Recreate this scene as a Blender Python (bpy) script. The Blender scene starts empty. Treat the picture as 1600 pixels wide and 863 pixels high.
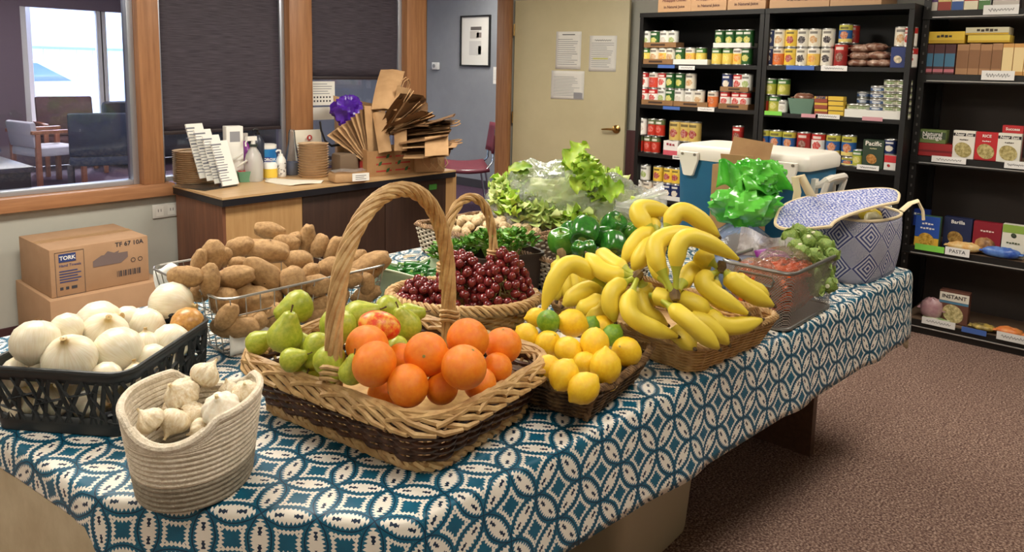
import bpy, bmesh, math, random
import numpy as np
from mathutils import Vector, Matrix, noise
from math import sin, cos, pi, radians, sqrt
sc = bpy.context.scene
COL = sc.collection
rnd = random.Random(7)
# ------------------------------------------------------------------ camera
F, CX, CY, H = 1180., 800., 263., 1.48
PITCH, ROLL, YAW = radians(7.6), 0.0215, radians(41.5)
FW = Vector((cos(YAW)*cos(PITCH), sin(YAW)*cos(PITCH), -sin(PITCH)))
_r = Vector((sin(YAW), -cos(YAW), 0)); _u = _r.cross(FW)
RT = _r*cos(ROLL)+_u*sin(ROLL); UP = -_r*sin(ROLL)+_u*cos(ROLL)
CAM = Vector((0, 0, H))
cd = bpy.data.cameras.new('camera'); cam = bpy.data.objects.new('camera', cd); COL.objects.link(cam)
cd.sensor_width = 36; cd.lens = F/1600*36; cd.shift_y = -(431.5-CY)/1600; cd.clip_start = .05; cd.clip_end = 200
cam.matrix_world = Matrix(((RT.x, UP.x, -FW.x, 0), (RT.y, UP.y, -FW.y, 0), (RT.z, UP.z, -FW.z, H), (0, 0, 0, 1)))
sc.camera = cam
# ------------------------------------------------------------------ world, sun, exposure
sc.view_settings.view_transform = 'Standard'; sc.view_settings.look = 'None'
sc.view_settings.gamma = 1; sc.view_settings.use_curve_mapping = False
sc.view_settings.exposure = 0.0
w = bpy.data.worlds.new('sky'); sc.world = w; w.use_nodes = True
nt = w.node_tree; bg = nt.nodes['Background']
sky = nt.nodes.new('ShaderNodeTexSky'); sky.sky_type = 'NISHITA'; sky.sun_disc = False
sky.sun_elevation = radians(42); sky.sun_rotation = radians(20)
nt.links.new(sky.outputs[0], bg.inputs[0]); bg.inputs[1].default_value = 2.0
sl = bpy.data.lights.new('sun', 'SUN'); sl.energy = 14.0; sl.angle = radians(.6); sl.color = (1, .95, .87)
so = bpy.data.objects.new('sun', sl); COL.objects.link(so)
so.rotation_euler = Vector((-.35, -.75, -.62)).to_track_quat('-Z', 'Y').to_euler()
LAMPS = [(.9, 2.6, 58), (3.3, 2.6, 48), (.9, .1, 20), (3.3, .1, 24), (-1.3, 2.6, 24), (-1.3, .1, 8)]   # ceiling troffers x, y, watts
HALL_FILL_LAMPS = [(5.7, 5.6, 40), (2.6, 7.4, 55), (.6, 7.4, 40), (3.0, 10.0, 40)]  # unseen panels added to brighten the dark lobby and hall
# ------------------------------------------------------------------ pixel -> point on a real plane of the room
def ray(px, py): return FW+RT*((px-CX)/F)-UP*((py-CY)/F)
def Zp(px, py, z): d = ray(px, py); return CAM+d*((z-H)/d.z)
def Yp(px, py, y): d = ray(px, py); return CAM+d*(y/d.y)
def Xp(px, py, x): d = ray(px, py); return CAM+d*(x/d.x)
def Dp(px, py, dd): return CAM+ray(px, py)*dd
def depth(p): return (Vector(p)-CAM).dot(FW)
# ------------------------------------------------------------------ materials
def S(r, g, b):
    f = lambda c: (c/255/12.92) if c/255 <= .04045 else ((c/255+.055)/1.055)**2.4
    return (f(r), f(g), f(b), 1)
MATS = {}
def newmat(name):
    m = bpy.data.materials.new(name); m.use_nodes = True
    return m, m.node_tree, m.node_tree.nodes['Principled BSDF']
def N(t, kind, **kw):
    n = t.nodes.new('ShaderNode'+kind)
    for k, v in kw.items():
        if k == 'inp':
            for a, b in v.items(): n.inputs[a].default_value = b
        else: setattr(n, k, v)
    return n
def mth(t, op, a, b=None, c=None):
    n = t.nodes.new('ShaderNodeMath'); n.operation = op
    for i, q in enumerate((a, b, c)):
        if q is None: continue
        if isinstance(q, (int, float)): n.inputs[i].default_value = q
        else: t.links.new(q, n.inputs[i])
    return n.outputs[0]
def mixc(t, fac, a, b):
    n = t.nodes.new('ShaderNodeMix'); n.data_type = 'RGBA'
    for i, q in ((0, fac), (6, a), (7, b)):
        if isinstance(q, (int, float)): n.inputs[i].default_value = q
        elif isinstance(q, (tuple, list)): n.inputs[i].default_value = q
        else: t.links.new(q, n.inputs[i])
    return n.outputs[2]
def mat(name, c1, rough=.5, c2=None, scale=8, stretch=None, bump=0, bscale=None, metal=0, spec=.5, sss=0, coat=0, trans=0, alpha=1, lo=.35, hi=.65, detail=4, emit=0, sheen=0):
    if name in MATS: return MATS[name]
    m, t, p = newmat(name)
    p.inputs['Base Color'].default_value = c1; p.inputs['Roughness'].default_value = rough
    p.inputs['Metallic'].default_value = metal; p.inputs['Specular IOR Level'].default_value = spec
    p.inputs['Subsurface Weight'].default_value = sss; p.inputs['Coat Weight'].default_value = coat
    p.inputs['Transmission Weight'].default_value = trans; p.inputs['Alpha'].default_value = alpha
    if sss: p.inputs['Subsurface Scale'].default_value = .01
    if sheen: p.inputs['Sheen Weight'].default_value = sheen
    if emit: p.inputs['Emission Color'].default_value = c1; p.inputs['Emission Strength'].default_value = emit
    if c2 or bump:
        tc = N(t, 'TexCoord'); mp = N(t, 'Mapping'); t.links.new(tc.outputs['Object'], mp.inputs[0])
        if stretch: mp.inputs['Scale'].default_value = stretch
        oi = N(t, 'ObjectInfo'); va = N(t, 'VectorMath', operation='ADD'); t.links.new(mp.outputs[0], va.inputs[0])
        sc_ = N(t, 'VectorMath', operation='SCALE'); cb = N(t, 'CombineXYZ')
        for i in range(3): t.links.new(oi.outputs['Random'], cb.inputs[i])
        t.links.new(cb.outputs[0], sc_.inputs[0]); sc_.inputs['Scale'].default_value = 3.7; t.links.new(sc_.outputs[0], va.inputs[1])
        nz = N(t, 'TexNoise', inp={'Scale': scale, 'Detail': detail, 'Roughness': .6}); t.links.new(va.outputs[0], nz.inputs['Vector'])
        if c2:
            mr = N(t, 'MapRange', inp={1: lo, 2: hi}); t.links.new(nz.outputs[0], mr.inputs[0])
            t.links.new(mixc(t, mr.outputs[0], c1, c2), p.inputs['Base Color'])
        if bump:
            n2 = nz
            if bscale: n2 = N(t, 'TexNoise', inp={'Scale': bscale, 'Detail': 3}); t.links.new(va.outputs[0], n2.inputs['Vector'])
            b = N(t, 'Bump', inp={'Strength': bump, 'Distance': .01}); t.links.new(n2.outputs[0], b.inputs['Height']); t.links.new(b.outputs[0], p.inputs['Normal'])
    MATS[name] = m; return m
def film(name, tint, haze=.15, rough=.15, haze_c=(.9, .92, .9, 1), crinkle=0, cs=30):
    """thin clear plastic or glass: see-through, with gloss by angle and a little milky haze"""
    if name in MATS: return MATS[name]
    m, t, p = newmat(name); t.nodes.remove(p); out = t.nodes['Material Output']
    tr = N(t, 'BsdfTransparent', inp={0: tint}); df = N(t, 'BsdfDiffuse', inp={0: haze_c}); gl = N(t, 'BsdfGlossy', inp={0: (1, 1, 1, 1), 'Roughness': rough})
    if crinkle:
        tc = N(t, 'TexCoord'); nz = N(t, 'TexNoise', inp={'Scale': cs, 'Detail': 5, 'Distortion': 1.2}); t.links.new(tc.outputs['Object'], nz.inputs['Vector'])
        b = N(t, 'Bump', inp={'Strength': crinkle, 'Distance': .02}); t.links.new(nz.outputs[0], b.inputs['Height'])
        t.links.new(b.outputs[0], gl.inputs['Normal']); t.links.new(b.outputs[0], df.inputs['Normal'])
    a = N(t, 'MixShader', inp={0: haze}); t.links.new(tr.outputs[0], a.inputs[1]); t.links.new(df.outputs[0], a.inputs[2])
    fr = N(t, 'Fresnel', inp={'IOR': 1.45})
    if crinkle: t.links.new(b.outputs[0], fr.inputs['Normal'])
    c = N(t, 'MixShader'); t.links.new(fr.outputs[0], c.inputs[0]); t.links.new(a.outputs[0], c.inputs[1]); t.links.new(gl.outputs[0], c.inputs[2])
    t.links.new(c.outputs[0], out.inputs[0]); MATS[name] = m; return m
def wood(name, c1, c2, axis='Z', rough=.45, scale=6):
    st = {'X': (.06, 1, 1), 'Y': (1, .06, 1), 'Z': (1, 1, .06)}[axis]
    return mat(name, c1, rough, c2, scale=scale*8, stretch=st, bump=.05, detail=6, lo=.3, hi=.7)
# ------------------------------------------------------------------ mesh builder
class MB:
    def __init__(s): s.v = []; s.f = []; s.m = []; s.uv = {}
    def add(s, vs, fs, mi=0):
        o = len(s.v); s.v += [tuple(q) for q in vs]; s.f += [tuple(i+o for i in q) for q in fs]; s.m += [mi]*len(fs); return s
    def box(s, c, d, rz=0, mi=0, M=None):
        x, y, z = [k/2 for k in d]
        R = M if M else Matrix.Rotation(rz, 3, 'Z'); c = Vector(c)
        vs = [c+R @ Vector((a*x, b*y, e*z)) for a in (-1, 1) for b in (-1, 1) for e in (-1, 1)]
        return s.add(vs, [(0, 1, 3, 2), (4, 6, 7, 5), (0, 4, 5, 1), (2, 3, 7, 6), (0, 2, 6, 4), (1, 5, 7, 3)], mi)
    def bb(s, x0, x1, y0, y1, z0, z1, mi=0): return s.box(((x0+x1)/2, (y0+y1)/2, (z0+z1)/2), (abs(x1-x0), abs(y1-y0), abs(z1-z0)), 0, mi)
    def tube(s, pts, r, n=6, closed=False, mi=0, flat=1.0, cap=True, ridge=0):
        P = [Vector(p) for p in pts]; k = len(P); rs = r if isinstance(r, (list, tuple)) else [r]*k
        T = [((P[(i+1) % k]-P[i-1]) if closed or 0 < i < k-1 else (P[min(i+1, k-1)]-P[max(i-1, 0)])).normalized() for i in range(k)]
        a = Vector((0, 0, 1)) if abs(T[0].z) < .9 else Vector((1, 0, 0)); u = (a-T[0]*a.dot(T[0])).normalized(); vs = []
        for i in range(k):
            u = (u-T[i]*u.dot(T[i]));
            if u.length < 1e-6: u = T[i].orthogonal()
            u.normalize(); w_ = T[i].cross(u)
            for j in range(n):
                q = 2*pi*j/n; g = 1+ridge*cos(5*q); vs.append(P[i]+u*(rs[i]*cos(q)*flat*g)+w_*(rs[i]*sin(q)*g))
        fs = [(i*n+j, i*n+(j+1) % n, ((i+1) % k)*n+(j+1) % n, ((i+1) % k)*n+j) for i in range(k if closed else k-1) for j in range(n)]
        if not closed and cap: fs += [tuple(range(n-1, -1, -1)), tuple(range((k-1)*n, k*n))]
        return s.add(vs, fs, mi)
    def lathe(s, prof, n=20, c=(0, 0, 0), mi=0, sx=1, sy=1, cap=True, M=None):
        c = Vector(c); vs = []
        for r, z in prof:
            for j in range(n):
                q = Vector((r*cos(2*pi*j/n)*sx, r*sin(2*pi*j/n)*sy, z)); vs.append(c+(M @ q if M else q))
        k = len(prof); fs = [(i*n+j, i*n+(j+1) % n, (i+1)*n+(j+1) % n, (i+1)*n+j) for i in range(k-1) for j in range(n)]
        if cap: fs += [tuple(range(n-1, -1, -1)), tuple(range((k-1)*n, k*n))]
        return s.add(vs, fs, mi)
    def blob(s, fn, nu=20, nv=14, mi=0, M=None, c=(0, 0, 0)):
        """closed surface from fn(theta 0..pi, phi) -> xyz"""
        c = Vector(c); vs = []
        for i in range(nv+1):
            th = pi*(i+.001)/(nv+.002)
            for j in range(nu):
                q = Vector(fn(th, 2*pi*j/nu)); vs.append(c+(M @ q if M else q))
        fs = [(i*nu+j, (i+1)*nu+j, (i+1)*nu+(j+1) % nu, i*nu+(j+1) % nu) for i in range(nv) for j in range(nu)]
        return s.add(vs, fs, mi)
    def grid(s, fn, nu, nv, mi=0, uv=None):
        o = len(s.v); s.add([fn(i/nu, j/nv) for i in range(nu+1) for j in range(nv+1)], [(i*(nv+1)+j, (i+1)*(nv+1)+j, (i+1)*(nv+1)+j+1, i*(nv+1)+j+1) for i in range(nu) for j in range(nv)], mi)
        return s
    def prism(s, poly, z0, z1, mi=0):
        k = len(poly); vs = [(x, y, z0) for x, y in poly]+[(x, y, z1) for x, y in poly]
        return s.add(vs, [tuple(range(k-1, -1, -1)), tuple(range(k, 2*k))]+[(i, (i+1) % k, k+(i+1) % k, k+i) for i in range(k)], mi)
    def build(s, name, mats, parent=None, smooth=True, ang=40, bevel=0, solid=0, sub=0):
        me = bpy.data.meshes.new(name); me.from_pydata(s.v, [], s.f); 
        for m in (mats if isinstance(mats, (list, tuple)) else [mats]): me.materials.append(m)
        me.polygons.foreach_set('material_index', s.m)
        if bevel:
            b = bmesh.new(); b.from_mesh(me); bmesh.ops.bevel(b, geom=[e for e in b.edges if len(e.link_faces) == 2 and e.calc_face_angle(0) > .5], offset=bevel, segments=2, profile=.5, affect='EDGES'); b.to_mesh(me); b.free()
        if smooth:
            me.polygons.foreach_set('use_smooth', [True]*len(me.polygons)); me.set_sharp_from_angle(angle=radians(ang))
        me.update(); return link(name, me, parent, solid, sub)
def link(name, me, parent=None, solid=0, sub=0):
    o = bpy.data.objects.new(name, me); COL.objects.link(o)
    if parent: o.parent = parent
    if solid: q = o.modifiers.new('thickness', 'SOLIDIFY'); q.thickness = solid; q.offset = 0
    if sub: q = o.modifiers.new('smooth', 'SUBSURF'); q.levels = sub; q.render_levels = sub
    return o
def tag(o, label, cat, group=None):
    o['label'] = label; o['category'] = cat
    if group: o['group'] = group
    return o
def thing(name, label, cat, loc=(0, 0, 0), rz=0, group=None, M=None):
    o = bpy.data.objects.new(name, None); COL.objects.link(o); o.empty_display_size = .02; o.location = loc
    if M is not None: o.rotation_mode = 'QUATERNION'; o.rotation_quaternion = M.to_quaternion()
    else: o.rotation_euler = (0, 0, rz)
    return tag(o, label, cat, group)
def struct(name, mb, m, parent=None, **kw):
    o = mb.build(name, m, parent, **kw)
    if not parent: o['kind'] = 'structure'
    return o
def copy_tree(o, parent=None):
    c = o.copy(); COL.objects.link(c); c.parent = parent
    for ch in o.children: copy_tree(ch, c)
    return c
def place(o, loc, M=None, rz=None, s=None):
    o.location = loc
    if M is not None: o.rotation_mode = 'QUATERNION'; o.rotation_quaternion = M.to_quaternion()
    if rz is not None: o.rotation_euler = (0, 0, rz)
    if s is not None: o.scale = s if isinstance(s, (tuple, list)) else (s, s, s)
    return o
def frame(zdir, xhint=(1, 0, 0)):
    z = Vector(zdir).normalized(); x = Vector(xhint)-z*Vector(xhint).dot(z)
    if x.length < 1e-4: x = z.orthogonal()
    x.normalize(); y = z.cross(x); return Matrix((x, y, z)).transposed()
def rrect(w_, d, r, n=5):
    """rounded rectangle outline, ccw"""
    out = []
    for cx, cy, a in ((w_/2-r, d/2-r, 0), (-w_/2+r, d/2-r, 90), (-w_/2+r, -d/2+r, 180), (w_/2-r, -d/2+r, 270)):
        out += [(cx+r*cos(radians(a+90*i/n)), cy+r*sin(radians(a+90*i/n))) for i in range(n+1)]
    return out
def resample(poly, n):
    P = [Vector((*p, 0)) if len(p) == 2 else Vector(p) for p in poly]; k = len(P); L = [(P[(i+1) % k]-P[i]).length for i in range(k)]; tot = sum(L); out = []; i = 0; acc = 0
    for j in range(n):
        t = tot*j/n
        while acc+L[i] < t: acc += L[i]; i += 1
        out.append(P[i].lerp(P[(i+1) % k], (t-acc)/L[i] if L[i] else 0))
    return out
_TXT = {}
def text_mesh(body, size, align='CENTER', bold=0.0):
    key = (body, round(size, 4), align, bold)
    if key in _TXT: return _TXT[key]
    cu = bpy.data.curves.new('t', 'FONT'); cu.body = body; cu.size = size; cu.align_x = align; cu.align_y = 'CENTER'; cu.resolution_u = 2; cu.offset = bold*size; cu.space_line = .9
    o = bpy.data.objects.new('t', cu); COL.objects.link(o); dg = bpy.context.evaluated_depsgraph_get(); me = bpy.data.meshes.new_from_object(o.evaluated_get(dg))
    bpy.data.objects.remove(o); bpy.data.curves.remove(cu); me.name = 'lettering'; _TXT[key] = me; return me
def text(body, size, m, parent, loc, M=None, align='CENTER', bold=.01, name='lettering'):
    me = text_mesh(body, size, align, bold)
    if not me.materials: me.materials.append(m)
    elif me.materials[0] != m: me = me.copy(); me.materials[0] = m
    o = bpy.data.objects.new(name, me); COL.objects.link(o); o.parent = parent; o.location = loc
    if M is not None: o.rotation_mode = 'QUATERNION'; o.rotation_quaternion = M.to_quaternion()
    return o
def face_M(nrm, up=(0, 0, 1)):
    """text frame: local z = nrm, local y = up"""
    z = Vector(nrm).normalized(); y = Vector(up)-z*Vector(up).dot(z); y.normalize(); x = y.cross(z); return Matrix((x, y, z)).transposed()
FXN = face_M((-1, 0, 0)); FYN = face_M((0, -1, 0))
def fbm(p, s=1., seed=0): return noise.noise(Vector(p)*s+Vector((seed*7.3, seed*3.1, seed*1.7)))
# ================================================================== the room
WALLY, WX = 4.4, 5.3
m_wall = mat('wall_paint', S(180, 180, 170), .85, S(172, 172, 162), 3)
m_lwall = mat('lobby_paint', S(150, 154, 160), .85, S(142, 146, 152), 3)
m_ceil = mat('ceiling_tile', S(225, 224, 218), .9, S(205, 204, 198), 60)
m_oak = wood('oak_trim', S(176, 126, 84), S(142, 96, 62)); m_oakx = wood('oak_trim_sill', S(182, 132, 92), S(150, 104, 70), 'X')
m_alu = mat('aluminium', S(190, 195, 205), .35, metal=.7); m_black = mat('black_metal', S(22, 21, 20), .45)
def carpet():
    m, t, p = newmat('carpet'); tc = N(t, 'TexCoord')
    a = N(t, 'TexNoise', inp={'Scale': 130., 'Detail': 2}); b = N(t, 'TexNoise', inp={'Scale': 2.2, 'Detail': 5}); v = N(t, 'TexVoronoi', inp={'Scale': 190.})
    for n in (a, b, v): t.links.new(tc.outputs['Object'], n.inputs['Vector'])
    r = N(t, 'ValToRGB'); e = r.color_ramp; e.elements[0].position = .33; e.elements[0].color = S(88, 66, 58); e.elements[1].position = .68; e.elements[1].color = S(204, 176, 158)
    k = e.elements.new(.5); k.color = S(148, 120, 106)
    t.links.new(a.outputs[0], r.inputs[0]); sep = N(t, 'SeparateColor'); t.links.new(v.outputs['Color'], sep.inputs[0])
    c = mixc(t, mth(t, 'MULTIPLY', mth(t, 'GREATER_THAN', sep.outputs[0], .7), .5), r.outputs[0], S(84, 58, 56))
    mr = N(t, 'MapRange', inp={1: .3, 2: .7, 3: 0, 4: .25}); t.links.new(b.outputs[0], mr.inputs[0])
    t.links.new(mixc(t, mr.outputs[0], c, S(112, 86, 78)), p.inputs['Base Color']); p.inputs['Roughness'].default_value = .95; p.inputs['Specular IOR Level'].default_value = .15
    bm_ = N(t, 'Bump', inp={'Strength': .6, 'Distance': .006}); t.links.new(a.outputs[0], bm_.inputs['Height']); t.links.new(bm_.outputs[0], p.inputs['Normal']); return m
m_carpet = carpet()
struct('floor', MB().bb(-2.2, WX+.1, -2.1, WALLY+.06, -.1, 0), m_carpet)
struct('ceiling', MB().bb(-2.2, WX+.1, -2.1, WALLY+.12, 2.62, 2.72), m_ceil)
struct('wall_shelves', MB().bb(WX, WX+.1, -2.1, WALLY, 0, 2.62), m_wall)
struct('wall_rear', MB().bb(-2.3, -2.2, -2.1, WALLY, 0, 2.62), m_wall)
struct('wall_side', MB().bb(-2.3, WX+.1, -2.2, -2.1, 0, 2.62), m_wall)
wl = MB(); wl.bb(-2.2, 3.93, WALLY, WALLY+.12, 0, .70); wl.bb(-2.2, WX+.1, WALLY, WALLY+.12, 2.25, 2.62); wl.bb(4.94, WX+.1, WALLY, WALLY+.12, 0, 2.25); wl.bb(-2.2, -.3, WALLY, WALLY+.12, .7, 2.25)
struct('wall_window', wl, m_wall)
struct('baseboard_window', MB().bb(-2.2, 1.9, WALLY-.012, WALLY, 0, .1), mat('rubber_base', S(70, 40, 44), .6))
struct('trim_1', MB().bb(-2.2, 1.955, WALLY-.05, WALLY+.12, .70, .772), m_oakx, bevel=.004)
for i, (a, b) in enumerate(((1.79, 1.907), (2.742, 2.912), (3.731, 3.925))): struct('trim_%d' % (i+2), MB().bb(a, b, WALLY-.03, WALLY+.12, .772 if i == 0 else .7, 2.25), m_oak, bevel=.004)
struct('trim_5', MB().bb(3.925, 3.945, WALLY-.01, WALLY+.12, 0, 2.25), m_black)
struct('trim_6', MB().bb(4.872, 4.912, WALLY-.025, WALLY+.12, 0, 2.25).bb(4.912, 4.942, WALLY-.005, WALLY+.12, 0, 2.25), m_oak, bevel=.004)
m_glass = film('window_glass', (.86, .88, .95, 1), .015, .03, (.6, .6, .8, 1))
WIN = ((-.3, 1.79), (1.907, 2.742), (2.912, 3.731))
for i, (a, b) in enumerate(WIN):
    w_ = struct('window_%d' % (i+1), MB().bb(a+.02, b-.02, WALLY+.07, WALLY+.074, .79, 2.23), m_glass)
    fr = MB(); fr.bb(a, a+.032, WALLY+.03, WALLY+.10, .772, 2.25); fr.bb(b-.034, b, WALLY+.03, WALLY+.10, .772, 2.25); fr.bb(a+.032, b-.034, WALLY+.03, WALLY+.10, .772, .80); fr.bb(a+.032, b-.034, WALLY+.03, WALLY+.10, 2.22, 2.25)
    fr.build('window_frame', m_alu, w_, bevel=.003)
def blind_mat():
    m, t, p = newmat('blind_fabric'); tc = N(t, 'TexCoord'); mp = N(t, 'Mapping'); mp.inputs['Scale'].default_value = (3, 3, 90); t.links.new(tc.outputs['Object'], mp.inputs[0])
    nz = N(t, 'TexNoise', inp={'Scale': 3., 'Detail': 4}); t.links.new(mp.outputs[0], nz.inputs[0]); mr = N(t, 'MapRange', inp={1: .3, 2: .7}); t.links.new(nz.outputs[0], mr.inputs[0])
    t.links.new(mixc(t, mr.outputs[0], S(42, 37, 46), S(78, 70, 80)), p.inputs['Base Color']); p.inputs['Roughness'].default_value = .7; p.inputs['Transmission Weight'].default_value = 0  # cool cast of reflected daylight is mixed into the brown fabric colour
    b = N(t, 'Bump', inp={'Strength': .3, 'Distance': .003}); t.links.new(nz.outputs[0], b.inputs['Height']); t.links.new(b.outputs[0], p.inputs['Normal']); return m
m_blind = blind_mat()
for (a, b, zb, lab) in ((1.922, 2.715, 1.045, 'dark brown woven roller blind in the middle window, lowered nearly to the counter things'), (2.925, 3.725, 1.37, 'dark brown woven roller blind above the paper bags, pulled down half way')):
    t_ = thing('roller_blind', lab, 'blind', ((a+b)/2, WALLY+.045, zb)); hw = (b-a)/2
    MB().grid(lambda u, v: (-hw+2*hw*u, .004*sin(v*9+u*2), .015+v*1.15), 12, 16).build('fabric', m_blind, t_, solid=.002)
    MB().bb(-hw, hw, -.008, .008, 0, .022).build('bottom_bar', mat('blind_bar', S(48, 38, 40), .5), t_, bevel=.003)
    MB().tube([(-hw, 0, 1.17), (hw, 0, 1.17)], .022, 10).build('roller', m_alu, t_)
# ceiling troffers (they light the room from above; those beyond the windows are added fill)
m_lampglow = mat('lamp_diffuser', (1, .95, .86, 1), .6, emit=3.0)
for i, (x, y, wt) in enumerate(LAMPS+HALL_FILL_LAMPS):
    t_ = thing('ceiling_light', 'recessed fluorescent ceiling light panel above the produce room' if i < len(LAMPS) else 'unseen ceiling light panel added to brighten the lobby and hall', 'ceiling light', (x, y, 2.58), 0, 'fluorescent ceiling panels' if i < len(LAMPS) else 'added lobby ceiling panels')
    fr = MB(); fr.bb(-.62, .62, -.32, -.3, 0, .05); fr.bb(-.62, .62, .3, .32, 0, .05); fr.bb(-.62, -.6, -.3, .3, 0, .05); fr.bb(.6, .62, -.3, .3, 0, .05)
    fr.build('frame', mat('white_metal', S(230, 230, 228), .4), t_); MB().bb(-.6, .6, -.3, .3, .02, .03).build('diffuser', m_lampglow, t_)
    la = bpy.data.lights.new('lamp', 'AREA'); la.shape = 'RECTANGLE'; la.size = 1.2; la.size_y = .6; la.energy = wt; la.color = (1, .93, .82)
    lo = bpy.data.objects.new('lamp', la); COL.objects.link(lo); lo.parent = t_; lo.location = (0, 0, .012)
# ------------------------------------------------------------------ open door with papers
hx, hy, ex, ey = 4.955, 4.372, 5.19, 3.37
m_door = mat('door_paint', S(208, 197, 158), .5, S(202, 191, 152), 4)
dn = Vector((ex-hx, ey-hy, 0)); DL = dn.length; dn.normalize(); dnn = Vector((dn.y, -dn.x, 0))   # dnn faces the room
door = thing('door_1', 'open cream door with three sheets of paper taped on', 'door', (hx, hy, 0), math.atan2(dn.y, dn.x)); door['kind'] = 'structure'
MB().bb(.0, DL, -.022, .022, .012, 2.05).build('door_leaf', m_door, door, bevel=.002)
m_brass = mat('brass', S(176, 140, 84), .28, metal=1)
hb = MB(); hb.lathe([(.0, 0), (.034, .0), (.034, .008), (.024, .014), (.012, .018), (.012, .045), (0, .045)], 20, cap=False, M=frame((0, -1, 0)), c=(DL-.07, -.022, 1.0)); hb.tube([(DL-.07, -.06, 1.0), (DL-.12, -.066, 1.0), (DL-.17, -.064, .997), (DL-.185, -.055, .995)], [.010, .009, .008, .006], 8)
hb.build('door_handle', m_brass, door)
for z in (.3, 1.05, 1.8): MB().tube([(-.004, -.026, z-.05), (-.004, -.026, z+.05)], .007, 8).build('hinge', m_brass, door)
m_paper = mat('paper', S(238, 236, 228), .8); m_ink = mat('ink', S(60, 60, 66), .8); m_inkl = mat('faded_ink', S(150, 150, 154), .8)
def lines(t_, w_, h_, M, rows, y0=.5, m=None, name='print', step=.05, fx=lambda v: v, z=.0006, h=.012, seed=1):
    r = random.Random(seed); b = MB()
    for i in range(rows):
        yy = h_*(y0-step*i)
        ww = w_*r.uniform(.55, .84)
        b.grid(lambda u, v: M @ Vector((-.42*w_+ww*u, yy-h*h_*v, z)), 1, 1)
    return b.build(name, m or m_inkl, t_, smooth=False)
def door_paper(px0, px1, py0, py1, label, seed):
    c = Xp((px0+px1)/2, (py0+py1)/2, 5.08); s_ = depth(c)/F; w_, h_ = (px1-px0)*s_/cos(.2), (py1-py0)*s_
    # slide to the door plane
    d = (c-CAM); k = (Vector((hx, hy, 0))-CAM).dot(dnn)/d.dot(dnn); c = CAM+d*k-dnn*0
    n_ = dnn if dnn.dot(CAM-c) > 0 else -dnn
    c = c+n_*.0245; t_ = thing('notice_sheet', label, 'paper', c, M=face_M(n_))
    MB().grid(lambda u, v: (w_*(u-.5), h_*(v-.5), .0015*sin(u*5+seed)*sin(v*4)), 6, 8).build('sheet', m_paper, t_, solid=.0004)
    lines(t_, w_, h_, Matrix.Identity(3), 13, .30, None, z=.003, seed=seed, step=.055)
    return t_, w_, h_
t_, w_, h_ = door_paper(869, 911, 50, 108, 'white printed notice taped on the cream door, upper one next to the hinge side', 1); MB().bb(-w_*.25, w_*.25, h_*.41, h_*.43, .0025, .003).build('heading', m_ink, t_)
t_, w_, h_ = door_paper(921, 966, 56, 112, 'white notice with signature heading taped near the door edge above the handle', 2); MB().tube([(-w_*.3+w_*.6*i/24, h_*(.37+.02*sin(i*1.9)), .003) for i in range(25)], .0016, 4).build('signature', m_ink, t_); MB().bb(-w_*.35, w_*.2, -h_*.16, -h_*.12, .0025, .003).build('highlight', mat('highlighter', S(230, 228, 130), .8), t_)
t_, w_, h_ = door_paper(861, 916, 111, 155, 'wide white sheet taped on the cream door, lowest of the three papers', 3); MB().bb(w_*.2, w_*.46, -h_*.46, -h_*.26, .003, .0034).build('stamp_box', m_inkl, t_)
# ------------------------------------------------------------------ the lobby and hall beyond the windows and doorway
LY = 11.6
m_lfloor = mat('lobby_carpet', S(92, 62, 84), .95, S(60, 40, 60), 60)
struct('floor_lobby', MB().bb(-4, 6.7, WALLY+.06, LY, -.1, -.002), m_lfloor)
struct('ceiling_lobby', MB().bb(-4, 6.7, WALLY+.12, LY, 2.62, 2.72), m_ceil)
struct('wall_hall', MB().bb(6.63, 6.75, WALLY-.3, LY, 0, 2.62), m_lwall)
struct('wall_hall_end', MB().bb(WX+.1, 6.63, WALLY-.3, WALLY-.2, 0, 2.62), m_lwall)
struct('baseboard_hall', MB().bb(6.615, 6.63, WALLY, LY, 0, .10), mat('hall_base', S(60, 56, 60), .6))
struct('wall_lobby', MB().bb(-4.1, -4, WALLY, LY, 0, 2.62), m_lwall)
wa = Yp(36, 100, LY).x; zt = Yp(120, 15, LY).z
ww_ = MB(); ww_.bb(-4, wa, LY, LY+.15, 0, 2.62); ww_.bb(wa, 6.7, LY, LY+.15, zt, 2.62); ww_.bb(wa, 6.7, LY, LY+.15, 0, .45); ww_.bb(5.6, 6.7, LY, LY+.15, .45, zt)
struct('wall_lobby_front', ww_, mat('lobby_front_paint', S(104, 84, 96), .8))
w4 = struct('window_4', MB().bb(wa, 5.6, LY+.06, LY+.064, .45, zt), film('lobby_glass', (.95, .97, 1, 1), .01, .02))
fr = MB(); px_ = [wa, wa+1.0, 4.2]
for x in px_: fr.bb(x, x+.07, LY+.02, LY+.11, .45, zt)
fr.build('window_frame', mat('cream_frame', S(214, 210, 206), .5), w4)
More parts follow.
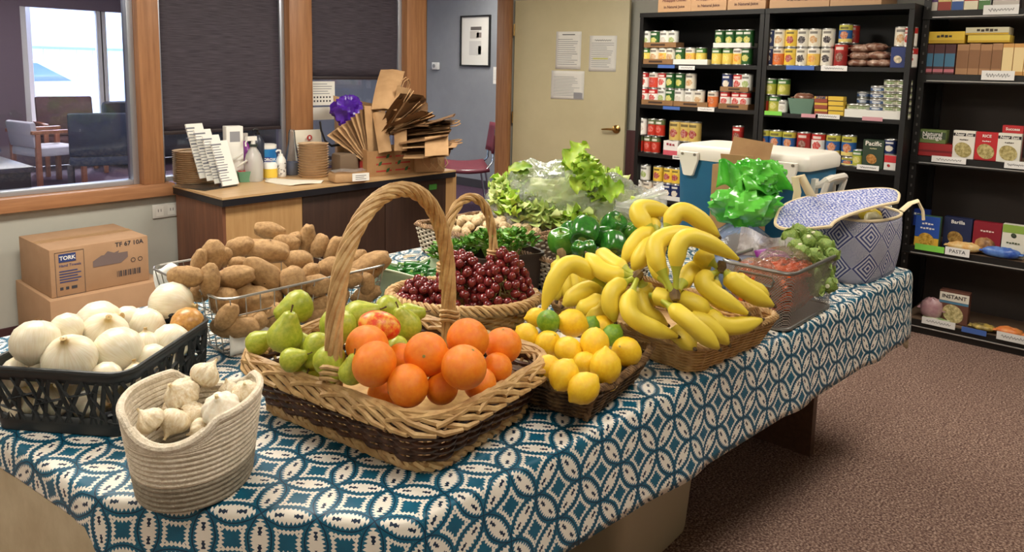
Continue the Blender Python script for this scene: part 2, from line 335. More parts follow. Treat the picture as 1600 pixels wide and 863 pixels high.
# outdoor: paved lot, white car, house with railing
struct('ground_outside', MB().bb(-30, 40, LY+.15, 60, -.15, -.05), mat('paving', S(196, 192, 184), .9, S(170, 166, 158), 2))
hs = thing('house', 'pale clapboard house with porch railing outside the lobby window', 'building', (3.4, 24, -.05))
MB().bb(-9, 9, 0, 6, 0, 5).build('wall', mat('clapboard', S(220, 222, 226), .8), hs)
MB().bb(-1.6, -.4, -.04, 0, .9, 2.3).build('window', mat('dark_glass', S(120, 140, 165), .1), hs)
MB().bb(-3.4, -2.3, -.04, 0, .9, 2.3).build('window', MATS['dark_glass'], hs)
for i in range(26): MB().bb(-5+i*.4, -4.94+i*.4, -1.5, -1.44, .7, 1.75).build('baluster', mat('railing_white', S(226, 228, 232), .7), hs)
MB().bb(-5, 5.4, -1.52, -1.42, 1.75, 1.82).build('hand_rail', mat('rail_dark', S(150, 160, 176), .6), hs)
MB().bb(-5, 5.4, -1.5, -.02, 0, .7).build('porch_deck', MATS['clapboard'], hs)
car = thing('parked_car', 'white car parked outside the lobby window', 'car', (4.1, 17.5, -.05))
m_car = mat('car_white', S(236, 240, 244), .25, coat=.5)
prof = [(-2.2, .35), (-2.25, .75), (-1.9, .95), (-1.2, 1.02), (-.6, 1.45), (.9, 1.5), (1.7, 1.05), (2.2, .95), (2.25, .4)]
b = MB(); b.add([(x, -.85, z) for x, z in prof]+[(x, .85, z) for x, z in prof], [tuple(range(9)), tuple(range(17, 8, -1))]+[(i, 9+i, 9+(i+1) % 9, (i+1) % 9) for i in range(9)]); b.build('body', m_car, car, bevel=.05)
b = MB(); b.add([(-1.0, -.86, 1.05), (-.55, -.86, 1.38), (.8, -.86, 1.42), (1.4, -.86, 1.08)], [(0, 1, 2, 3)]); b.build('side_window', MATS['dark_glass'], car, solid=.01)
for x in (-1.4, 1.4):
    wh = MB(); wh.lathe([(.0, 0), (.33, 0), (.33, .2), (0, .2)], 20, (x, -.9, .33), cap=False, M=frame((0, 1, 0))); o = wh.build('wheel', mat('tyre', S(30, 30, 32), .7), car)
    hb = MB(); hb.lathe([(.0, 0), (.2, 0), (.2, .02), (0, .02)], 12, (x, -.915, .33), cap=False, M=frame((0, 1, 0))); hb.build('hub_cap', m_alu, o)
post = tag(MB().bb(wa+.40, wa+.56, LY+1.5, LY+1.66, -.05, 3.2).build('porch_post', mat('post_tan', S(196, 180, 160), .7), bevel=.01), 'tan square porch post just outside the lobby window', 'post')
# lobby furniture
def lobby_chair(px, py, yd, rz, lab, mf, mw, arms, back_h=.42, w_=.56):
    p = Yp(px, py, yd); t_ = thing('lobby_chair', lab, 'chair', (p.x, p.y, 0), rz)
    MB().bb(-w_/2, w_/2, -.27, .27, .36, .46).build('seat', mf, t_, bevel=.02)
    MB().box((0, .27, .46+back_h/2), (w_, .07, back_h), M=Matrix.Rotation(radians(-8), 3, 'X')).build('backrest', mf, t_, bevel=.025)
    for sx in (-1, 1):
        for sy in (-.25, .25): MB().bb(sx*w_/2-.025, sx*w_/2+.025, sy-.025, sy+.025, 0, .62 if arms else .38).build('leg', mw, t_, bevel=.004)
        if arms: MB().bb(sx*w_/2-.03, sx*w_/2+.03, -.29, .31, .62, .66).build('armrest', mw, t_, bevel=.006)
    return t_
m_lw = wood('chair_wood', S(176, 112, 84), S(140, 82, 60))
lobby_chair(163, 270, 8.7, radians(160), 'dark navy upholstered lobby chair seen from behind through the window', mat('navy_fabric', S(40, 50, 74), .8, S(30, 38, 60), 40), mat('dark_leg', S(50, 44, 50), .5), False, .46, .62)
lobby_chair(76, 245, 9.9, radians(100), 'wooden armchair with pale seat beside the navy lobby chair', mat('pale_seat', S(190, 186, 196), .8), m_lw, True, .30)
lobby_chair(112, 225, 10.75, radians(-6), 'brown patterned armchair with wooden sides facing the lobby', mat('brown_tweed', S(110, 76, 78), .9, S(60, 40, 48), 90), m_lw, True, .52, .66)
t_ = thing('lobby_sofa', 'dark sofa under the bright lobby window', 'sofa', (5.1, 11.1, 0)); m_sofa = mat('sofa_cloth', S(46, 52, 66), .9, S(28, 32, 44), 30)
MB().bb(-.9, .9, -.4, .38, .12, .45).build('seat', m_sofa, t_, bevel=.04); MB().bb(-.95, .95, .2, .42, .4, .88).build('backrest', m_sofa, t_, bevel=.06)
for sx in (-1, 1): MB().bb(sx*.95-.09, sx*.95+.09, -.4, .4, .1, .62).build('armrest', m_sofa, t_, bevel=.04)
for sx in (-.8, .8): MB().bb(sx-.03, sx+.03, -.36, -.3, 0, .12).build('leg', m_black, t_)
dk = Yp(0, 260, 4.62); t_ = thing('display_case', 'dark wooden table case beyond the glass with papers on top', 'table', (.78, 5.0, 0)); m_dkw = wood('dark_case', S(52, 38, 42), S(36, 26, 32), 'X')
MB().bb(-.75, .53, -.35, .35, .60, .86).build('case_body', m_dkw, t_, bevel=.006); MB().bb(-.76, .545, -.36, .365, .86, .89).build('case_top', mat('case_top', S(70, 60, 72), .3), t_, bevel=.004)
for sx in (-.7, .5):
    for sy in (-.3, .3): MB().bb(sx-.03, sx+.03, sy-.03, sy+.03, 0, .6).build('leg', m_dkw, t_)
tag(MB().grid(lambda u, v: (.42+.32*u, 4.8+.25*v, .8915+.002*sin(u*6)), 6, 2).build('flyer_sheet', mat('flyer', S(196, 190, 196), .8), solid=.001), 'pale flyer lying on the dark case beyond the glass', 'paper')
tag(MB().blob(lambda th, ph: (.11*sin(th)*cos(ph)*(1+.2*sin(3*ph)), .09*sin(th)*sin(ph), .05*cos(th)*(1+.3*sin(4*ph)*sin(th))+.05), 14, 8).build('cloth_bundle', mat('navy_cloth', S(34, 44, 92), .8)), 'navy cloth bundle lying at the end of the dark case', 'cloth').location = (1.17, 5.05, .892)
# hall things on the grey wall
c = Xp(741, 64, 6.6); s_ = depth(c)/F
t_ = thing('framed_clipping', 'black framed newspaper clipping on the grey hall wall', 'picture frame', (6.615, c.y, c.z)); fw_, fh_ = .185*1.35, .44
fw_ = 49*s_/cos(radians(41)); fh_ = 79*s_
fr = MB(); fr.bb(-.012, .012, -fw_/2, -fw_/2+.018, -fh_/2, fh_/2); fr.bb(-.012, .012, fw_/2-.018, fw_/2, -fh_/2, fh_/2); fr.bb(-.012, .012, -fw_/2+.018, fw_/2-.018, -fh_/2, -fh_/2+.018); fr.bb(-.012, .012, -fw_/2+.018, fw_/2-.018, fh_/2-.018, fh_/2); fr.build('frame', m_black, t_)
MB().bb(.004, .01, -fw_/2+.018, fw_/2-.018, -fh_/2+.018, fh_/2-.018).build('mount', m_paper, t_)
for (y0, y1, z0, z1, cc) in ((-.1, .08, .13, .17, (110, 104, 100)), (-.06, .09, .03, .12, (205, 200, 190)), (-.1, -.02, .04, .1, (140, 130, 124)), (-.1, .1, -.17, .0, (214, 212, 206)), (-.1, -.05, -.16, -.06, (190, 205, 225))): MB().bb(.0022, .0035, y0, y1, z0, z1).build('clipping', mat('clip%d' % cc[2], S(*cc), .7), t_)
c = Xp(680, 103, 6.6); t_ = thing('thermostat', 'white thermostat box on the grey hall wall', 'thermostat', (6.61, c.y, c.z))
MB().bb(-.02, .018, -.055, .055, -.045, .045).build('body', mat('white_plastic', S(236, 236, 232), .4), t_, bevel=.006); b = MB(); b.lathe([(0, 0), (.024, 0), (.024, .006), (0, .006)], 16, (-.02, 0.012, 0), cap=False, M=frame((-1, 0, 0))); b.build('dial', mat('grey_plastic', S(150, 150, 150), .4), t_)
c = Xp(774, 118, 6.6); t_ = thing('wall_notice', 'small white sheet taped on the grey hall wall behind the jamb', 'paper', (6.627, c.y, c.z), M=FXN); MB().bb(-.06, .07, -.1, .1, 0, .001).build('sheet', m_paper, t_); lines(t_, .13, .2, Matrix.Identity(3), 7, .3, None, z=.002, step=.09)
m_mar = mat('maroon_seat', S(128, 52, 66), .6, S(116, 46, 60), 10); m_chr = mat('chrome', S(190, 192, 196), .2, metal=1)
t_ = thing('stacking_chair', 'maroon stacking chair with chrome legs in the grey hall', 'chair', (5.55, 5.56, 0), radians(-38)); 
MB().grid(lambda u, v: (-.22+.44*u, -.24+.48*v, .45-.02*sin(pi*u)+.03*v*v+.02*(1-v)**4*-1), 6, 8).build('seat', m_mar, t_, solid=.03)
for q in (0,): MB().grid(lambda u, v: (.25+.04*v+.03*(1-(2*u-1)**2), -.21+.42*u*(1)+(.5-u)*.06*v, .60+.30*v), 8, 6).build('backrest', m_mar, t_, solid=.03)
for sy in (-.2, .2):
    MB().tube([(-.2, sy, .43), (-.24, sy, 0)], .011, 8).build('leg', m_chr, t_); MB().tube([(.18, sy, .43), (.25, sy, 0)], .011, 8).build('leg', m_chr, t_); MB().tube([(-.2, sy, .425), (.18, sy, .425), (.26, sy*.95, .52), (.28, sy*.9, .85)], .011, 8).build('side_rail', m_chr, t_)
# outlet under the sill
c = Yp(263, 328, WALLY); t_ = thing('wall_outlet', 'pale double wall outlet under the window sill by the counter', 'outlet', (c.x-.02, WALLY-.006, c.z), M=FYN)
MB().bb(-.075, .075, -.04, .04, -.005, .004).build('cover_plate', mat('outlet_plate', S(206, 204, 196), .5), t_, bevel=.002)
for sx in (-.035, .035):
    o = MB().bb(sx-.022, sx+.022, -.028, .028, .004, .006).build('socket', mat('outlet_socket', S(220, 218, 210), .5), t_)
    for dy in (-.008, .008): MB().bb(sx+dy-.0015, sx+dy+.0015, -.004, .012, .006, .0065).build('slot', m_black, o)
# ================================================================== table, cloths and what stands under the table
TZ = .742
POLY = [(.43, 1.30), (.745, .862), (3.14, .702), (3.22, 2.28), (.33, 2.28), (.36, 1.85)]
CR, CC, P0 = (.585, -.811), (.811, .585), (.657, .99)
def cloth_pattern():
    m, t, p = newmat('ikat_cloth'); uvn = N(t, 'UVMap'); sx = N(t, 'SeparateXYZ'); t.links.new(uvn.outputs[0], sx.inputs[0])
    jz = N(t, 'TexNoise', inp={'Scale': 22., 'Detail': 2}); t.links.new(uvn.outputs[0], jz.inputs['Vector'])
    wob = N(t, 'TexNoise', inp={'Scale': 1.7, 'Detail': 2}); t.links.new(uvn.outputs[0], wob.inputs['Vector']); wsep = N(t, 'SeparateColor'); t.links.new(wob.outputs['Color'], wsep.inputs[0])
    u = mth(t, 'ADD', sx.outputs[0], mth(t, 'MULTIPLY', mth(t, 'SUBTRACT', wsep.outputs[0], .5), .10)); v = mth(t, 'ADD', sx.outputs[1], mth(t, 'MULTIPLY', mth(t, 'SUBTRACT', wsep.outputs[1], .5), .10))
    x = mth(t, 'SUBTRACT', mth(t, 'FRACT', u), .5); y = mth(t, 'SUBTRACT', mth(t, 'FRACT', v), .5)
    ax, ay = mth(t, 'ABSOLUTE', x), mth(t, 'ABSOLUTE', y); mx, mn = mth(t, 'MAXIMUM', ax, ay), mth(t, 'MINIMUM', ax, ay)
    d = mth(t, 'SQRT', mth(t, 'ADD', mth(t, 'POWER', mth(t, 'SUBTRACT', 1., mx), 2.), mth(t, 'POWER', mn, 2.)))
    dp = mth(t, 'SUBTRACT', .707, d)                       # > 0 inside a petal, < 0 in the cell
    # comb-like jagged edges: stripes running with the edge
    saw = mth(t, 'MULTIPLY', mth(t, 'PINGPONG', mth(t, 'MULTIPLY', mn, 13.), .5), .12)
    jag = mth(t, 'ADD', saw, mth(t, 'MULTIPLY', mth(t, 'SUBTRACT', jz.outputs[0], .5), .06))
    petal = mth(t, 'GREATER_THAN', mth(t, 'SUBTRACT', dp, jag), .03)
    ac = mth(t, 'SUBTRACT', .5, mx)                        # distance across the petal from the lattice line
    spot = mth(t, 'MULTIPLY', mth(t, 'LESS_THAN', mth(t, 'ADD', ac, mth(t, 'MULTIPLY', jag, .5)), .045), mth(t, 'MULTIPLY', mth(t, 'GREATER_THAN', mn, .09), mth(t, 'LESS_THAN', mn, .25)))
    di = mth(t, 'MULTIPLY', dp, -1.)
    ring = mth(t, 'MULTIPLY', mth(t, 'GREATER_THAN', mth(t, 'SUBTRACT', di, mth(t, 'MULTIPLY', jag, .5)), .05), mth(t, 'LESS_THAN', mth(t, 'ADD', di, mth(t, 'MULTIPLY', jag, .9)), .16))
    sq = mth(t, 'LESS_THAN', mth(t, 'ADD', mx, mth(t, 'MULTIPLY', jag, .5)), .315); ring = mth(t, 'MULTIPLY', ring, sq)
    wht = mth(t, 'MAXIMUM', mth(t, 'MULTIPLY', petal, mth(t, 'SUBTRACT', 1., spot)), ring)
    tz_ = N(t, 'TexNoise', inp={'Scale': 3., 'Detail': 3}); t.links.new(uvn.outputs[0], tz_.inputs['Vector'])
    teal = mixc(t, tz_.outputs[0], S(2, 74, 102), S(18, 106, 134)); dark = mixc(t, mth(t, 'LESS_THAN', mth(t, 'ABSOLUTE', dp), .011), teal, S(6, 44, 68)); dark = mixc(t, mth(t, 'MULTIPLY', petal, spot), dark, S(10, 40, 66))
    t.links.new(mixc(t, wht, dark, S(236, 228, 214)), p.inputs['Base Color'])
    p.inputs['Roughness'].default_value = .42; p.inputs['Specular IOR Level'].default_value = .45
    wv = N(t, 'TexNoise', inp={'Scale': 60.}); t.links.new(uvn.outputs[0], wv.inputs['Vector']); b = N(t, 'Bump', inp={'Strength': .12, 'Distance': .003}); t.links.new(wv.outputs[0], b.inputs['Height']); t.links.new(b.outputs[0], p.inputs['Normal'])
    return m
def round_poly(poly, r, n=6):
    out = []; k = len(poly)
    for i in range(k):
        p = Vector(poly[i]); a = Vector(poly[i-1])-p; b = Vector(poly[(i+1) % k])-p; r_ = min(r, a.length*.4, b.length*.4); a.normalize(); b.normalize()
        q0, q1 = p+a*r_, p+b*r_
        for j in range(n+1):
            s_ = j/n; out.append(tuple((1-s_)**2*q0+2*s_*(1-s_)*p+s_*s_*q1))
    return out
def cloth(name, poly, drop, z, m, wave, seed, npts=420):
    P = resample(round_poly(poly, .05), npts); k = len(P); cen = Vector((1.7, 1.5, 0))
    area = sum(P[i].x*P[(i+1) % k].y-P[(i+1) % k].x*P[i].y for i in range(k)); sg = 1 if area > 0 else -1
    Nn = []
    for i in range(k): t_ = P[(i+2) % k]-P[i-2]; Nn.append(Vector((t_.y, -t_.x, 0)).normalized()*sg)
    D = [drop(p) for p in P]; D = [sum(D[(i+j) % k] for j in range(-2, 3))/5 for i in range(k)]
    verts, uvs = [], []; rows = []
    def put(p, zz, uvp): verts.append((p.x, p.y, zz)); q = uvp-Vector((*P0, 0)); uvs.append(((q.x*CR[0]+q.y*CR[1])/.0965, (q.x*CC[0]+q.y*CC[1])/.0905)); return len(verts)-1
    RB = .014; NS = 12
    for s_ in (.0, .3, .55, .75, .88, .95):                       # interior rings, lightly wrinkled
        rows.append([put((q := cen.lerp(P[i], s_)), z+.0022*fbm((q.x, q.y, 0), 5, seed), q) for i in range(k)] if s_ else [put(cen, z, cen)]*k)
    arc = 0; a = 0
    for j in range(4):                                            # rounded table edge
        ang = pi/2*j/3; rows.append([put(P[i]+Nn[i]*(RB*sin(ang)-RB), z-RB+RB*cos(ang), P[i]+Nn[i]*(RB*ang-RB)) for i in range(k)])
    for j in range(1, NS+1):
        row = []
        for i in range(k):
            q = j/NS; L = D[i]*q; wv = wave*q*(sin(i*.19+seed)+.6*sin(i*.43+2*seed)+1.2*fbm((i*.06, seed, 0), 1))*min(1, D[i]/.2)
            fl = .05*L+abs(wv)*.35+wv*.35
            row.append(put(P[i]+Nn[i]*max(.0015, fl+.002), z-RB-L*.985, P[i]+Nn[i]*(RB*.57+L)))
        rows.append(row)
    fs = []
    for a_, b_ in zip(rows, rows[1:]):
        for i in range(k):
            i2 = (i+1) % k; f = (a_[i], b_[i], b_[i2], a_[i2]) if a_[i] != a_[i2] else (a_[i], b_[i], b_[i2]); fs.append(f if sg > 0 else f[::-1])
    me = bpy.data.meshes.new(name); me.from_pydata(verts, [], fs); me.materials.append(m); ul = me.uv_layers.new(name='UVMap')
    for l in me.loops: ul.data[l.index].uv = uvs[l.vertex_index]
    me.polygons.foreach_set('use_smooth', [True]*len(me.polygons)); me.update()
    o = link(name, me); q = o.modifiers.new('thickness', 'SOLIDIFY'); q.thickness = .0012; q.offset = -1; return o
def drop_main(p):
    if p.x < .44 and p.y > 1.27: return .046
    if p.y < 1.31 and p.x < .75 and p.y > .85: f = (p.x-.43)/.06; return .046+min(1, max(0, f))*.345
    if p.y < .9: return .33 if p.x < .80 else .205+.02*(p.x-1)+(.1*max(0, .95-p.x)/.15)
    if p.x > 3.1: return .235
    return .2
o = cloth('tablecloth', POLY, drop_main, TZ+.004, cloth_pattern(), .012, 1.3); tag(o, 'teal and white patterned tablecloth covering the produce table', 'tablecloth')
in_poly = [(x+(.006 if x < 1 else -.006), y+(.006 if y < 1.2 else -.006)) for x, y in POLY]
def drop_liner(p):
    if p.x < .45 and p.y > 1.25: return .42
    if p.x < .75 and p.y < 1.31 and p.y > .85: return .3
    if p.x > 2.95 and p.y < .9: return .17+.22*max(0, 1-abs(p.x-3.08)/.07)
    return .12
m_liner = mat('liner_cloth', S(196, 180, 150), .8, S(180, 162, 132), 12, bump=.1)
o = cloth('liner_cloth', in_poly, drop_liner, TZ+.0015, m_liner, .004, 2.2, 300); tag(o, 'plain beige under-cloth hanging below the patterned tablecloth', 'tablecloth')
t_ = thing('produce_table', 'long brown table with cut corner hidden under the patterned cloth', 'table', (0, 0, 0)); m_tw = wood('table_wood', S(96, 66, 48), S(72, 48, 36), 'X')
b = MB(); b.prism(round_poly([(x+(.018 if x < 1 else -.018), y+(.018 if y < 1.2 else -.018)) for x, y in POLY], .04), TZ-.032, TZ-.001); b.build('table_top', m_tw, t_)
MB().bb(2.86, 2.90, .95, 2.05, .0, TZ-.033).build('leg_panel', m_tw, t_); MB().bb(.80, .84, 1.35, 2.05, 0, TZ-.033).build('leg_panel', m_tw, t_); MB().bb(.85, 2.86, 1.6, 1.63, .3, TZ-.033).build('modesty_panel', m_tw, t_)
bn = thing('storage_bin', 'beige plastic storage bin standing under the table', 'storage bin', (1.90, 1.22, 0), radians(2)); b = MB(); pr = []
for (s_, z) in ((.86, 0), (.88, .02), (1, .42), (1.04, .42), (1.04, .45), (.97, .45), (.85, .03)): pr.append((s_, z))
out = rrect(.5, .36, .05); k = len(out)
for s_, z in pr: b.v += [(x*s_, y*s_, z) for x, y in out]
b.f = [(i*k+j, i*k+(j+1) % k, (i+1)*k+(j+1) % k, (i+1)*k+j) for i in range(len(pr)-1) for j in range(k)]+[tuple(range(k-1, -1, -1)), tuple(range((len(pr)-1)*k, len(pr)*k))]; b.m = [0]*len(b.f)
b.build('tub', mat('beige_plastic', S(186, 172, 144), .5), bn)
# ================================================================== baskets
def rope(mb, path, R, ns, turns, r, closed=False, n=5, mi=0, R2=None):
    P = [Vector(p) for p in path]; k = len(P); Tn = [((P[(i+1) % k]-P[i-1]) if closed or 0 < i < k-1 else (P[min(i+1, k-1)]-P[max(i-1, 0)])).normalized() for i in range(k)]
    a = Vector((0, 0, 1)) if abs(Tn[0].z) < .8 else Vector((1, 0, 0)); u = a; U = []
    for i in range(k): u = (u-Tn[i]*u.dot(Tn[i])).normalized(); U.append(u)
    for s_ in range(ns):
        q = [P[i]+(U[i]*cos(2*pi*(s_/ns+turns*i/k))*(R2 or R)+Tn[i].cross(U[i])*sin(2*pi*(s_/ns+turns*i/k))*R) for i in range(k)]
        mb.tube(q, r, n, closed, mi)
    return mb
def loop_at(bw, bd, tw, td, cr, f, n):
    return resample(rrect(bw+(tw-bw)*f, bd+(td-bd)*f, cr*(.8+.2*f)), n)
def woven(t_, bw, bd, tw, td, h, cr, nst, nlev, r, lvl_mat, mats, amp=None, rim=None, stake_m=None, base_m=None, per=4):
    n = nst*per; amp = amp or r*.9; b = MB()
    for l in range(nlev):
        f = (l+.5)/nlev; q = loop_at(bw, bd, tw, td, cr, f, n); pts = []
        for i in range(n):
            tn = (q[(i+1) % n]-q[i-1]).normalized(); nn = Vector((tn.y, -tn.x, 0)); pts.append(q[i]+nn*(amp*cos(pi*i/per+pi*(l % 2)))+Vector((0, 0, r+(h-2*r)*f)))
        b.tube(pts, r, 5, True, lvl_mat(l))
    o = b.build('weave', mats, t_); o['kind'] = 'stuff'
    b = MB(); q0 = loop_at(bw, bd, tw, td, cr, 0, nst); q1 = loop_at(bw, bd, tw, td, cr, 1, nst)
    for i in range(nst): b.tube([q0[i]+Vector((0, 0, .003)), (q0[i]+q1[i])/2+Vector((0, 0, h/2)), q1[i]+Vector((0, 0, h))], r*.8, 5)
    o = b.build('stakes', stake_m or mats[0], t_); o['kind'] = 'stuff'
    b = MB(); b.prism([(x*.97, y*.97) for x, y in rrect(bw, bd, cr*.8)], 0.002, .009); b.build('base', base_m or mats[-1], t_)
    # dark inner lining so gaps do not show light through from behind
m_wl = mat('wicker_light', S(206, 172, 118), .55, S(168, 128, 78), 30, bump=.2); m_wd = mat('wicker_dark', S(92, 56, 34), .5, S(54, 32, 20), 40, bump=.2); m_wm = mat('wicker_mid', S(208, 170, 110), .55, S(172, 132, 78), 30, bump=.2)
m_sgd = mat('seagrass_dark', S(92, 68, 44), .7, S(48, 34, 22), 60, bump=.3); m_sgw = mat('seagrass_white', S(214, 204, 186), .8, S(180, 166, 144), 60, bump=.3)
# fruit basket with tall handle
FB = (.995, 1.195); fr = radians(7.5)
fbk = thing('fruit_basket', 'large brown and tan wicker basket with tall arched handle full of oranges and pears', 'basket', (*FB, TZ+.006), fr)
woven(fbk, .335, .46, .40, .54, .115, .07, 40, 13, .0047, lambda l: 1 if l < 2 or l > 12 else 0, [m_wd, m_wl], .0065, stake_m=m_wl, base_m=m_wm)
b = MB(); nq = 168; q = loop_at(.335, .46, .405, .545, .075, 1.0, nq); rr = random.Random(4)
def rim_at(i, o, z): i = i % nq; tn = (q[(i+1) % nq]-q[i-1]).normalized(); return q[i]+Vector((tn.y, -tn.x, 0))*o+Vector((0, 0, z))
for s_ in range(0, nq, 4):                   # border rods: each rises inside, crosses over the top and tucks in outside
    j = rr.uniform(-.002, .002); b.tube([rim_at(s_+int(22*f), -.014+.030*f+.004*sin(pi*f)+j, .108+.026*sin(pi*min(1, f*1.15))-.012*f+j) for f in [k_/9 for k_ in range(10)]], [.004]+[.0062]*8+[.0045], 6)
for s_ in range(2, nq, 8): b.tube([rim_at(s_+int(26*f), .014-.026*f, .112+.020*sin(pi*f)) for f in [k_/9 for k_ in range(10)]], .0052, 6)
b.build('rim_braid', m_wl, fbk)['kind'] = 'stuff'
b = MB(); q = [p+Vector((0, 0, .012)) for p in loop_at(.345, .47, .4, .54, .07, 0, 120)]; rope(b, q, .007, 3, 24, .0055, True, 5); b.build('foot_braid', m_wl, fbk)
path = [(-.192+.384*(.5-.5*cos(pi*i/40)), -.015+.03*i/40, .085+.392*(sin(pi*i/40)**.62)) for i in range(41)]
b = MB(); rope(b, path, .0118, 7, 3.2, .0062, False, 6); b.build('handle', m_wl, fbk)
for sx, sy in ((-1, -.015), (1, .015)):
    b = MB(); rope(b, [(sx*.198, sy+.022*cos(2*pi*i/12), .135+.02*sin(2*pi*i/12)+0) for i in range(12)], .005, 2, 5, .004, True, 5)
    for zz in (.145, .156, .167): b.tube([(sx*.196+.021*cos(2*pi*i/14), sy+.021*sin(2*pi*i/14), zz+.004*sin(i)) for i in range(14)], .0045, 5, True)
    b.build('handle_binding', m_wl, fbk)
# grape basket, oval
GB = (1.45, 1.455); ga = math.atan2(-.79, .61)
gbk = thing('grape_basket', 'oval tan wicker basket with slim twisted handle heaped with red grapes', 'basket', (*GB, TZ+.006), ga)
def oval(a, b_, n, z=0): return [Vector((a*cos(2*pi*i/n), b_*sin(2*pi*i/n), z)) for i in range(n)]
b = MB()
for l in range(10):
    f = (l+.5)/10; n = 120; pts = []
    for i, p in enumerate(oval(.15+.05*f, .105+.035*f, n)): pts.append(p*(1+.03*cos(pi*i/3+pi*(l % 2)))+Vector((0, 0, .006+.085*f)))
    b.tube(pts, .0055, 5, True)
b.build('weave', m_wm, gbk)['kind'] = 'stuff'
b = MB(); b.prism([(p.x, p.y) for p in oval(.15, .105, 30)], .002, .008); b.build('base', m_wm, gbk)
b = MB(); rope(b, oval(.205, .145, 110, .096), .012, 4, 16, .006, True, 6); b.build('rim_braid', m_wl, gbk)['kind'] = 'stuff'
gI = Matrix.Rotation(-ga, 3, 'Z'); g0_ = Vector((*GB, TZ+.006)); hA, hB = Dp(694, 452, 1.95)-g0_, Dp(772, 428, 2.13)-g0_; hT = Dp(733, 309, 2.04)-g0_
hp_ = [gI @ (hA.lerp(hB, .5-.5*cos(pi*i/30))*(1-sin(pi*i/30)**.6)+(hT+(hB-hA)*.5*(-cos(pi*i/30)))*(sin(pi*i/30)**.6)) for i in range(31)]
b = MB(); rope(b, hp_, .0085, 4, 2.5, .0055, False, 6); b.build('handle', m_wl, gbk)
for e in (hp_[1], hp_[-2]): b = MB(); [b.tube([(e.x+.017*cos(2*pi*i/12), e.y+.017*sin(2*pi*i/12), e.z-.01+zz) for i in range(12)], .004, 5, True) for zz in (0, .009, .018)]; b.build('handle_binding', m_wl, gbk)
# lemon basket with a rolled corner handle
LB = (1.335, .985); la_ = radians(9)
lbk = thing('lemon_basket', 'small dark seagrass basket of lemons and limes with peaked corners', 'basket', (*LB, TZ+.006), la_)
woven(lbk, .24, .20, .30, .265, .075, .02, 30, 13, .0036, lambda l: l % 2, [m_sgd, mat('seagrass_brown', S(140, 108, 70), .7, S(84, 60, 38), 60, bump=.3)], .0035)
b = MB(); q = loop_at(.24, .2, .302, .268, .025, 1, 120); pk = []
for p in q: c_ = abs(p.x)/.15*abs(p.y)/.133; pk.append(p+Vector((0, 0, .074+.016*max(0, c_-.55)/.45)))
rope(b, pk, .0055, 3, 40, .0048, True, 5); b.build('rim', MATS['seagrass_brown'], lbk)
for sx, sy in ((-1, -1), (1, -1), (1, 1), (-1, 1)): b = MB(); rope(b, [(sx*(.118+.034*f), sy*(.098+.036*f), .004+.088*f) for f in [i/30 for i in range(31)]], .005, 3, 9, .004); b.build('corner_binding', MATS['seagrass_brown'], lbk)
MB().grid(lambda u, v: (-.126+.252*u, -.108+.216*v, .014+.066*max(abs(2*u-1), abs(2*v-1))**5*(1+.10*sin(u*9+1)*cos(v*8))), 24, 24).build('paper_liner', m_paper, lbk)
# banana basket
BB = (1.80, 1.03); ba = radians(-5)
bbk = thing('banana_basket', 'tan wicker tray basket with end handles piled with bananas', 'basket', (*BB, TZ+.006), ba)
woven(bbk, .34, .44, .40, .50, .075, .04, 44, 15, .0034, lambda l: 0, [m_wm, m_wl], .0035, stake_m=m_wm)
b = MB(); rope(b, [p+Vector((0, 0, .08)) for p in loop_at(.34, .44, .402, .502, .04, 1, 140)], .007, 4, 34, .0045, True, 5); b.build('rim_braid', m_wl, bbk)['kind'] = 'stuff'
for sy in (-1, 1): b = MB(); rope(b, [(-.08+.16*i/20, sy*(.252+.022*sin(pi*i/20)), .082+.056*sin(pi*i/20)) for i in range(21)], .008, 4, 5, .0046); b.build('end_handle', m_wl, bbk)
# long seagrass basket (pale cloves) and pepper basket: dark stakes, white weave
def zebra(name, lab, loc, rz, bw, bd, tw, td, h, stick=None):
    t_ = thing(name, lab, 'basket', loc, rz)
    woven(t_, bw, bd, tw, td, h, .025, max(20, int((tw+td)*2/.026)), int(h/.0085), .0036, lambda l: 0, [m_sgw, m_sgd], .0045, stake_m=m_sgd, base_m=m_sgd)
    b = MB(); rope(b, [p+Vector((0, 0, h)) for p in loop_at(bw, bd, tw, td, .025, 1, 120)], .0065, 3, 34, .005, True, 5); b.build('rim', mat('seagrass_rim', S(176, 142, 104), .7, S(110, 80, 56), 40), t_)
    # inner dark lining
    b = MB(); q0, q1 = loop_at(bw, bd, tw, td, .025, 0, 60), loop_at(bw, bd, tw, td, .025, 1, 60); b.add([p*.965+Vector((0, 0, .01)) for p in q0]+[p*.975+Vector((0, 0, h-.008)) for p in q1], [(i, 60+i, 60+(i+1) % 60, (i+1) % 60) for i in range(60)]); b.build('lining', m_sgd, t_)
    return t_
SGB = (2.10, 1.98); sgb = zebra('seagrass_basket', 'black and white woven seagrass basket holding pale cloves', (*SGB, TZ+.006), radians(-3), .32, .42, .36, .46, .115)
PB = (2.05, 1.505); pbk = zebra('seagrass_basket', 'black and white woven seagrass basket holding green bell peppers', (*PB, TZ+.006), radians(-8), .30, .34, .36, .40, .115)
b = MB(); b.tube([(-.165, .15, .125), (-.165, .21, .128)], .0125, 12); b.build('stick_handle', mat('bamboo', S(206, 168, 108), .5), pbk)
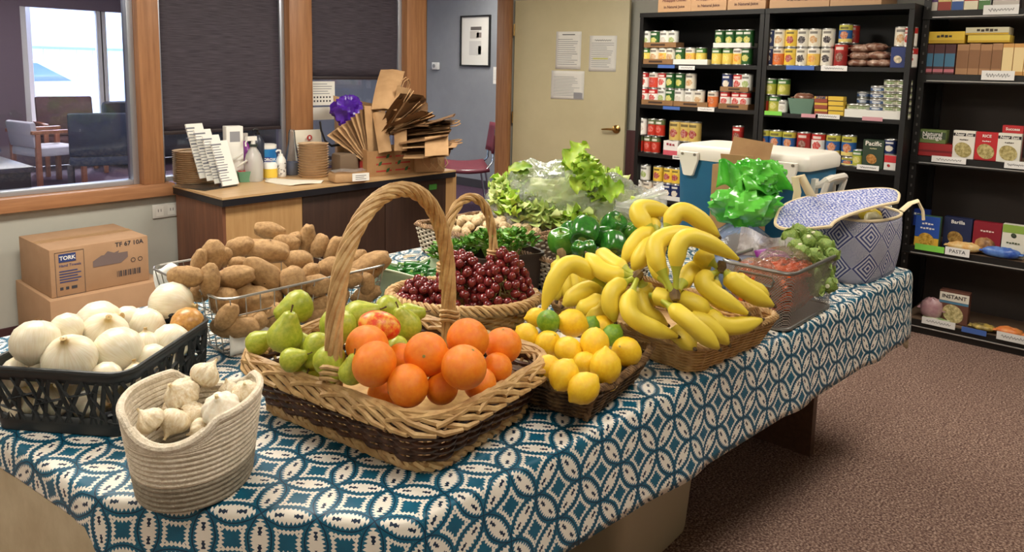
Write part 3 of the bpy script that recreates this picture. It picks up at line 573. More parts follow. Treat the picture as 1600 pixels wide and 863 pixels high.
# mesh bin of carrots and sprouts
m_mesh_metal = mat('silver_mesh', S(140, 138, 134), .35, metal=.9)
def mesh_mat():
    m, t, p = newmat('perforated_steel'); out = t.nodes['Material Output']; tc = N(t, 'TexCoord'); sx = N(t, 'SeparateXYZ'); t.links.new(tc.outputs['Object'], sx.inputs[0]); k = 260.
    a = mth(t, 'ADD', sx.outputs[0], sx.outputs[1]); dg1 = mth(t, 'PINGPONG', mth(t, 'MULTIPLY', mth(t, 'ADD', a, sx.outputs[2]), k), 1.); dg2 = mth(t, 'PINGPONG', mth(t, 'MULTIPLY', mth(t, 'SUBTRACT', a, sx.outputs[2]), k), 1.)
    wire = mth(t, 'MAXIMUM', mth(t, 'LESS_THAN', dg1, .28), mth(t, 'LESS_THAN', dg2, .28)); p.inputs['Base Color'].default_value = S(168, 162, 154); p.inputs['Metallic'].default_value = .35; p.inputs['Roughness'].default_value = .4
    tr = N(t, 'BsdfTransparent'); mx = N(t, 'MixShader'); t.links.new(wire, mx.inputs[0]); t.links.new(tr.outputs[0], mx.inputs[1]); t.links.new(p.outputs[0], mx.inputs[2]); t.links.new(mx.outputs[0], out.inputs[0]); return m
m_perf = mesh_mat()
MBn = (2.245, .872); mbn = thing('mesh_bin', 'silver perforated metal bin holding bagged carrots and brussels sprouts', 'bin', (*MBn, TZ+.006), radians(-1))
b = MB(); bw, bd, tw, td, hh = .345, .19, .375, .22, .175
q0, q1 = loop_at(bw, bd, tw, td, .03, 0, 80), loop_at(bw, bd, tw, td, .03, 1, 80)
hole = lambda p: p.x < -tw/2+.012 and abs(p.y) < .05
b.add([p+Vector((0, 0, .004)) for p in q0]+[p+Vector((0, 0, hh)) for p in q1], [(i, (i+1) % 80, 80+(i+1) % 80, 80+i) for i in range(80)]); b.build('mesh_wall', m_perf, mbn)
b = MB(); b.tube([p+Vector((0, 0, hh)) for p in q1], .0055, 8, True); b.build('rim', m_mesh_metal, mbn); b = MB(); b.tube([p+Vector((0, 0, .006)) for p in q0], .0055, 8, True); b.build('foot_rim', m_mesh_metal, mbn)
b = MB(); b.prism([(p.x, p.y) for p in q0], .003, .006); b.build('base', m_mesh_metal, mbn)
b = MB(); b.tube([(-tw/2+.002+.012*(z-.13)/-.15*-1, y, z) for y, z in ((-.05, .155), (.05, .155), (.055, .145), (.05, .128), (-.05, .128), (-.055, .145))], .004, 6, True); b.build('grip', m_mesh_metal, mbn)
# wire basket of potatoes
m_wire = mat('wire_steel', S(176, 172, 164), .3, metal=.9)
PW = (1.125, 1.905); pwk = thing('wire_basket', 'silver wire basket heaped with brown potatoes', 'basket', (*PW, TZ+.006), radians(-1)); tw, td, bw, bd, hh = .51, .43, .46, .38, .155
b = MB()
for f, r in ((0, .003), (.33, .002), (.66, .002)): b.tube([p+Vector((0, 0, .004+hh*f)) for p in loop_at(bw, bd, tw, td, .035, f, 60)], r, 6, True)
q0, q1 = loop_at(bw, bd, tw, td, .035, 0, 46), loop_at(bw, bd, tw, td, .035, 1, 46)
for i in range(46): b.tube([q0[i]+Vector((0, 0, .004)), q1[i]+Vector((0, 0, hh))], .0016, 5)
b.build('wires', m_wire, pwk)['kind'] = 'stuff'
b = MB(); b.tube([p+Vector((0, 0, hh)) for p in loop_at(bw, bd, tw, td, .035, 1, 80)], .0034, 8, True); b.build('rim', m_wire, pwk)
b = MB(); [b.tube([(-bw/2, -bd/2+bd*i/9, .003), (bw/2, -bd/2+bd*i/9, .003)], .0016, 5) for i in range(10)]; b.build('bottom_wires', m_wire, pwk)['kind'] = 'stuff'
o = MB().grid(lambda u, v: (-.235+.05*v*0+.12*u, -.205+.004*sin(u*9), .006+.075*v), 10, 6).build('liner_card', m_paper, pwk, solid=.001)
o = MB().grid(lambda u, v: (-.243+.004*sin(v*6), .02+.19*u, .06+.11*v+.02*sin(u*5)), 8, 6).build('liner_card', m_paper, pwk, solid=.001)
# black lattice tub of onions
m_tub = mat('black_plastic', S(30, 34, 36), .45)
oa = math.atan2(.58, .80); ob = (.548, 1.464); od = Vector((cos(oa), sin(oa), 0)); on = Vector((-sin(oa), cos(oa), 0)); oc = Vector((*ob, 0))+od*.172+on*.15
onb = thing('lattice_basket', 'black plastic basket with random lattice sides full of white onions', 'basket', (oc.x, oc.y, TZ+.006), oa); tw, td, bw, bd, hh = .345, .30, .325, .28, .13
def wallpt(s_, f, n=400, _c={}):
    if 'q0' not in _c: _c['q0'] = loop_at(bw, bd, tw, td, .04, 0, n); _c['q1'] = loop_at(bw, bd, tw, td, .04, 1, n)
    i = int(s_*n) % n; return _c['q0'][i].lerp(_c['q1'][i], f)+Vector((0, 0, hh*f))
b = MB(); b.add([wallpt(i/100, f)+Vector((0, 0, 0)) for f in (.82, .93, 1.0) for i in range(100)], [(l*100+i, l*100+(i+1) % 100, (l+1)*100+(i+1) % 100, (l+1)*100+i) for l in range(2) for i in range(100)]); b.build('rim_band', m_tub, onb, solid=.004)
b = MB(); b.tube([wallpt(i/100, 1.0) for i in range(100)], .005, 8, True); b.build('rim_lip', m_tub, onb)
b = MB(); b.add([wallpt(i/100, f) for f in (0, .12, .27) for i in range(100)], [(l*100+i, l*100+(i+1) % 100, (l+1)*100+(i+1) % 100, (l+1)*100+i) for l in range(2) for i in range(100)]+[tuple(range(99, -1, -1))]); b.build('base_band', m_tub, onb, solid=.003)
b = MB(); rr = random.Random(5)
for i in range(96):
    s0 = (i+rr.uniform(-.3, .3))/96; ds = (1 if i % 2 else -1)*rr.uniform(.006, .04); b.tube([wallpt(s0+ds*j/5, .18+.68*j/5) for j in range(6)], .0052, 4, flat=.6)
for i in range(34): s0 = (i+rr.uniform(-.3, .3))/34; f0 = rr.uniform(.3, .65); b.tube([wallpt(s0+.05*j/4, f0+.12*(j/4)*(1 if i % 2 else -1)) for j in range(5)], .0044, 4, flat=.6)
b.build('lattice', m_tub, onb, solid=0)['kind'] = 'stuff'
# coiled rope basket of garlic
ga_ = radians(43); GC = (.574, 1.238)
gar = thing('rope_basket', 'cream and grey coiled rope basket with cut-in handles holding garlic bulbs', 'basket', (*GC, TZ+.006), ga_)
m_rw = mat('rope_cream', S(226, 214, 194), .85, S(206, 192, 168), 90, bump=.4, bscale=260); m_rg = mat('rope_grey', S(160, 150, 132), .85, S(140, 130, 112), 90, bump=.4, bscale=260)
def rim_h(a):                       # rim dips at both ends where the handles are
    e = abs(cos(a)); return .150+.006*(1-e)-.034*max(0, (e-.74)/.26)**.7
NL = 17
def rope_pt(a, z): f = z/.17; return Vector(((.106+.027*f)*cos(a), (.088+.022*f)*sin(a), z))
for nm, l0, l1, mm in (('rope_band_grey', 0, 5, m_rg), ('rope_wall', 5, NL, m_rw)):
    b = MB()
    for l in range(l0, l1):
        zs = .006+l*.0094
        if zs < .112: b.tube([rope_pt(2*pi*i/72, zs) for i in range(72)], .0057, 8, True)
        else:
            f = (zs-.112)/(.006+(NL-1)*.0094-.112); b.tube([rope_pt(2*pi*i/96, .112+f*(rim_h(2*pi*i/96)-.112)) for i in range(96)], .0056, 8, True)
    b.build(nm, mm, gar)
b = MB(); b.tube([rope_pt(2*pi*i/96, rim_h(2*pi*i/96)+.004) for i in range(96)], .0068, 8, True); b.build('rim', m_rw, gar)
for sx in (1, -1):                  # handle loop bridging the dip, on the inside
    b = MB(); b.tube([rope_pt((0 if sx > 0 else pi)+a, .126+.022*abs(a/.62)**2)*.955+Vector((0, 0, .0)) for a in [(-.62+1.24*i/16) for i in range(17)]], .0065, 8); b.build('handle', m_rw, gar)
b = MB(); b.prism([(rope_pt(2*pi*i/40, 0).x, rope_pt(2*pi*i/40, 0).y) for i in range(40)], .001, .009); b.build('base', m_rg, gar)
# ================================================================== produce
def relax(items, it=60, keep=.10):
    """items: [pos, radius]; overlapping neighbours are eased apart, the farther one away from the viewer"""
    for _ in range(it):
        for i in range(len(items)):
            for j in range(i+1, len(items)):
                a, b_ = items[i], items[j]; d = b_[0]-a[0]; need = (a[1]+b_[1])*(1-keep)
                if d.length < need:
                    q = a if depth(a[0]) > depth(b_[0]) else b_; dr = (q[0]-CAM).normalized(); q[0] = q[0]+dr*min(.004, (need-d.length)*.5)
    return items
def keep_in(p, r, c, rz, w_, d, zrim, zmin):
    """a piece that lies below the rim stays inside its basket and above its floor"""
    R = Matrix.Rotation(rz, 3, 'Z'); q = R.inverted() @ Vector((p.x-c[0], p.y-c[1], 0)); z = max(p.z, zmin+r)
    if z-.25*r < zrim: q.x = min(max(q.x, -w_/2+r), w_/2-r); q.y = min(max(q.y, -d/2+r), d/2-r)
    q = R @ q; return Vector((q.x+c[0], q.y+c[1], z))
def rotM(seed, tilt=3.14):
    r = random.Random(seed); return Matrix.Rotation(r.uniform(0, 2*pi), 3, 'Z') @ Matrix.Rotation(r.uniform(-tilt, tilt), 3, 'X') @ Matrix.Rotation(r.uniform(0, 2*pi), 3, 'Z')
def view_axis(ang, toward=0.):
    """direction lying in the picture plane at ang (deg, ccw from image right), leaning toward the viewer by toward"""
    a = radians(ang); return (RT*cos(a)+UP*sin(a)-FW*toward).normalized()
# oranges ----------------------------------------------------------------
m_or = mat('orange_peel', S(244, 142, 30), .38, S(238, 122, 20), 5, bump=.25, bscale=95, spec=.5, sss=.08)
om = MB(); om.blob(lambda th, ph: (sin(th)*cos(ph), sin(th)*sin(ph), .95*cos(th)*(1-.03*max(0, cos(th))**8)), 28, 20); orange0 = om.build('orange', m_or); 
b = MB(); b.lathe([(0, .925), (.06, .935), (.075, .925), (.05, .92), (0, .915)], 8, cap=False); b.lathe([(.0, .94), (.03, .945), (.03, .93), (0, .93)], 6, cap=False); st0 = b.build('stem_scar', mat('stem_green', S(150, 140, 70), .7), orange0)
OR = relax([[Dp(x, y, d), r*d/F] for x, y, r, d in ((585, 569, 36, 1.37), (574, 541, 34, 1.45), (666, 554, 36, 1.37), (725, 574, 36, 1.36), (731, 531, 34, 1.46), (786, 540, 30, 1.50), (637, 603, 34, 1.36), (777, 575, 24, 1.47), (690, 607, 26, 1.40), (627, 560, 24, 1.50), (700, 575, 30, 1.50), (600, 615, 26, 1.46), (750, 600, 26, 1.44))])
for i, (p, r) in enumerate(OR):
    p = keep_in(p, r, FB, fr, .40, .54, TZ+.115, TZ+.012)
    o = orange0 if i == 0 else copy_tree(orange0); place(o, p, rotM(i*3+1) if i != 2 else frame((-FW+UP*.15), RT), s=r); tag(o, 'orange showing its stem scar, in the middle of the oranges', 'orange') if i == 2 else tag(o, 'low orange half buried under the other oranges at the basket rim', 'orange', 'half buried oranges') if i in (6, 7, 8) else tag(o, 'bright orange heaped in the front half of the tall-handled wicker basket', 'orange', 'oranges in the handled basket')
# pears and one red mango-like fruit ------------------------------------
m_pear = mat('pear_skin', S(182, 186, 62), .4, S(150, 164, 40), 4, bump=.05, bscale=60, sss=.05)
pm = MB(); pm.lathe([(0, -.93), (.25, -.95), (.55, -.86), (.85, -.62), (.98, -.25), (.95, .1), (.78, .45), (.58, .8), (.45, 1.05), (.36, 1.22), (.2, 1.32), (0, 1.31)], 24, cap=False)
pear0 = pm.build('pear', m_pear, ang=80); b = MB(); b.tube([(0, 0, 1.28), (.04, 0, 1.5), (.12, .02, 1.7)], [.05, .045, .06], 6); b.build('stem', mat('pear_stem', S(84, 60, 36), .7), pear0)
b = MB(); b.lathe([(0, -.90), (.1, -.93), (.13, -.955), (.09, -.97), (0, -.95)], 8, cap=False); b.build('calyx', MATS['pear_stem'], pear0)
PE = ((463, 480, 27, 1.66, 200, .5), (446, 523, 29, 1.52, 75, .1), (497, 545, 26, 1.50, 250, .6), (527, 512, 30, 1.57, 255, -.2), (563, 494, 27, 1.62, 20, .2), (516, 566, 27, 1.44, 300, .6), (482, 548, 24, 1.56, 120, .2), (457, 562, 20, 1.46, 20, .1), (608, 485, 24, 1.66, 340, .2), (634, 508, 25, 1.62, 110, .3), (404, 535, 20, 1.58, 30, .1), (622, 545, 20, 1.56, 330, 0), (550, 580, 22, 1.40, 80, .2), (476, 585, 22, 1.50, 10, 0), (640, 492, 20, 1.72, 10, 0))
PR = relax([[Dp(x, y, d), r*d/F] for x, y, r, d, a, t in PE], 40, .2)
for i, ((p, r), q) in enumerate(zip(PR, PE)):
    p = keep_in(p, r, FB, fr, .40, .55, TZ+.10, TZ+.012)
    o = pear0 if i == 0 else copy_tree(pear0); place(o, p, frame(view_axis(q[4], q[5]), FW), s=r*.98); L5 = {1: 'upright pear with its stem pointing up beside the rim', 9: 'pear leaning against the red blushed fruit', 5: 'pear showing its calyx against the basket handle'}; tag(o, L5.get(i, 'yellow-green pear in the rear half of the tall-handled wicker basket'), 'pear', None if i in L5 else 'pears in the handled basket')
mg = MB(); mg.blob(lambda th, ph: (sin(th)*cos(ph), .85*sin(th)*sin(ph), 1.25*cos(th)+.1*sin(th)*cos(ph)), 22, 16); o = mg.build('red_pear', mat('blush_skin', S(214, 70, 36), .4, S(226, 168, 60), 2.2, lo=.42, hi=.6))
place(o, Dp(593, 509, 1.50), frame(view_axis(-15), FW), s=.034); tag(o, 'red and yellow blushed fruit between the pears and oranges', 'fruit')
# lemons and limes ------------------------------------------------------
def citrus(n, m):
    b = MB(); b.lathe([(0, -1.28), (.08, -1.27), (.15, -1.2), (.28, -1.08), (.62, -.86), (.92, -.45), (1, 0), (.92, .45), (.62, .86), (.32, 1.06), (.2, 1.15), (.1, 1.2), (0, 1.2)], 20, cap=False); o = b.build(n, m, ang=80)
    q = MB(); q.lathe([(0, 1.18), (.07, 1.2), (.07, 1.24), (0, 1.25)], 6, cap=False); q.build('stem_end', MATS['stem_green'], o); return o
lem0 = citrus('lemon', mat('lemon_peel', S(244, 204, 44), .36, S(236, 188, 30), 5, bump=.2, bscale=90, sss=.06)); lim0 = citrus('lime', mat('lime_peel', S(92, 142, 34), .36, S(128, 164, 44), 4, bump=.2, bscale=90))
LE = [(823, 524, 19, 1.72), (856, 538, 22, 1.66), (894, 505, 23, 1.75), (888, 548, 23, 1.62), (929, 537, 24, 1.66), (979, 550, 24, 1.70), (946, 573, 26, 1.59), (881, 586, 25, 1.53), (912, 607, 25, 1.50), (855, 573, 19, 1.58), (913, 567, 18, 1.62), (838, 496, 16, 1.82), (905, 578, 16, 1.64), (960, 600, 18, 1.62), (940, 512, 20, 1.80), (865, 560, 18, 1.70)]
LI = [(857, 503, 19, 1.74), (921, 512, 17, 1.77), (957, 524, 17, 1.76)]
its = relax([[Dp(x, y, d), r*d/F*1.02] for x, y, r, d in LE+LI], 40, .12)
for i, (p, r) in enumerate(its):
    p = keep_in(p, r, LB, la_, .30, .27, TZ+.07, TZ+.012)
    lm = i < len(LE); src = lem0 if lm else lim0; o = src if i in (0, len(LE)) else copy_tree(src); rr = random.Random(i+20)
    place(o, p, frame(view_axis(rr.uniform(0, 360), rr.uniform(-.3, 1.2)), FW), s=r*.95)
    tag(o, 'yellow lemon in the small dark seagrass basket' if lm else 'green lime among the lemons in the small seagrass basket', 'lemon' if lm else 'lime', 'lemons in the seagrass basket' if lm else 'limes among the lemons')
# bananas ---------------------------------------------------------------
m_ban = mat('banana_skin', S(232, 208, 66), .5, S(216, 190, 56), 7, bump=.05, lo=.3, hi=.8); m_bang = mat('banana_green', S(170, 176, 56), .45); m_bant = mat('banana_tip', S(78, 58, 32), .7); m_crown = mat('banana_crown', S(128, 104, 56), .7, S(90, 66, 36), 40)
def bez(P, n):
    P = [Vector(p) for p in P]; out = []
    for i in range(n+1):
        t = i/n; Q = P
        while len(Q) > 1: Q = [a.lerp(b_, t) for a, b_ in zip(Q, Q[1:])]
        out.append(Q[0])
    return out
def banana(t_, P, r):
    q = bez(P, 22); rs = []
    for i in range(23):
        t = i/22; rs.append(r*(.32+.05*t if t < .12 else .34+(.66)*min(1, (t-.12)/.16)**.8 if t < .28 else 1.0-.04*abs(t-.55) if t < .8 else max(.22, (1-((t-.8)/.2)**2.2*.78))))
    b = MB(); k = len(b.f); b.tube(q, rs, 15, ridge=.045)
    for i, f in enumerate(b.f): b.m[i] = 1 if i < 60 else 0
    # five soft ridges
    c = MB(); o = b.build('banana', [m_ban, m_bang], t_, ang=70); e = (q[-1]-q[-2]).normalized(); c.tube([q[-1]-e*.002, q[-1]+e*.005, q[-1]+e*.009], [r*.24, r*.2, r*.12], 7); c.build('tip', m_bant, o); return o
def bunch(lab, crown, bans):
    cp = Dp(*crown); t_ = thing('banana_bunch', lab, 'bananas', cp, 0, 'banana bunches in the tan tray')
    c = MB(); dirs = []
    for pts in bans:
        P = [Dp(*p[:3])-cp for p in pts]
        if len(P) == 3: P = [P[0]*.0+(P[0])*1, P[0].lerp(P[1], .8), P[1]*1.25-P[0].lerp(P[2], .5)*.25, P[2]]
        dirs.append(P[1]-P[0]); rr = pts[0][3] if len(pts[0]) > 3 else 14.5; banana(t_, P, rr*Dp(*pts[1][:3]).length*0+rr*pts[1][2]/F)
    dv = sum(dirs, Vector()).normalized(); c.tube([-dv*.018, -dv*.005, dv*.01], [.010, .014, .010], 8); c.build('crown', m_crown, t_)
bunch('banana bunch with crown in the middle of the pile, fruit fanning down and left', (994, 433, 1.86), [
 [(992, 432, 1.86), (945, 430, 1.86), (917, 397, 1.92)], [(990, 428, 1.87), (955, 412, 1.92), (935, 392, 1.98), ], [(988, 436, 1.85), (950, 455, 1.80), (961, 503, 1.80)], [(995, 437, 1.85), (973, 495, 1.74), (1058, 526, 1.78)], [(1000, 437, 1.87), (1010, 460, 1.88), (1020, 478, 1.90)], [(997, 437, 1.9), (1000, 485, 1.84), (1042, 508, 1.86)]])
bunch('banana bunch lying at the left end, one long fruit arching over the rest', (952, 452, 1.92), [
 [(950, 451, 1.92), (885, 398, 1.86), (849, 485, 1.84, 16)], [(950, 456, 1.95), (915, 450, 1.93), (880, 478, 1.92)], [(948, 460, 1.92), (925, 478, 1.9), (900, 486, 1.9)], [(955, 462, 1.9), (945, 490, 1.86), (915, 498, 1.86)]])
bunch('banana bunch behind the left end with several thin stems standing up', (878, 399, 2.1), [
 [(873, 400, 2.1, 12), (872, 425, 2.08), (870, 470, 2.05)], [(879, 400, 2.1, 12), (884, 425, 2.08), (886, 470, 2.05)], [(884, 401, 2.1, 12), (896, 425, 2.08), (905, 470, 2.05)], [(888, 402, 2.1, 12), (905, 422, 2.08), (930, 455, 2.05)]])
bunch('topmost banana bunch whose fruit curl over the peak of the pile', (1034, 378, 1.98), [
 [(1030, 377, 1.98), (985, 322, 2.04), (1052, 333, 2.08)], [(1036, 374, 1.98), (1060, 318, 2.0), (1123, 370, 2.0)], [(1028, 376, 1.99), (1005, 362, 2.0), (973, 412, 1.98)], [(1029, 380, 1.98), (1010, 385, 1.96), (990, 424, 1.94)], [(1030, 372, 2.0), (1010, 340, 2.1), (1030, 338, 2.15)]])
bunch('large banana bunch in front of the peak, fruit rising from a crown below', (1054, 458, 1.78), [
 [(1050, 455, 1.78), (1010, 372, 1.82), (1100, 365, 1.92, 16)], [(1056, 452, 1.78), (1058, 358, 1.78), (1153, 405, 1.84, 17)], [(1046, 452, 1.80), (1020, 405, 1.88), (1035, 375, 1.94)], [(1060, 455, 1.80), (1075, 425, 1.88), (1110, 412, 1.92)]])
bunch('greenish banana bunch at the right end leaning on the handle of the tray', (1126, 420, 1.86), [
 [(1122, 418, 1.86), (1095, 398, 1.88), (1100, 432, 1.90)], [(1122, 424, 1.86), (1088, 442, 1.82), (1168, 490, 1.82)], [(1130, 422, 1.86), (1150, 445, 1.84), (1208, 478, 1.86)], [(1120, 424, 1.88), (1110, 462, 1.86), (1150, 480, 1.88)], [(1135, 424, 1.88), (1165, 450, 1.9), (1200, 462, 1.94)]])
bunch('low banana bunch lying along the near rim of the tray', (1030, 462, 1.86), [
 [(1035, 470, 1.80), (1075, 500, 1.74), (1123, 545, 1.74)], [(1050, 465, 1.86), (1080, 470, 1.82), (1108, 488, 1.82)], [(1015, 462, 1.84), (1035, 464, 1.82), (1053, 472, 1.80)], [(1065, 500, 1.82), (1100, 500, 1.80), (1138, 538, 1.80)], [(1050, 515, 1.84), (1062, 522, 1.82), (1085, 545, 1.76)], [(1100, 470, 1.84), (1125, 515, 1.80), (1190, 500, 1.84)], [(1060, 480, 1.86), (1085, 500, 1.84), (1115, 540, 1.82)]])
# potatoes --------------------------------------------------------------
m_pot = mat('potato_skin', S(190, 152, 102), .75, S(140, 104, 64), 3.2, bump=.35, bscale=26, lo=.3, hi=.75)
def potato_mesh(seed):
    r = random.Random(seed); bend = r.uniform(-.12, .12); k = r.uniform(.9, 1.1); b = MB()
    def fn(th, ph):
        z = cos(th); s_ = sin(th)**.85; n_ = 1+.13*fbm((s_*cos(ph), s_*sin(ph), z*1.4), 1.6, seed)
        return ((s_*cos(ph)*k*n_+bend*(1-z*z)*1.2), s_*sin(ph)/k*n_, 1.65*z*n_)
    b.blob(fn, 22, 18); me = b.build('potato', m_pot).data
    return me
pot_me = [potato_mesh(i+3) for i in range(6)]
for o in [o for o in list(COL.objects) if o.name.startswith('potato')]: bpy.data.objects.remove(o)
eye = MB(); eye.lathe([(0, .004), (.05, .0), (.07, .02), (.05, .03), (0, .015)], 7, cap=False); eye_me = eye.build('eye_spot', mat('potato_eye', S(92, 64, 40), .8)); eye_d = eye_me.data; bpy.data.objects.remove(eye_me)
PT = ((215, 368, 98, 60, -6, .9), (372, 250, 90, 62, 82, .95), (350, 385, 92, 56, 95, .9), (495, 370, 105, 64, 8, .91), (655, 355, 125, 66, -40, .92), (665, 225, 140, 68, -8, .95), (520, 205, 85, 58, 15, .97), (690, 112, 88, 44, -12, .99), (850, 275, 82, 56, -5, .93), (898, 165, 92, 48, 84, .97), (968, 195, 66, 45, 70, .96), (1050, 215, 80, 50, 60, .96), (1108, 205, 58, 44, 100, .97), (1040, 318, 82, 55, 10, .92), (915, 348, 60, 48, 60, .9), (1240, 315, 135, 72, 28, .92), (1160, 275, 80, 44, 25, .94), (820, 400, 92, 75, 100, .89), (605, 508, 125, 88, -18, .88), (435, 505, 80, 68, 20, .88), (520, 660, 135, 66, 0, .80), (290, 285, 75, 42, 80, .94), (785, 180, 72, 44, -10, .98), (830, 158, 50, 40, 20, 1.0), (510, 292, 52, 36, 0, .93), (1060, 425, 80, 44, 20, .86), (1075, 500, 75, 50, 60, .83), (1230, 470, 85, 48, 20, .85), (1290, 430, 66, 40, 90, .87), (720, 500, 60, 50, 90, .86), (430, 260, 60, 40, 60, .95), (740, 600, 90, 60, 20, .80), (900, 480, 80, 60, 0, .84), (960, 540, 80, 55, 30, .8), (300, 450, 60, 50, 70, .87), (620, 640, 90, 60, 20, .8), (840, 560, 90, 60, -20, .8), (1010, 600, 90, 60, 10, .8), (440, 600, 80, 56, 60, .8), (680, 440, 80, 60, 40, .86), (950, 420, 80, 56, 0, .86), (1130, 380, 80, 56, 10, .88), (560, 440, 80, 56, 0, .87))
for i, (cx, cy, a, b_, ang, zz) in enumerate(PT):
    px, py = 230+cx/3.595, 330+cy/3.595; d = 1.80+.0030*max(-20, 475-py)+.00105*(px-340)+(.10 if cy > 430 else 0); p = Dp(px, py, d); s_ = b_/3.595*d/F*1.05; sl_ = a/3.595*d/F/1.65*1.04
    p = keep_in(p, s_*1.1, PW, radians(-1), .53, .45, TZ+.145, TZ+.01); o = link('potato', pot_me[i % 6]); place(o, p, frame(view_axis(ang, (rnd.random()-.5)*.5), FW), s=(s_, s_, sl_)); L5 = {7: 'topmost small potato crowning the wire basket heap', 5: 'long potato lying across just below the topmost one', 9: 'potato standing on end at the back of the wire basket', 15: 'large potato resting on the wire rim next to the green bowl', 20: 'potato low in the basket seen through the wires by the pears', 0: 'potato lying by the basket rim next to the outlet side card'}; tag(o, L5.get(i, 'brown russet potato in the wire basket heap'), 'potato', None if i in L5 else 'potatoes in the wire basket')
    for j in range(3):
        th, ph = rnd.uniform(.6, 2.4), rnd.uniform(0, 6.28); e = link('eye_spot', eye_d, o); v = Vector((sin(th)*cos(ph), sin(th)*sin(ph), 1.6*cos(th))); place(e, v*.985, frame(v), s=1)
# onions ----------------------------------------------------------------
def onion_mat():
    m, t, p = newmat('white_onion_skin'); tc = N(t, 'TexCoord'); sx = N(t, 'SeparateXYZ'); t.links.new(tc.outputs['Object'], sx.inputs[0]); an = mth(t, 'ARCTAN2', sx.outputs[1], sx.outputs[0]); cb = N(t, 'CombineXYZ'); t.links.new(mth(t, 'MULTIPLY', an, 6.), cb.inputs[0]); t.links.new(mth(t, 'MULTIPLY', sx.outputs[2], .8), cb.inputs[2])
    nz = N(t, 'TexNoise', inp={'Scale': 2.2, 'Detail': 5}); t.links.new(cb.outputs[0], nz.inputs[0]); mr = N(t, 'MapRange', inp={1: .4, 2: .75}); t.links.new(nz.outputs[0], mr.inputs[0])
    c = mixc(t, mr.outputs[0], S(236, 228, 206), S(220, 206, 170)); tip = N(t, 'MapRange', inp={1: .8, 2: 1.1}); t.links.new(mth(t, 'ABSOLUTE', sx.outputs[2]), tip.inputs[0]); t.links.new(mixc(t, tip.outputs[0], c, S(188, 160, 104)), p.inputs['Base Color'])
    p.inputs['Roughness'].default_value = .32; p.inputs['Subsurface Weight'].default_value = .1; p.inputs['Subsurface Scale'].default_value = .02; return m
m_on = onion_mat()
b = MB(); b.lathe([(0, -.86), (.2, -.88), (.5, -.80), (.85, -.5), (1.0, -.05), (.93, .4), (.66, .74), (.34, .92), (.17, 1.03), (.10, 1.16), (.13, 1.26), (.02, 1.27)], 26, cap=False); on0 = b.build('onion', m_on, ang=80)
b = MB(); rr = random.Random(3)
for j in range(14): a_ = rr.uniform(0, 6.28); b.tube([(.05*cos(a_), .05*sin(a_), -.86), (.12*cos(a_), .12*sin(a_), -.93), (.17*cos(a_), .17*sin(a_), -.92)], .014, 4)
b.build('roots', mat('dry_root', S(120, 92, 54), .9), on0)
ON = ((130, 475, 85, 270, .2), (70, 590, 62, 90, 0), (252, 545, 94, 80, .7), (240, 430, 60, 330, 0), (360, 412, 84, 20, .2), (380, 455, 85, 60, .6), (430, 515, 92, 150, -.2), (465, 400, 55, 200, 0), (555, 405, 70, 250, .8), (622, 338, 80, -5, .1), (635, 478, 70, 240, .7), (530, 490, 52, 90, 0), (555, 545, 60, 20, 0), (150, 590, 50, 30, 0), (385, 610, 60, 10, 0), (700, 412, 62, 190, .1), (20, 680, 60, 0, 0), (130, 660, 70, 50, 0), (270, 700, 70, 80, 0), (400, 680, 66, 200, 0), (500, 610, 56, 100, 0), (610, 560, 50, 100, 0), (330, 760, 60, 0, 0), (190, 770, 60, 90, 0), (90, 770, 60, 90, 0))
its = relax([[Dp(x/2.333, 330+y/2.333, max(1.462+r/2.333*1.45/F+(.03 if y > 570 else 0), 1.46+.0016*(590-330-y/2.333)+.0008*(x/2.333-100))), r/2.333*1.45/F] for x, y, r, a, t in ON], 60, .15)
m_yel = mat('yellow_onion_skin', S(206, 156, 84), .35, S(180, 124, 62), 6)
for i, ((p, r), q) in enumerate(zip(its, ON)):
    o = on0 if i == 0 else copy_tree(on0); r = q[2]/2.333*depth(p)/F; p = keep_in(p, r*1.02, (oc.x, oc.y), oa, .345, .30, TZ+.13, TZ+.012); place(o, p, frame(view_axis(q[3], q[4]), FW), s=r)
    if i == 15: o.data = o.data.copy(); o.data.materials[0] = m_yel; tag(o, 'yellow-brown onion tucked among the white ones by the wire basket', 'onion')
    elif i == 9: tag(o, 'topmost large white onion at the far corner of the black basket', 'onion')
    elif i > 15: tag(o, 'white onion low in the black basket behind its lattice', 'onion', 'onions behind the lattice')
    else: tag(o, 'white onion in the black lattice basket', 'onion', 'white onions in the lattice basket')
# garlic ----------------------------------------------------------------
def garlic_mesh(seed):
    b = MB(); k = 8+seed % 3
    PZ = [(0, -.70), (.42, -.74), (.82, -.52), (1.0, -.12), (.96, .2), (.72, .52), (.40, .74), (.20, .92), (.13, 1.08), (.0, 1.12)]
    def fn(th, ph):
        t = (1-th/pi)*9; i = min(8, int(t)); f = t-i; r_ = PZ[i][0]*(1-f)+PZ[i+1][0]*f; z = PZ[i][1]*(1-f)+PZ[i+1][1]*f
        lob = 1+.13*(abs(sin(ph*k/2+seed))**.6-.5)*min(1, r_*1.3)+.05*sin(ph+seed*2); return (r_*cos(ph)*lob, r_*sin(ph)*lob, z)
    b.blob(fn, 48, 22); return b
m_gar = mat('garlic_skin', S(238, 228, 206), .55, S(214, 192, 150), 3.5, stretch=(2, 2, .5), bump=.1, sss=.05); m_garp = mat('garlic_skin_pale', S(244, 238, 224), .5, S(228, 216, 192), 4, sss=.05)
g0 = [garlic_mesh(i).build('garlic_bulb', m_garp if i == 2 else m_gar, ang=80) for i in range(3)]
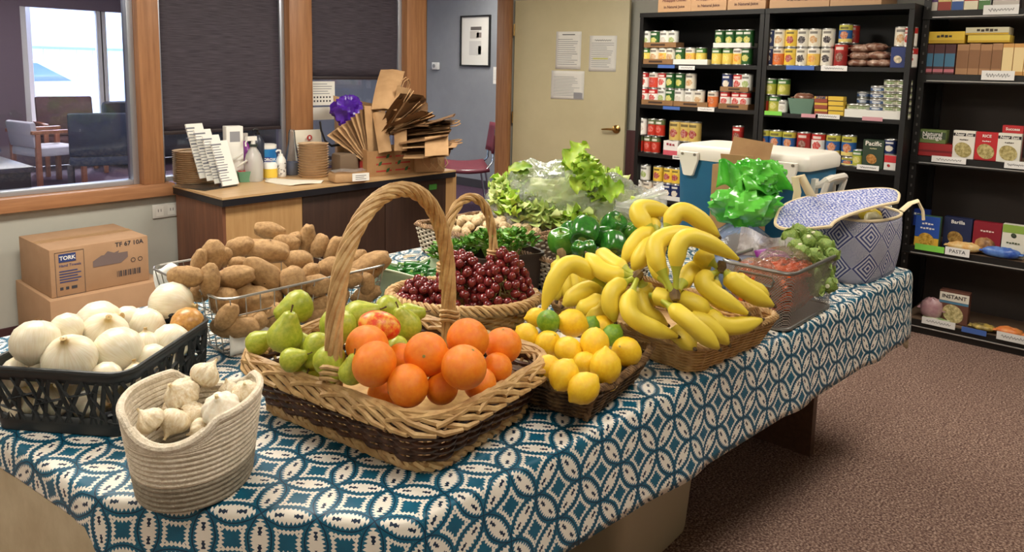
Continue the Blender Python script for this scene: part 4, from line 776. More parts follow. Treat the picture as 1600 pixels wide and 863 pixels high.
for g in g0:
    b = MB(); rr = random.Random(9); [b.tube([(.04*cos(a_), .04*sin(a_), -.76), (.16*cos(a_), .16*sin(a_), -.86), (.22*cos(a_), .22*sin(a_), -.82)], .02, 4) for a_ in [rr.uniform(0, 6.28) for _ in range(16)]]; b.build('roots', MATS['dry_root'], g)
    b = MB(); b.tube([(0, 0, 1.02), (.02, .01, 1.2), (.04, 0, 1.28)], [.13, .09, .10], 7); b.build('neck', mat('garlic_neck', S(222, 200, 156), .7), g)
GA = ((497, 205, 82, 60, -.5, 0), (380, 300, 95, 110, 1.0, 1), (345, 425, 80, 250, .55, 0), (228, 425, 72, 130, .2, 1), (570, 365, 98, 85, .9, 2), (685, 290, 72, 75, .8, 1), (440, 400, 75, 30, .4, 0), (330, 380, 60, 0, .2, 0), (470, 470, 60, 200, 0, 1), (610, 280, 60, 100, .2, 0))
its = relax([[Dp(160+x/3.082, 520+y/3.082, 1.215+.0016*(690-520-y/3.082)+(.05 if i > 5 else 0)), r/3.082*1.25/F] for i, (x, y, r, a, t, k) in enumerate(GA)], 40, .2)
seen = set()
for (p, r), q in zip(its, GA):
    src = g0[q[5]]; o = src if q[5] not in seen else copy_tree(src); seen.add(q[5]); place(o, p, frame(view_axis(q[3], q[4]), FW), s=r*.93)
    tag(o, 'smooth bright white garlic bulb, pointed end up, in the coiled rope basket' if q[5] == 2 else 'papery cream garlic bulb in the coiled rope basket', 'garlic', None if q[5] == 2 else 'garlic in the rope basket')
# grapes ----------------------------------------------------------------
m_grp = mat('red_grape', S(138, 44, 42), .22, S(84, 22, 30), 2, spec=.6, sss=.1, coat=.2); gm_ = MB(); gm_.blob(lambda th, ph: (sin(th)*cos(ph), sin(th)*sin(ph), 1.15*cos(th)), 14, 10); gro = gm_.build('grape', m_grp); grape_d = gro.data; bpy.data.objects.remove(gro)
gR = Matrix.Rotation(ga, 3, 'Z'); rr = random.Random(12)
def mound(cx, cy, ax, ay, zt, z0, cnt, lab, seed):
    rr = random.Random(seed); base = Vector((*GB, TZ))+gR @ Vector((cx, cy, 0)); t_ = thing('grape_bunch', lab, 'grapes', base+Vector((0, 0, z0)), 0); pts = []; tries = 0
    while len(pts) < cnt and tries < 9000:
        tries += 1; a_ = rr.uniform(0, 6.283); q = sqrt(rr.random()); lx, ly = ax*q*cos(a_), ay*q*sin(a_); top = z0+(zt-z0)*(1-q**2.2); zz = top-rr.choice((0, 0, 0, .018))
        p = gR @ Vector((lx, ly, 0))+Vector((0, 0, zz-z0+rr.uniform(-.006, .006)))
        if all((p-o_[0]).length > .021 for o_ in pts): pts.append((p, rr.uniform(.0118, .0142)))
    for p, r in pts: o = link('grape', grape_d, t_); place(o, p, rotM(rr.randint(0, 9999)), s=r)
    b = MB(); [b.tube([p*.9, p*.55+Vector((0, 0, .0)), Vector((0, 0, (zt-z0)*.4))], .0013, 4) for p, r in pts[::4]]; b.build('stem', mat('grape_stem', S(150, 140, 70), .7), t_)
mound(.105, .02, .095, .10, .225, .085, 105, 'right heap of red grapes in the oval wicker basket beside the herbs', 1); mound(-.01, .02, .085, .105, .215, .08, 95, 'middle heap of red grapes in the oval wicker basket, around the handle', 2); mound(-.125, -.005, .07, .085, .135, .07, 60, 'low heap of red grapes at the basket end next to the green bowl', 3)
# ================================================================== greens, bags, cooler, tote
def leafmat(n, c1, c2, sc=9):
    m = mat(n, c1, .45, c2, sc, bump=.25, bscale=20); p = m.node_tree.nodes['Principled BSDF']; p.inputs['Subsurface Weight'].default_value = .15; p.inputs['Subsurface Scale'].default_value = .02; return m
m_let = leafmat('lettuce_leaf', S(196, 218, 84), S(146, 190, 54)); m_cel = leafmat('celery_green', S(220, 230, 156), S(182, 208, 104)); m_herb = leafmat('herb_leaf', S(122, 176, 62), S(66, 128, 38), 20); m_pale = mat('celery_pale', S(226, 224, 190), .5)
def leaf_grid(b, M, p, L, W, ruf, seed, curl=.5, nu=10, nv=8):
    def fn(u, v):
        t = v; w_ = W*(sin(pi*min(1, .12+.88*t)))**.6*(1 if t < .85 else 1); x = (u-.5)*w_; e = abs(2*u-1)
        z = curl*L*.35*sin(t*pi*.7)+ruf*e*e*sin(t*19+seed+3*u)+.12*W*e*e; return p+M @ Vector((x+ruf*.4*e*sin(t*13+seed), L*t, z))
    b.grid(fn, nu, nv)
def leafM(yd, up): 
    y = Vector(yd).normalized(); z = Vector(up)-y*Vector(up).dot(y); z = z.normalized() if z.length > 1e-4 else y.orthogonal(); return Matrix((y.cross(z), y, z)).transposed()
# bell peppers
m_pep = mat('pepper_skin', S(56, 128, 40), .22, S(34, 96, 30), 3, coat=.4); m_pepl = mat('pepper_light', S(92, 150, 48), .22, S(60, 124, 36), 3, coat=.4); m_pst = mat('pepper_stem', S(120, 150, 66), .5)
def pepper(seed, m):
    b = MB(); k = 3.5+.5*(seed % 2)
    def fn(th, ph):
        z = cos(th); lob = 1-.16*abs(cos(ph*2+seed))**4*sin(th)**.6; r_ = sin(th)**.62*(1-.12*(1-z)/2); dent = .28*max(0, 1-(sin(th)/.55)**2)*(1 if z > 0 else .5)
        return (r_*cos(ph)*lob, r_*sin(ph)*lob, (z*(.95)-dent*(1 if z > 0 else -1)))
    b.blob(fn, 32, 20); o = b.build('bell_pepper', m, ang=80); q = MB(); q.lathe([(0, .62), (.3, .66), (.22, .72), (.09, .76), (.08, 1.0), (.11, 1.1), (0, 1.1)], 8, cap=False); q.build('stem', m_pst, o); return o
pp = [pepper(0, m_pep), pepper(1, m_pep), pepper(2, m_pepl)]
PPL = ((913, 362, 27, 2.36, 250, 1.0, 0), (958, 352, 22, 2.46, 60, .6, 1), (942, 368, 18, 2.38, 0, .3, 0), (958, 380, 22, 2.33, 270, .6, 1), (877, 378, 23, 2.38, 95, .4, 2), (904, 389, 13, 2.24, 90, .7, 1), (921, 388, 13, 2.25, 100, .5, 0), (985, 365, 18, 2.48, 120, .2, 2), (930, 395, 22, 2.42, 0, .2, 0), (960, 400, 22, 2.42, 0, .2, 1), (890, 400, 22, 2.45, 30, .2, 0), (890, 360, 16, 2.44, 30, .6, 1))
its = relax([[Dp(x, y, d), r*d/F] for x, y, r, d, a, t, k in PPL], 40, .22); seen = set()
for (p, r), q in zip(its, PPL):
    o = pp[q[6]] if q[6] not in seen else copy_tree(pp[q[6]]); seen.add(q[6]); place(o, p, frame(view_axis(q[4], q[5]), FW), s=r)
    tag(o, 'lighter green bell pepper at the edge of the pepper heap' if q[6] == 2 else 'dark green glossy bell pepper in the woven basket behind the bananas', 'bell pepper', 'pale green peppers' if q[6] == 2 else 'dark green peppers')
# pale bulbs in the long seagrass basket
m_bulb = mat('pale_bulb_skin', S(228, 206, 166), .6, S(196, 166, 122), 3, bump=.1); bm_ = [garlic_mesh(i+5).build('pale_bulb', m_bulb, ang=80).data for i in range(2)]
for o in [o for o in list(COL.objects) if o.name.startswith('pale_bulb')]: bpy.data.objects.remove(o)
rr = random.Random(31); pts = []; R3 = Matrix.Rotation(radians(-3), 3, 'Z')
for _ in range(3000):
    if len(pts) >= 64: break
    lx, ly = rr.uniform(-.155, .155), rr.uniform(-.205, .205); hgt = .095+.055*(1-(lx/.17)**2)*(1-(ly/.22)**2); p = Vector((*SGB, TZ))+R3 @ Vector((lx, ly, hgt-rr.choice((0, 0, .02))))
    if all((p-q[0]).length > .034 for q in pts): pts.append((p, rr.uniform(.017, .023)))
for p, r in pts: o = link('pale_bulb', rr.choice(bm_)); place(o, p, rotM(rr.randint(0, 999)), s=r); tag(o, 'small pale beige bulb heaped in the long black and white woven basket', 'vegetable', 'pale bulbs in the woven basket')
# herbs in a dark pot
HP = (1.90, 1.70)
hp = thing('herb_tub', 'dark brown tub in front of the woven basket, holding leafy herbs', 'tub', (1.80, 1.63, TZ+.006), radians(-20)); b = MB(); out = rrect(.24, .17, .03); pr = ((.9, 0), (1, .125), (1.04, .125), (1.04, .135), (.96, .135), (.88, .02)); k = len(out)
for s_, z in pr: b.v += [(x*s_, y*s_, z) for x, y in out]
b.f = [(i*k+j, i*k+(j+1) % k, (i+1)*k+(j+1) % k, (i+1)*k+j) for i in range(5) for j in range(k)]+[tuple(range(k-1, -1, -1)), tuple(range(5*k, 6*k))]; b.m = [0]*len(b.f); b.build('tub_body', mat('dark_tub', S(58, 44, 38), .5), hp)
def herb(name, lab, c, rx, ry, hgt, n, seed, rz=0):
    rr = random.Random(seed); t_ = thing(name, lab, 'herbs', c, rz); lv = MB(); sm = MB()
    for i in range(n):
        a_, q = rr.uniform(0, 6.28), sqrt(rr.random()); p = Vector((rx*q*cos(a_), ry*q*sin(a_), hgt*(1-.5*q*q)*rr.uniform(.55, 1.1))); dv = Vector((cos(a_)*q+rr.uniform(-.5, .5), sin(a_)*q+rr.uniform(-.5, .5), rr.uniform(-.1, .9)))
        for k_ in range(3):
            d2 = Matrix.Rotation((k_-1)*.9, 3, 'Z') @ dv; leaf_grid(lv, leafM(d2, (0, 0, 1)), p, rr.uniform(.014, .026), rr.uniform(.010, .018), .002, i+k_, .3, 2, 3)
        if i % 2 == 0: sm.tube([(p.x*.3, p.y*.3, -.05), p*.6, p], [.0016, .0013, .001], 4)
    o = lv.build('leaves', m_herb, t_); o['kind'] = 'stuff'; o = sm.build('stems', mat('herb_stem', S(140, 176, 80), .5), t_); o['kind'] = 'stuff'
herb('herb_bunch', 'bushy green herb bunch in the dark brown tub', (1.80, 1.63, TZ+.135), .125, .10, .07, 210, 4, radians(-20)); herb('herb_bunch', 'smaller parsley-like herb bunch beside the grape basket handle', (1.70, 1.76, TZ+.09), .085, .06, .075, 100, 8)
tag(MB().blob(lambda th, ph: (.075*sin(th)*cos(ph), .055*sin(th)*sin(ph), .045*cos(th)+.045), 16, 10).build('herb_bag', film('herb_bag_film', (.85, .95, .85, 1), .2, .2, (.7, .85, .6, 1), .6)), 'clear bag around the smaller herb bunch behind the grapes', 'bag').location = (1.70, 1.76, TZ+.006)
# green tub with slender peppers
GT = Dp(641, 426, 2.38); gt = thing('green_bowl', 'pale green wavy-rimmed bowl of slender green peppers', 'bowl', (GT.x, GT.y, TZ+.006), math.atan2(-.75, .66))
def bowl_pt(a, f):
    s_ = .62+.38*f**.6; wv = 1+.03*sin(3*a)*f; return Vector((.135*s_*cos(a)*wv, .105*s_*sin(a)*wv, .004+(.105+.022*sin(2*a+.6)+.012*sin(3*a))*f))
b = MB(); na = 56; b.add([bowl_pt(2*pi*i/na, j/8) for j in range(9) for i in range(na)], [(j*na+i, j*na+(i+1) % na, (j+1)*na+(i+1) % na, (j+1)*na+i) for j in range(8) for i in range(na)]+[tuple(range(na-1, -1, -1))]); b.build('bowl_wall', mat('celadon', S(176, 194, 160), .45, S(160, 180, 146), 8), gt, solid=.004)
b = MB(); b.tube([bowl_pt(2*pi*i/na, 1) for i in range(na)], .0035, 6, True); b.build('rim', mat('celadon_rim', S(206, 216, 186), .4), gt)
def chili(n):
    b = MB(); b.tube([(0, 0, -.035), (.003, 0, -.025), (.004, 0, 0), (.001, 0, .03), (-.006, 0, .05), (-.010, 0, .058)], [.009, .0115, .0115, .009, .005, .001], 10); o = b.build(n, mat('chili_skin', S(40, 110, 36), .2, S(22, 78, 24), 20, coat=.3), ang=80); q = MB(); q.tube([(0, 0, -.034), (0, .002, -.044), (.003, .004, -.055)], [.007, .003, .0035], 6); q.build('stem', m_pst, o); return o
c0 = chili('green_chili'); rr = random.Random(2); q_ = Matrix.Rotation(math.atan2(-.75, .66), 3, 'Z')
for i in range(17):
    o = c0 if i == 0 else copy_tree(c0); a_ = rr.uniform(0, 6.28); f = sqrt(rr.random())*.72; p = Vector((GT.x, GT.y, TZ+.075+.03*(1-f)+.006*(i % 3)))+q_ @ Vector((.11*f*cos(a_), .085*f*sin(a_), 0)); place(o, p, frame((cos(i*2.3), sin(i*2.3), rr.uniform(-.15, .2))), s=rr.uniform(.9, 1.15)); tag(o, 'slender green chili in the pale green bowl', 'chili', 'chilies in the green bowl')
# big clear bag of celery and lettuce
CB = Vector((2.47, 1.84, TZ+.006)); ax_, ay_ = Vector((.66, -.75, 0)), Vector((.75, .66, 0)); rr = random.Random(6)
cbag = thing('celery_bag', 'big crinkled clear plastic bag stuffed with celery and lettuce', 'bag', CB)
def dome(a, f, sc_=1.0, crk=0., seed=0):
    el = pi/2*f; r_ = cos(el)**.55; hh = .32*sin(el)**.85*(1+.12*cos(a+2.6)); lop = 1+.10*sin(2*a+1)+.05*sin(5*a)
    p = ax_*(.335*r_*cos(a)*lop)+ay_*(.20*r_*sin(a)*lop)+Vector((0, 0, hh)); n_ = 1+crk*(fbm(p, 9, seed)+.5*abs(fbm(p, 22, seed+1))+.3*abs(fbm(p, 45, seed+2))); return Vector((p.x*n_*sc_, p.y*n_*sc_, max(.001, p.z*n_*sc_)))
b = MB(); na, nf = 110, 44; b.add([dome(2*pi*i/na, j/nf, 1., .13) for j in range(nf) for i in range(na)]+[dome(0, 1, 1, .13)], [(j*na+i, j*na+(i+1) % na, (j+1)*na+(i+1) % na, (j+1)*na+i) for j in range(nf-1) for i in range(na)]+[((nf-1)*na+i, (nf-1)*na+(i+1) % na, nf*na) for i in range(na)])
m_bag = film('clear_bag', (.96, .97, .95, 1), .25, .12, (.95, .96, .92, 1), 1.0, 26); b.build('plastic', m_bag, cbag, ang=50)
# gathered end of the bag
ke = Dp(985, 330, 2.86)-CB; b = MB()
def neck(u, v): a = 2*pi*u; rr_ = .02+.10*abs(v-.12)**1.1*(1+.18*sin(9*a)+.1*sin(17*a+2)); return ke+ax_*(-.06+.18*v)+(ay_*cos(a)*rr_)+Vector((0, 0, sin(a)*rr_*.95))+Vector((0, 0, .015-.02*v))
b.grid(neck, 72, 14); b.build('gathered_end', film('clear_bag_end', (.95, .96, .95, 1), .30, .15, (.94, .95, .92, 1), .7, 40), cbag, ang=35)
def celery(i, p, dv, L, W, m, lab, nm='celery'):
    t_ = thing(nm, lab, 'lettuce' if 'lettuce' in nm else 'celery', p, 0, 'greens inside the clear bag'); b = MB(); rr = random.Random(i); dv = Vector(dv).normalized(); sd = dv.cross(Vector((0, 0, 1))).normalized()
    for k_ in range(7): leaf_grid(b, leafM(dv+sd*rr.uniform(-.5, .5)+Vector((0, 0, rr.uniform(-.2, .35))), Vector((0, 0, 1))+sd*rr.uniform(-1, 1)), sd*rr.uniform(-.02, .02), L*rr.uniform(.6, 1), W*rr.uniform(.7, 1.2), .018, i*3+k_, rr.uniform(-.2, .8), 10, 14)
    o = b.build('leaves', m, t_, ang=60); o['kind'] = 'stuff'; q = MB()
    for k_ in range(4): q.tube([-dv*.02+sd*(k_-1.5)*.02, dv*L*.3+sd*(k_-1.5)*.03, dv*L*.6+sd*(k_-1.5)*.04], [.012, .011, .006], 7)
    q.build('stalks', m_cel, t_)
for i in range(64):
    a_ = 2*pi*i*.381966*1.0; f = .02+.92*((i*.618) % 1)**1.15; p = dome(a_, f, .90); dv = ax_*cos(a_+1.2)+ay_*sin(a_+1.2)+Vector((0, 0, .25)); celery(i, CB+p-dv*.07, dv, .16, .10, m_cel if i % 3 else m_let, 'pale green leafy head inside the big clear bag', 'celery' if i % 3 else 'lettuce')
b = MB(); b.blob(lambda th, ph: tuple((ax_*(.27*sin(th)*cos(ph))+ay_*(.145*sin(th)*sin(ph))+Vector((0, 0, .125*cos(th))))*(1+.22*fbm((4*sin(th)*cos(ph), 4*sin(th)*sin(ph), 4*cos(th)), 1, 3)+.10*fbm((9*sin(th)*cos(ph), 9*sin(th)*sin(ph), 9*cos(th)), 1, 5))+Vector((0, 0, .16))), 70, 44); o = b.build('lettuce_core', leafmat('core_green', S(186, 206, 112), S(220, 228, 160), 18)); o.location = CB; tag(o, 'pale green packed leaves deep inside the big clear bag', 'lettuce')
# lettuce poking out on top, small leaf on the left, celery end on the right
t_ = thing('lettuce_leaves', 'bright ruffled lettuce leaves poking out of the clear bag top', 'lettuce', Dp(915, 275, 2.95)); b = MB(); rr = random.Random(77)
for i in range(15):
    p = RT*rr.uniform(-.075, .075)+UP*rr.uniform(-.05, .045); p -= UP*(.35*p.dot(RT)); p += -FW*rr.uniform(-.04, .06); dv = RT*rr.uniform(-.4, .9)+UP*rr.uniform(-1.1, .9); b = MB(); leaf_grid(b, leafM(dv, -FW+UP*.5+RT*rr.uniform(-.6, .6)), p-dv*.03, rr.uniform(.08, .12), rr.uniform(.07, .10), .022, i*5, rr.uniform(.1, .7), 12, 14); b.build('leaf', m_let, t_, ang=60)
t_ = thing('loose_leaf', 'single yellowish green leaf on the left shoulder of the clear bag', 'leaf', Dp(812, 266, 2.98)); b = MB(); leaf_grid(b, leafM(RT, UP-FW), -RT*.045, .095, .05, .006, 2, .6); leaf_grid(b, leafM(RT*.9-UP*.2, UP*.6-FW), -RT*.03, .07, .04, .006, 5, .4); b.build('blade', leafmat('old_leaf', S(176, 190, 70), S(120, 160, 50)), t_)
t_ = thing('celery_stalks', 'celery stalks with cut end sticking out past the bag neck', 'celery', Dp(1010, 321, 2.86)); b = MB()
for k_, (o_, r_) in enumerate(((.018, .013), (0, .014), (-.018, .012), (.006, .012))): b.tube([-RT*.06+UP*o_*1.3, UP*o_*.8-FW*.004*k_, RT*.055+UP*(o_*.5-.012)], [r_, r_*.95, r_*.8], 9)
b.build('stalks', leafmat('stalk_green', S(180, 210, 60), S(204, 220, 110)), t_); q = MB(); q.lathe([(0, 0), (.020, .0), (.022, .012), (.014, .02), (0, .021)], 14, tuple(RT*.055-UP*.012), cap=False, M=frame(RT)); q.build('cut_end', m_pale, t_)
# contents of the mesh bin
mesh_o = Vector((*MBn, TZ+.006)); m_car_ = mat('carrot', S(236, 112, 44), .5, S(216, 90, 32), 20)
def carrot_bag(name, lab, c, sx, sy, sz, n, seed, bandc):
    t_ = thing(name, lab, 'carrots', c); rr = random.Random(seed); b = MB()
    for i in range(n):
        a_ = rr.uniform(-.5, .5); p = Vector((rr.uniform(-.7, .7)*sx, rr.uniform(-.7, .7)*sy, sz*(.15+.62*rr.random()))); dv = Vector((cos(a_), sin(a_), rr.uniform(-.2, .2)))*.03; b.tube([p-dv, p, p+dv], [.0065, .007, .0055], 6)
    b.build('carrot_sticks', m_car_, t_)['kind'] = 'stuff'
    b = MB(); b.blob(lambda th, ph: (sx*sin(th)**.7*cos(ph)*(1+.12*fbm((cos(ph), sin(ph), th), 4, seed)), sy*sin(th)**.7*sin(ph)*(1+.12*fbm((cos(ph), sin(ph), th), 4, seed+1)), sz*(.5+.5*cos(th))), 36, 20); b.build('plastic', film('carrot_bag_film', (1, .93, .86, 1), .08, .16, (.96, .72, .5, 1), .8, 30), t_)
    return t_
cb2 = carrot_bag('carrot_bag', 'clear bag of orange carrots with purple printed band in the mesh bin', mesh_o+Vector((-.02, -.01, .012)), .15, .085, .195, 460, 3, 0); carrot_bag('carrot_bag', 'second clear bag of orange carrots pressed against the end of the mesh bin', mesh_o+Vector((-.125, .025, .012)), .05, .075, .175, 120, 5, 0)
b = MB(); b.grid(lambda u, v: tuple(Dp(1178+52*u+6*v, 392+(15-6*u)*v-5*sin(u*3)+4*u, 2.36-.035*sin(u*3)-.03*v)), 10, 5); o = b.build('printed_band', mat('purple_print', S(128, 36, 130), .4), solid=.001); M_ = o.data.transform(Matrix.Translation(-cb2.location)); o.parent = cb2
b = MB(); b.grid(lambda u, v: tuple(Dp(1150+90*u+8*v, 395-38*v*(1-.55*u)+4*sin(u*8+v*4), 2.42-.06*u+.02*sin(u*12))), 16, 10); o = b.build('open_bag', film('open_bag_film', (.98, .95, .95, 1), .42, .2, (.93, .88, .87, 1), .8, 30), solid=0); tag(o, 'crumpled clear bag mouth rising out of the mesh bin', 'bag')
m_spr = leafmat('sprout_leaf', S(150, 172, 84), S(104, 136, 54), 6); b = MB()
b.blob(lambda th, ph: tuple(Vector((sin(th)*cos(ph), sin(th)*sin(ph), cos(th)))*(1+.05*sin(5*ph+6*th)*sin(th)**2+.05*fbm((cos(ph)*sin(th), sin(ph)*sin(th), cos(th)), 2.4, 4))), 26, 18); sp0 = b.build('brussels_sprout', m_spr, ang=80)
b = MB()
for j in range(5): leaf_grid(b, leafM((cos(j*1.26)*.3, sin(j*1.26)*.3, 1), (cos(j*1.26), sin(j*1.26), .1)), Vector((cos(j*1.26)*.9, sin(j*1.26)*.9, -.55)), 1.25, 1.0, .04, j, -.6, 5, 6)
b.build('outer_leaves', leafmat('sprout_leaf_outer', S(172, 190, 110), S(116, 146, 64), 5), sp0, solid=0); q = MB(); q.lathe([(0, -1.12), (.25, -1.1), (.3, -.9)], 8, cap=False); q.build('stem', m_pale, sp0)
SPR = ((1236, 370, 14, 2.42), (1248, 362, 13, 2.47), (1262, 378, 13, 2.42), (1290, 386, 15, 2.42), (1272, 400, 14, 2.36), (1252, 394, 13, 2.36), (1243, 384, 12, 2.38), (1276, 372, 12, 2.46), (1300, 398, 12, 2.40), (1262, 408, 12, 2.38), (1285, 412, 13, 2.38), (1236, 398, 11, 2.40), (1228, 382, 11, 2.44), (1290, 425, 14, 2.40), (1270, 430, 14, 2.36), (1295, 445, 13, 2.38), (1275, 452, 13, 2.36), (1262, 365, 10, 2.48))
its = relax([[Dp(x, y, d-.045), r*d/F] for x, y, r, d in SPR], 40, .2)
for i, (p, r) in enumerate(its): o = sp0 if i == 0 else copy_tree(sp0); place(o, p, rotM(i+400), s=r*.92); tag(o, 'pale green brussels sprout in the silver mesh bin', 'brussels sprout', 'sprouts in the mesh bin')
# cooler ----------------------------------------------------------------
CO = Vector((3.125, 1.36, TZ+.006)); co = thing('cooler', 'blue cooler with white lid and side handle on the table', 'cooler', CO, radians(-4)); co.scale = (1, 1.09, 1); m_cb = mat('cooler_blue', S(34, 106, 146), .4, S(30, 98, 136), 4); m_cw = mat('cooler_white', S(236, 230, 218), .35)
b = MB(); out = rrect(.33, .54, .04); k = len(out); pr = ((.93, 0), (.95, .01), (1, .355))
for s_, z in pr: b.v += [(x*s_, y*s_, z) for x, y in out]
b.f = [(i*k+j, i*k+(j+1) % k, (i+1)*k+(j+1) % k, (i+1)*k+j) for i in range(2) for j in range(k)]+[tuple(range(k-1, -1, -1)), tuple(range(2*k, 3*k))]; b.m = [0]*len(b.f); b.build('body', m_cb, co)
b = MB(); pr = ((1.03, .352), (1.04, .36), (1.04, .395), (1.0, .41), (.97, .414))
for s_, z in pr: b.v += [(x*s_, y*s_, z) for x, y in out]
b.f = [(i*k+j, i*k+(j+1) % k, (i+1)*k+(j+1) % k, (i+1)*k+j) for i in range(4) for j in range(k)]+[tuple(range(k-1, -1, -1)), tuple(range(4*k, 5*k))]; b.m = [0]*len(b.f); b.build('lid', m_cw, co)
for y in (-.205, .20):
    b = MB(); b.add([(-.176, y+s_*w_, z) for w_, z in ((.042, .385), (.042, .35), (.024, .285), (.018, .28)) for s_ in (-1, 1)]+[(-.186, y+s_*w_, z) for w_, z in ((.040, .383), (.040, .35), (.022, .287), (.016, .282)) for s_ in (-1, 1)], [(8, 9, 11, 10), (10, 11, 13, 12), (12, 13, 15, 14), (0, 8, 10, 2), (2, 10, 12, 4), (4, 12, 14, 6), (1, 3, 11, 9), (3, 5, 13, 11), (5, 7, 15, 13), (6, 14, 15, 7), (0, 1, 9, 8)]); o = b.build('latch', m_cw, co)
    for s_ in (-1, 1): q = MB(); q.lathe([(0, 0), (.006, 0), (.006, .003), (0, .003)], 8, (-.186, y+s_*.028, .375), cap=False, M=frame((-1, 0, 0))); q.build('screw', mat('latch_dark', S(120, 110, 96), .5), o)
b = MB(); b.tube([(-.085, -.272, .29), (-.085, -.30, .30), (-.085, -.32, .32), (-.06, -.325, .325), (.06, -.325, .325), (.085, -.32, .32), (.085, -.30, .30), (.085, -.272, .29)], .014, 8); b.bb(-.10, -.07, -.285, -.265, .21, .32); b.bb(.07, .10, -.285, -.265, .21, .32); b.tube([(-.085, -.275, .23), (-.085, -.305, .24), (-.085, -.32, .31)], .012, 8); b.tube([(.085, -.275, .23), (.085, -.305, .24), (.085, -.32, .31)], .012, 8); b.build('side_handle', m_cw, co)
# open cardboard box flaps behind the green bag, and the green bag on a jug
cf = thing('cardboard_carton', 'open brown cardboard carton standing in front of the cooler', 'box', (2.835, 1.295, TZ+.006), radians(-4)); m_cb1 = mat('cardboard', S(178, 140, 96), .8, S(164, 126, 84), 10); m_cbd = mat('cardboard_shadow', S(150, 116, 76), .85)
b = MB(); b.bb(-.06, .06, -.09, -.087, 0, .365); b.bb(-.06, .06, .087, .09, 0, .365); b.bb(.057, .06, -.087, .087, 0, .365); b.bb(-.06, -.057, -.087, .087, 0, .365); b.bb(-.057, .057, -.087, .087, 0, .003); b.build('carton_walls', m_cb1, cf)
for lab, y0, y1, x, tz, an in (('flap', -.09, .085, .058, .10, .2), ('flap', -.09, .05, -.058, .05, -.25)): MB().box((x+sin(an)*tz/2, (y0+y1)/2, .365+tz/2), (.003, y1-y0, tz), M=Matrix.Rotation(an, 3, 'Y') @ Matrix.Rotation(.08 if x > 0 else -.03, 3, 'X')).build(lab, m_cb1, cf)
m_neon = mat('neon_plastic', S(46, 170, 34), .2, S(124, 230, 88), 5, bump=.3, bscale=30, sss=.0); m_neon.node_tree.nodes['Principled BSDF'].inputs['Transmission Weight'].default_value = .12
gb = thing('green_plastic_bag', 'crumpled neon green plastic bag tied over a clear jug', 'bag', Dp(1165, 300, 2.62)); b = MB(); sc1 = 2.62/F
def crum(c, rx, ry, rz_, seed, amp=.34, nu=44, nv=30):
    def fn(th, ph):
        d = Vector((sin(th)*cos(ph), sin(th)*sin(ph), cos(th))); dd_ = Vector((d.x*1.6, d.y*1.6, d.z*.8)); q = 1+amp*(.5-2.0*abs(fbm(dd_, 1.3, seed))-.8*abs(fbm(dd_, 2.9, seed+3))+.25*fbm(d, 1.2, seed+8)); return c+RT*(d.x*rx*q)+UP*(d.z*rz_*q)-FW*(d.y*ry*q)
    b.blob(fn, nu, nv)
crum(RT*.0-UP*.045, 52*sc1, 40*sc1, 34*sc1, 4); crum(RT*.028+UP*.055, 36*sc1, 30*sc1, 26*sc1, 9, .5); crum(RT*.085+UP*.05, 22*sc1, 20*sc1, 24*sc1, 15, .6)
b.build('body', m_neon, gb, ang=40)
b = MB(); b.grid(lambda u, v: -RT*(.115-.085*u-.012*v)+UP*(.015+.095*v+.012*sin(u*5)-.02*u*v)-FW*(.045+.014*sin(u*7+v*2)-.02*v), 12, 8); b.grid(lambda u, v: RT*(-.015+.155*u-.02*v)+UP*(.0+.12*v*(.55+.45*sin(u*3.1))+.010*sin(u*9))-FW*(.055+.022*sin(u*7+v*3)-.03*v), 18, 8); b.build('loose_handle', m_neon, gb, solid=.001, ang=30)
jg = thing('clear_jug', 'clear plastic jug under the neon green bag', 'jug', Vector((*(Dp(1160, 340, 2.62).xy), TZ+.006))); b = MB(); b.lathe([(.0, 0), (.115, 0), (.12, .02), (.12, .12), (.10, .17), (.06, .20), (.05, .21)], 28, cap=False); b.build('jug_wall', film('jug_plastic', (.82, .88, .95, 1), .12, .08, (.6, .7, .85, 1), .3, 12), jg); b = MB(); b.lathe([(.0, .003), (.112, .003), (.116, .02), (.116, .075), (0, .075)], 24, cap=False); b.build('contents', mat('blue_contents', S(112, 132, 178), .3, S(180, 190, 214), 14), jg)
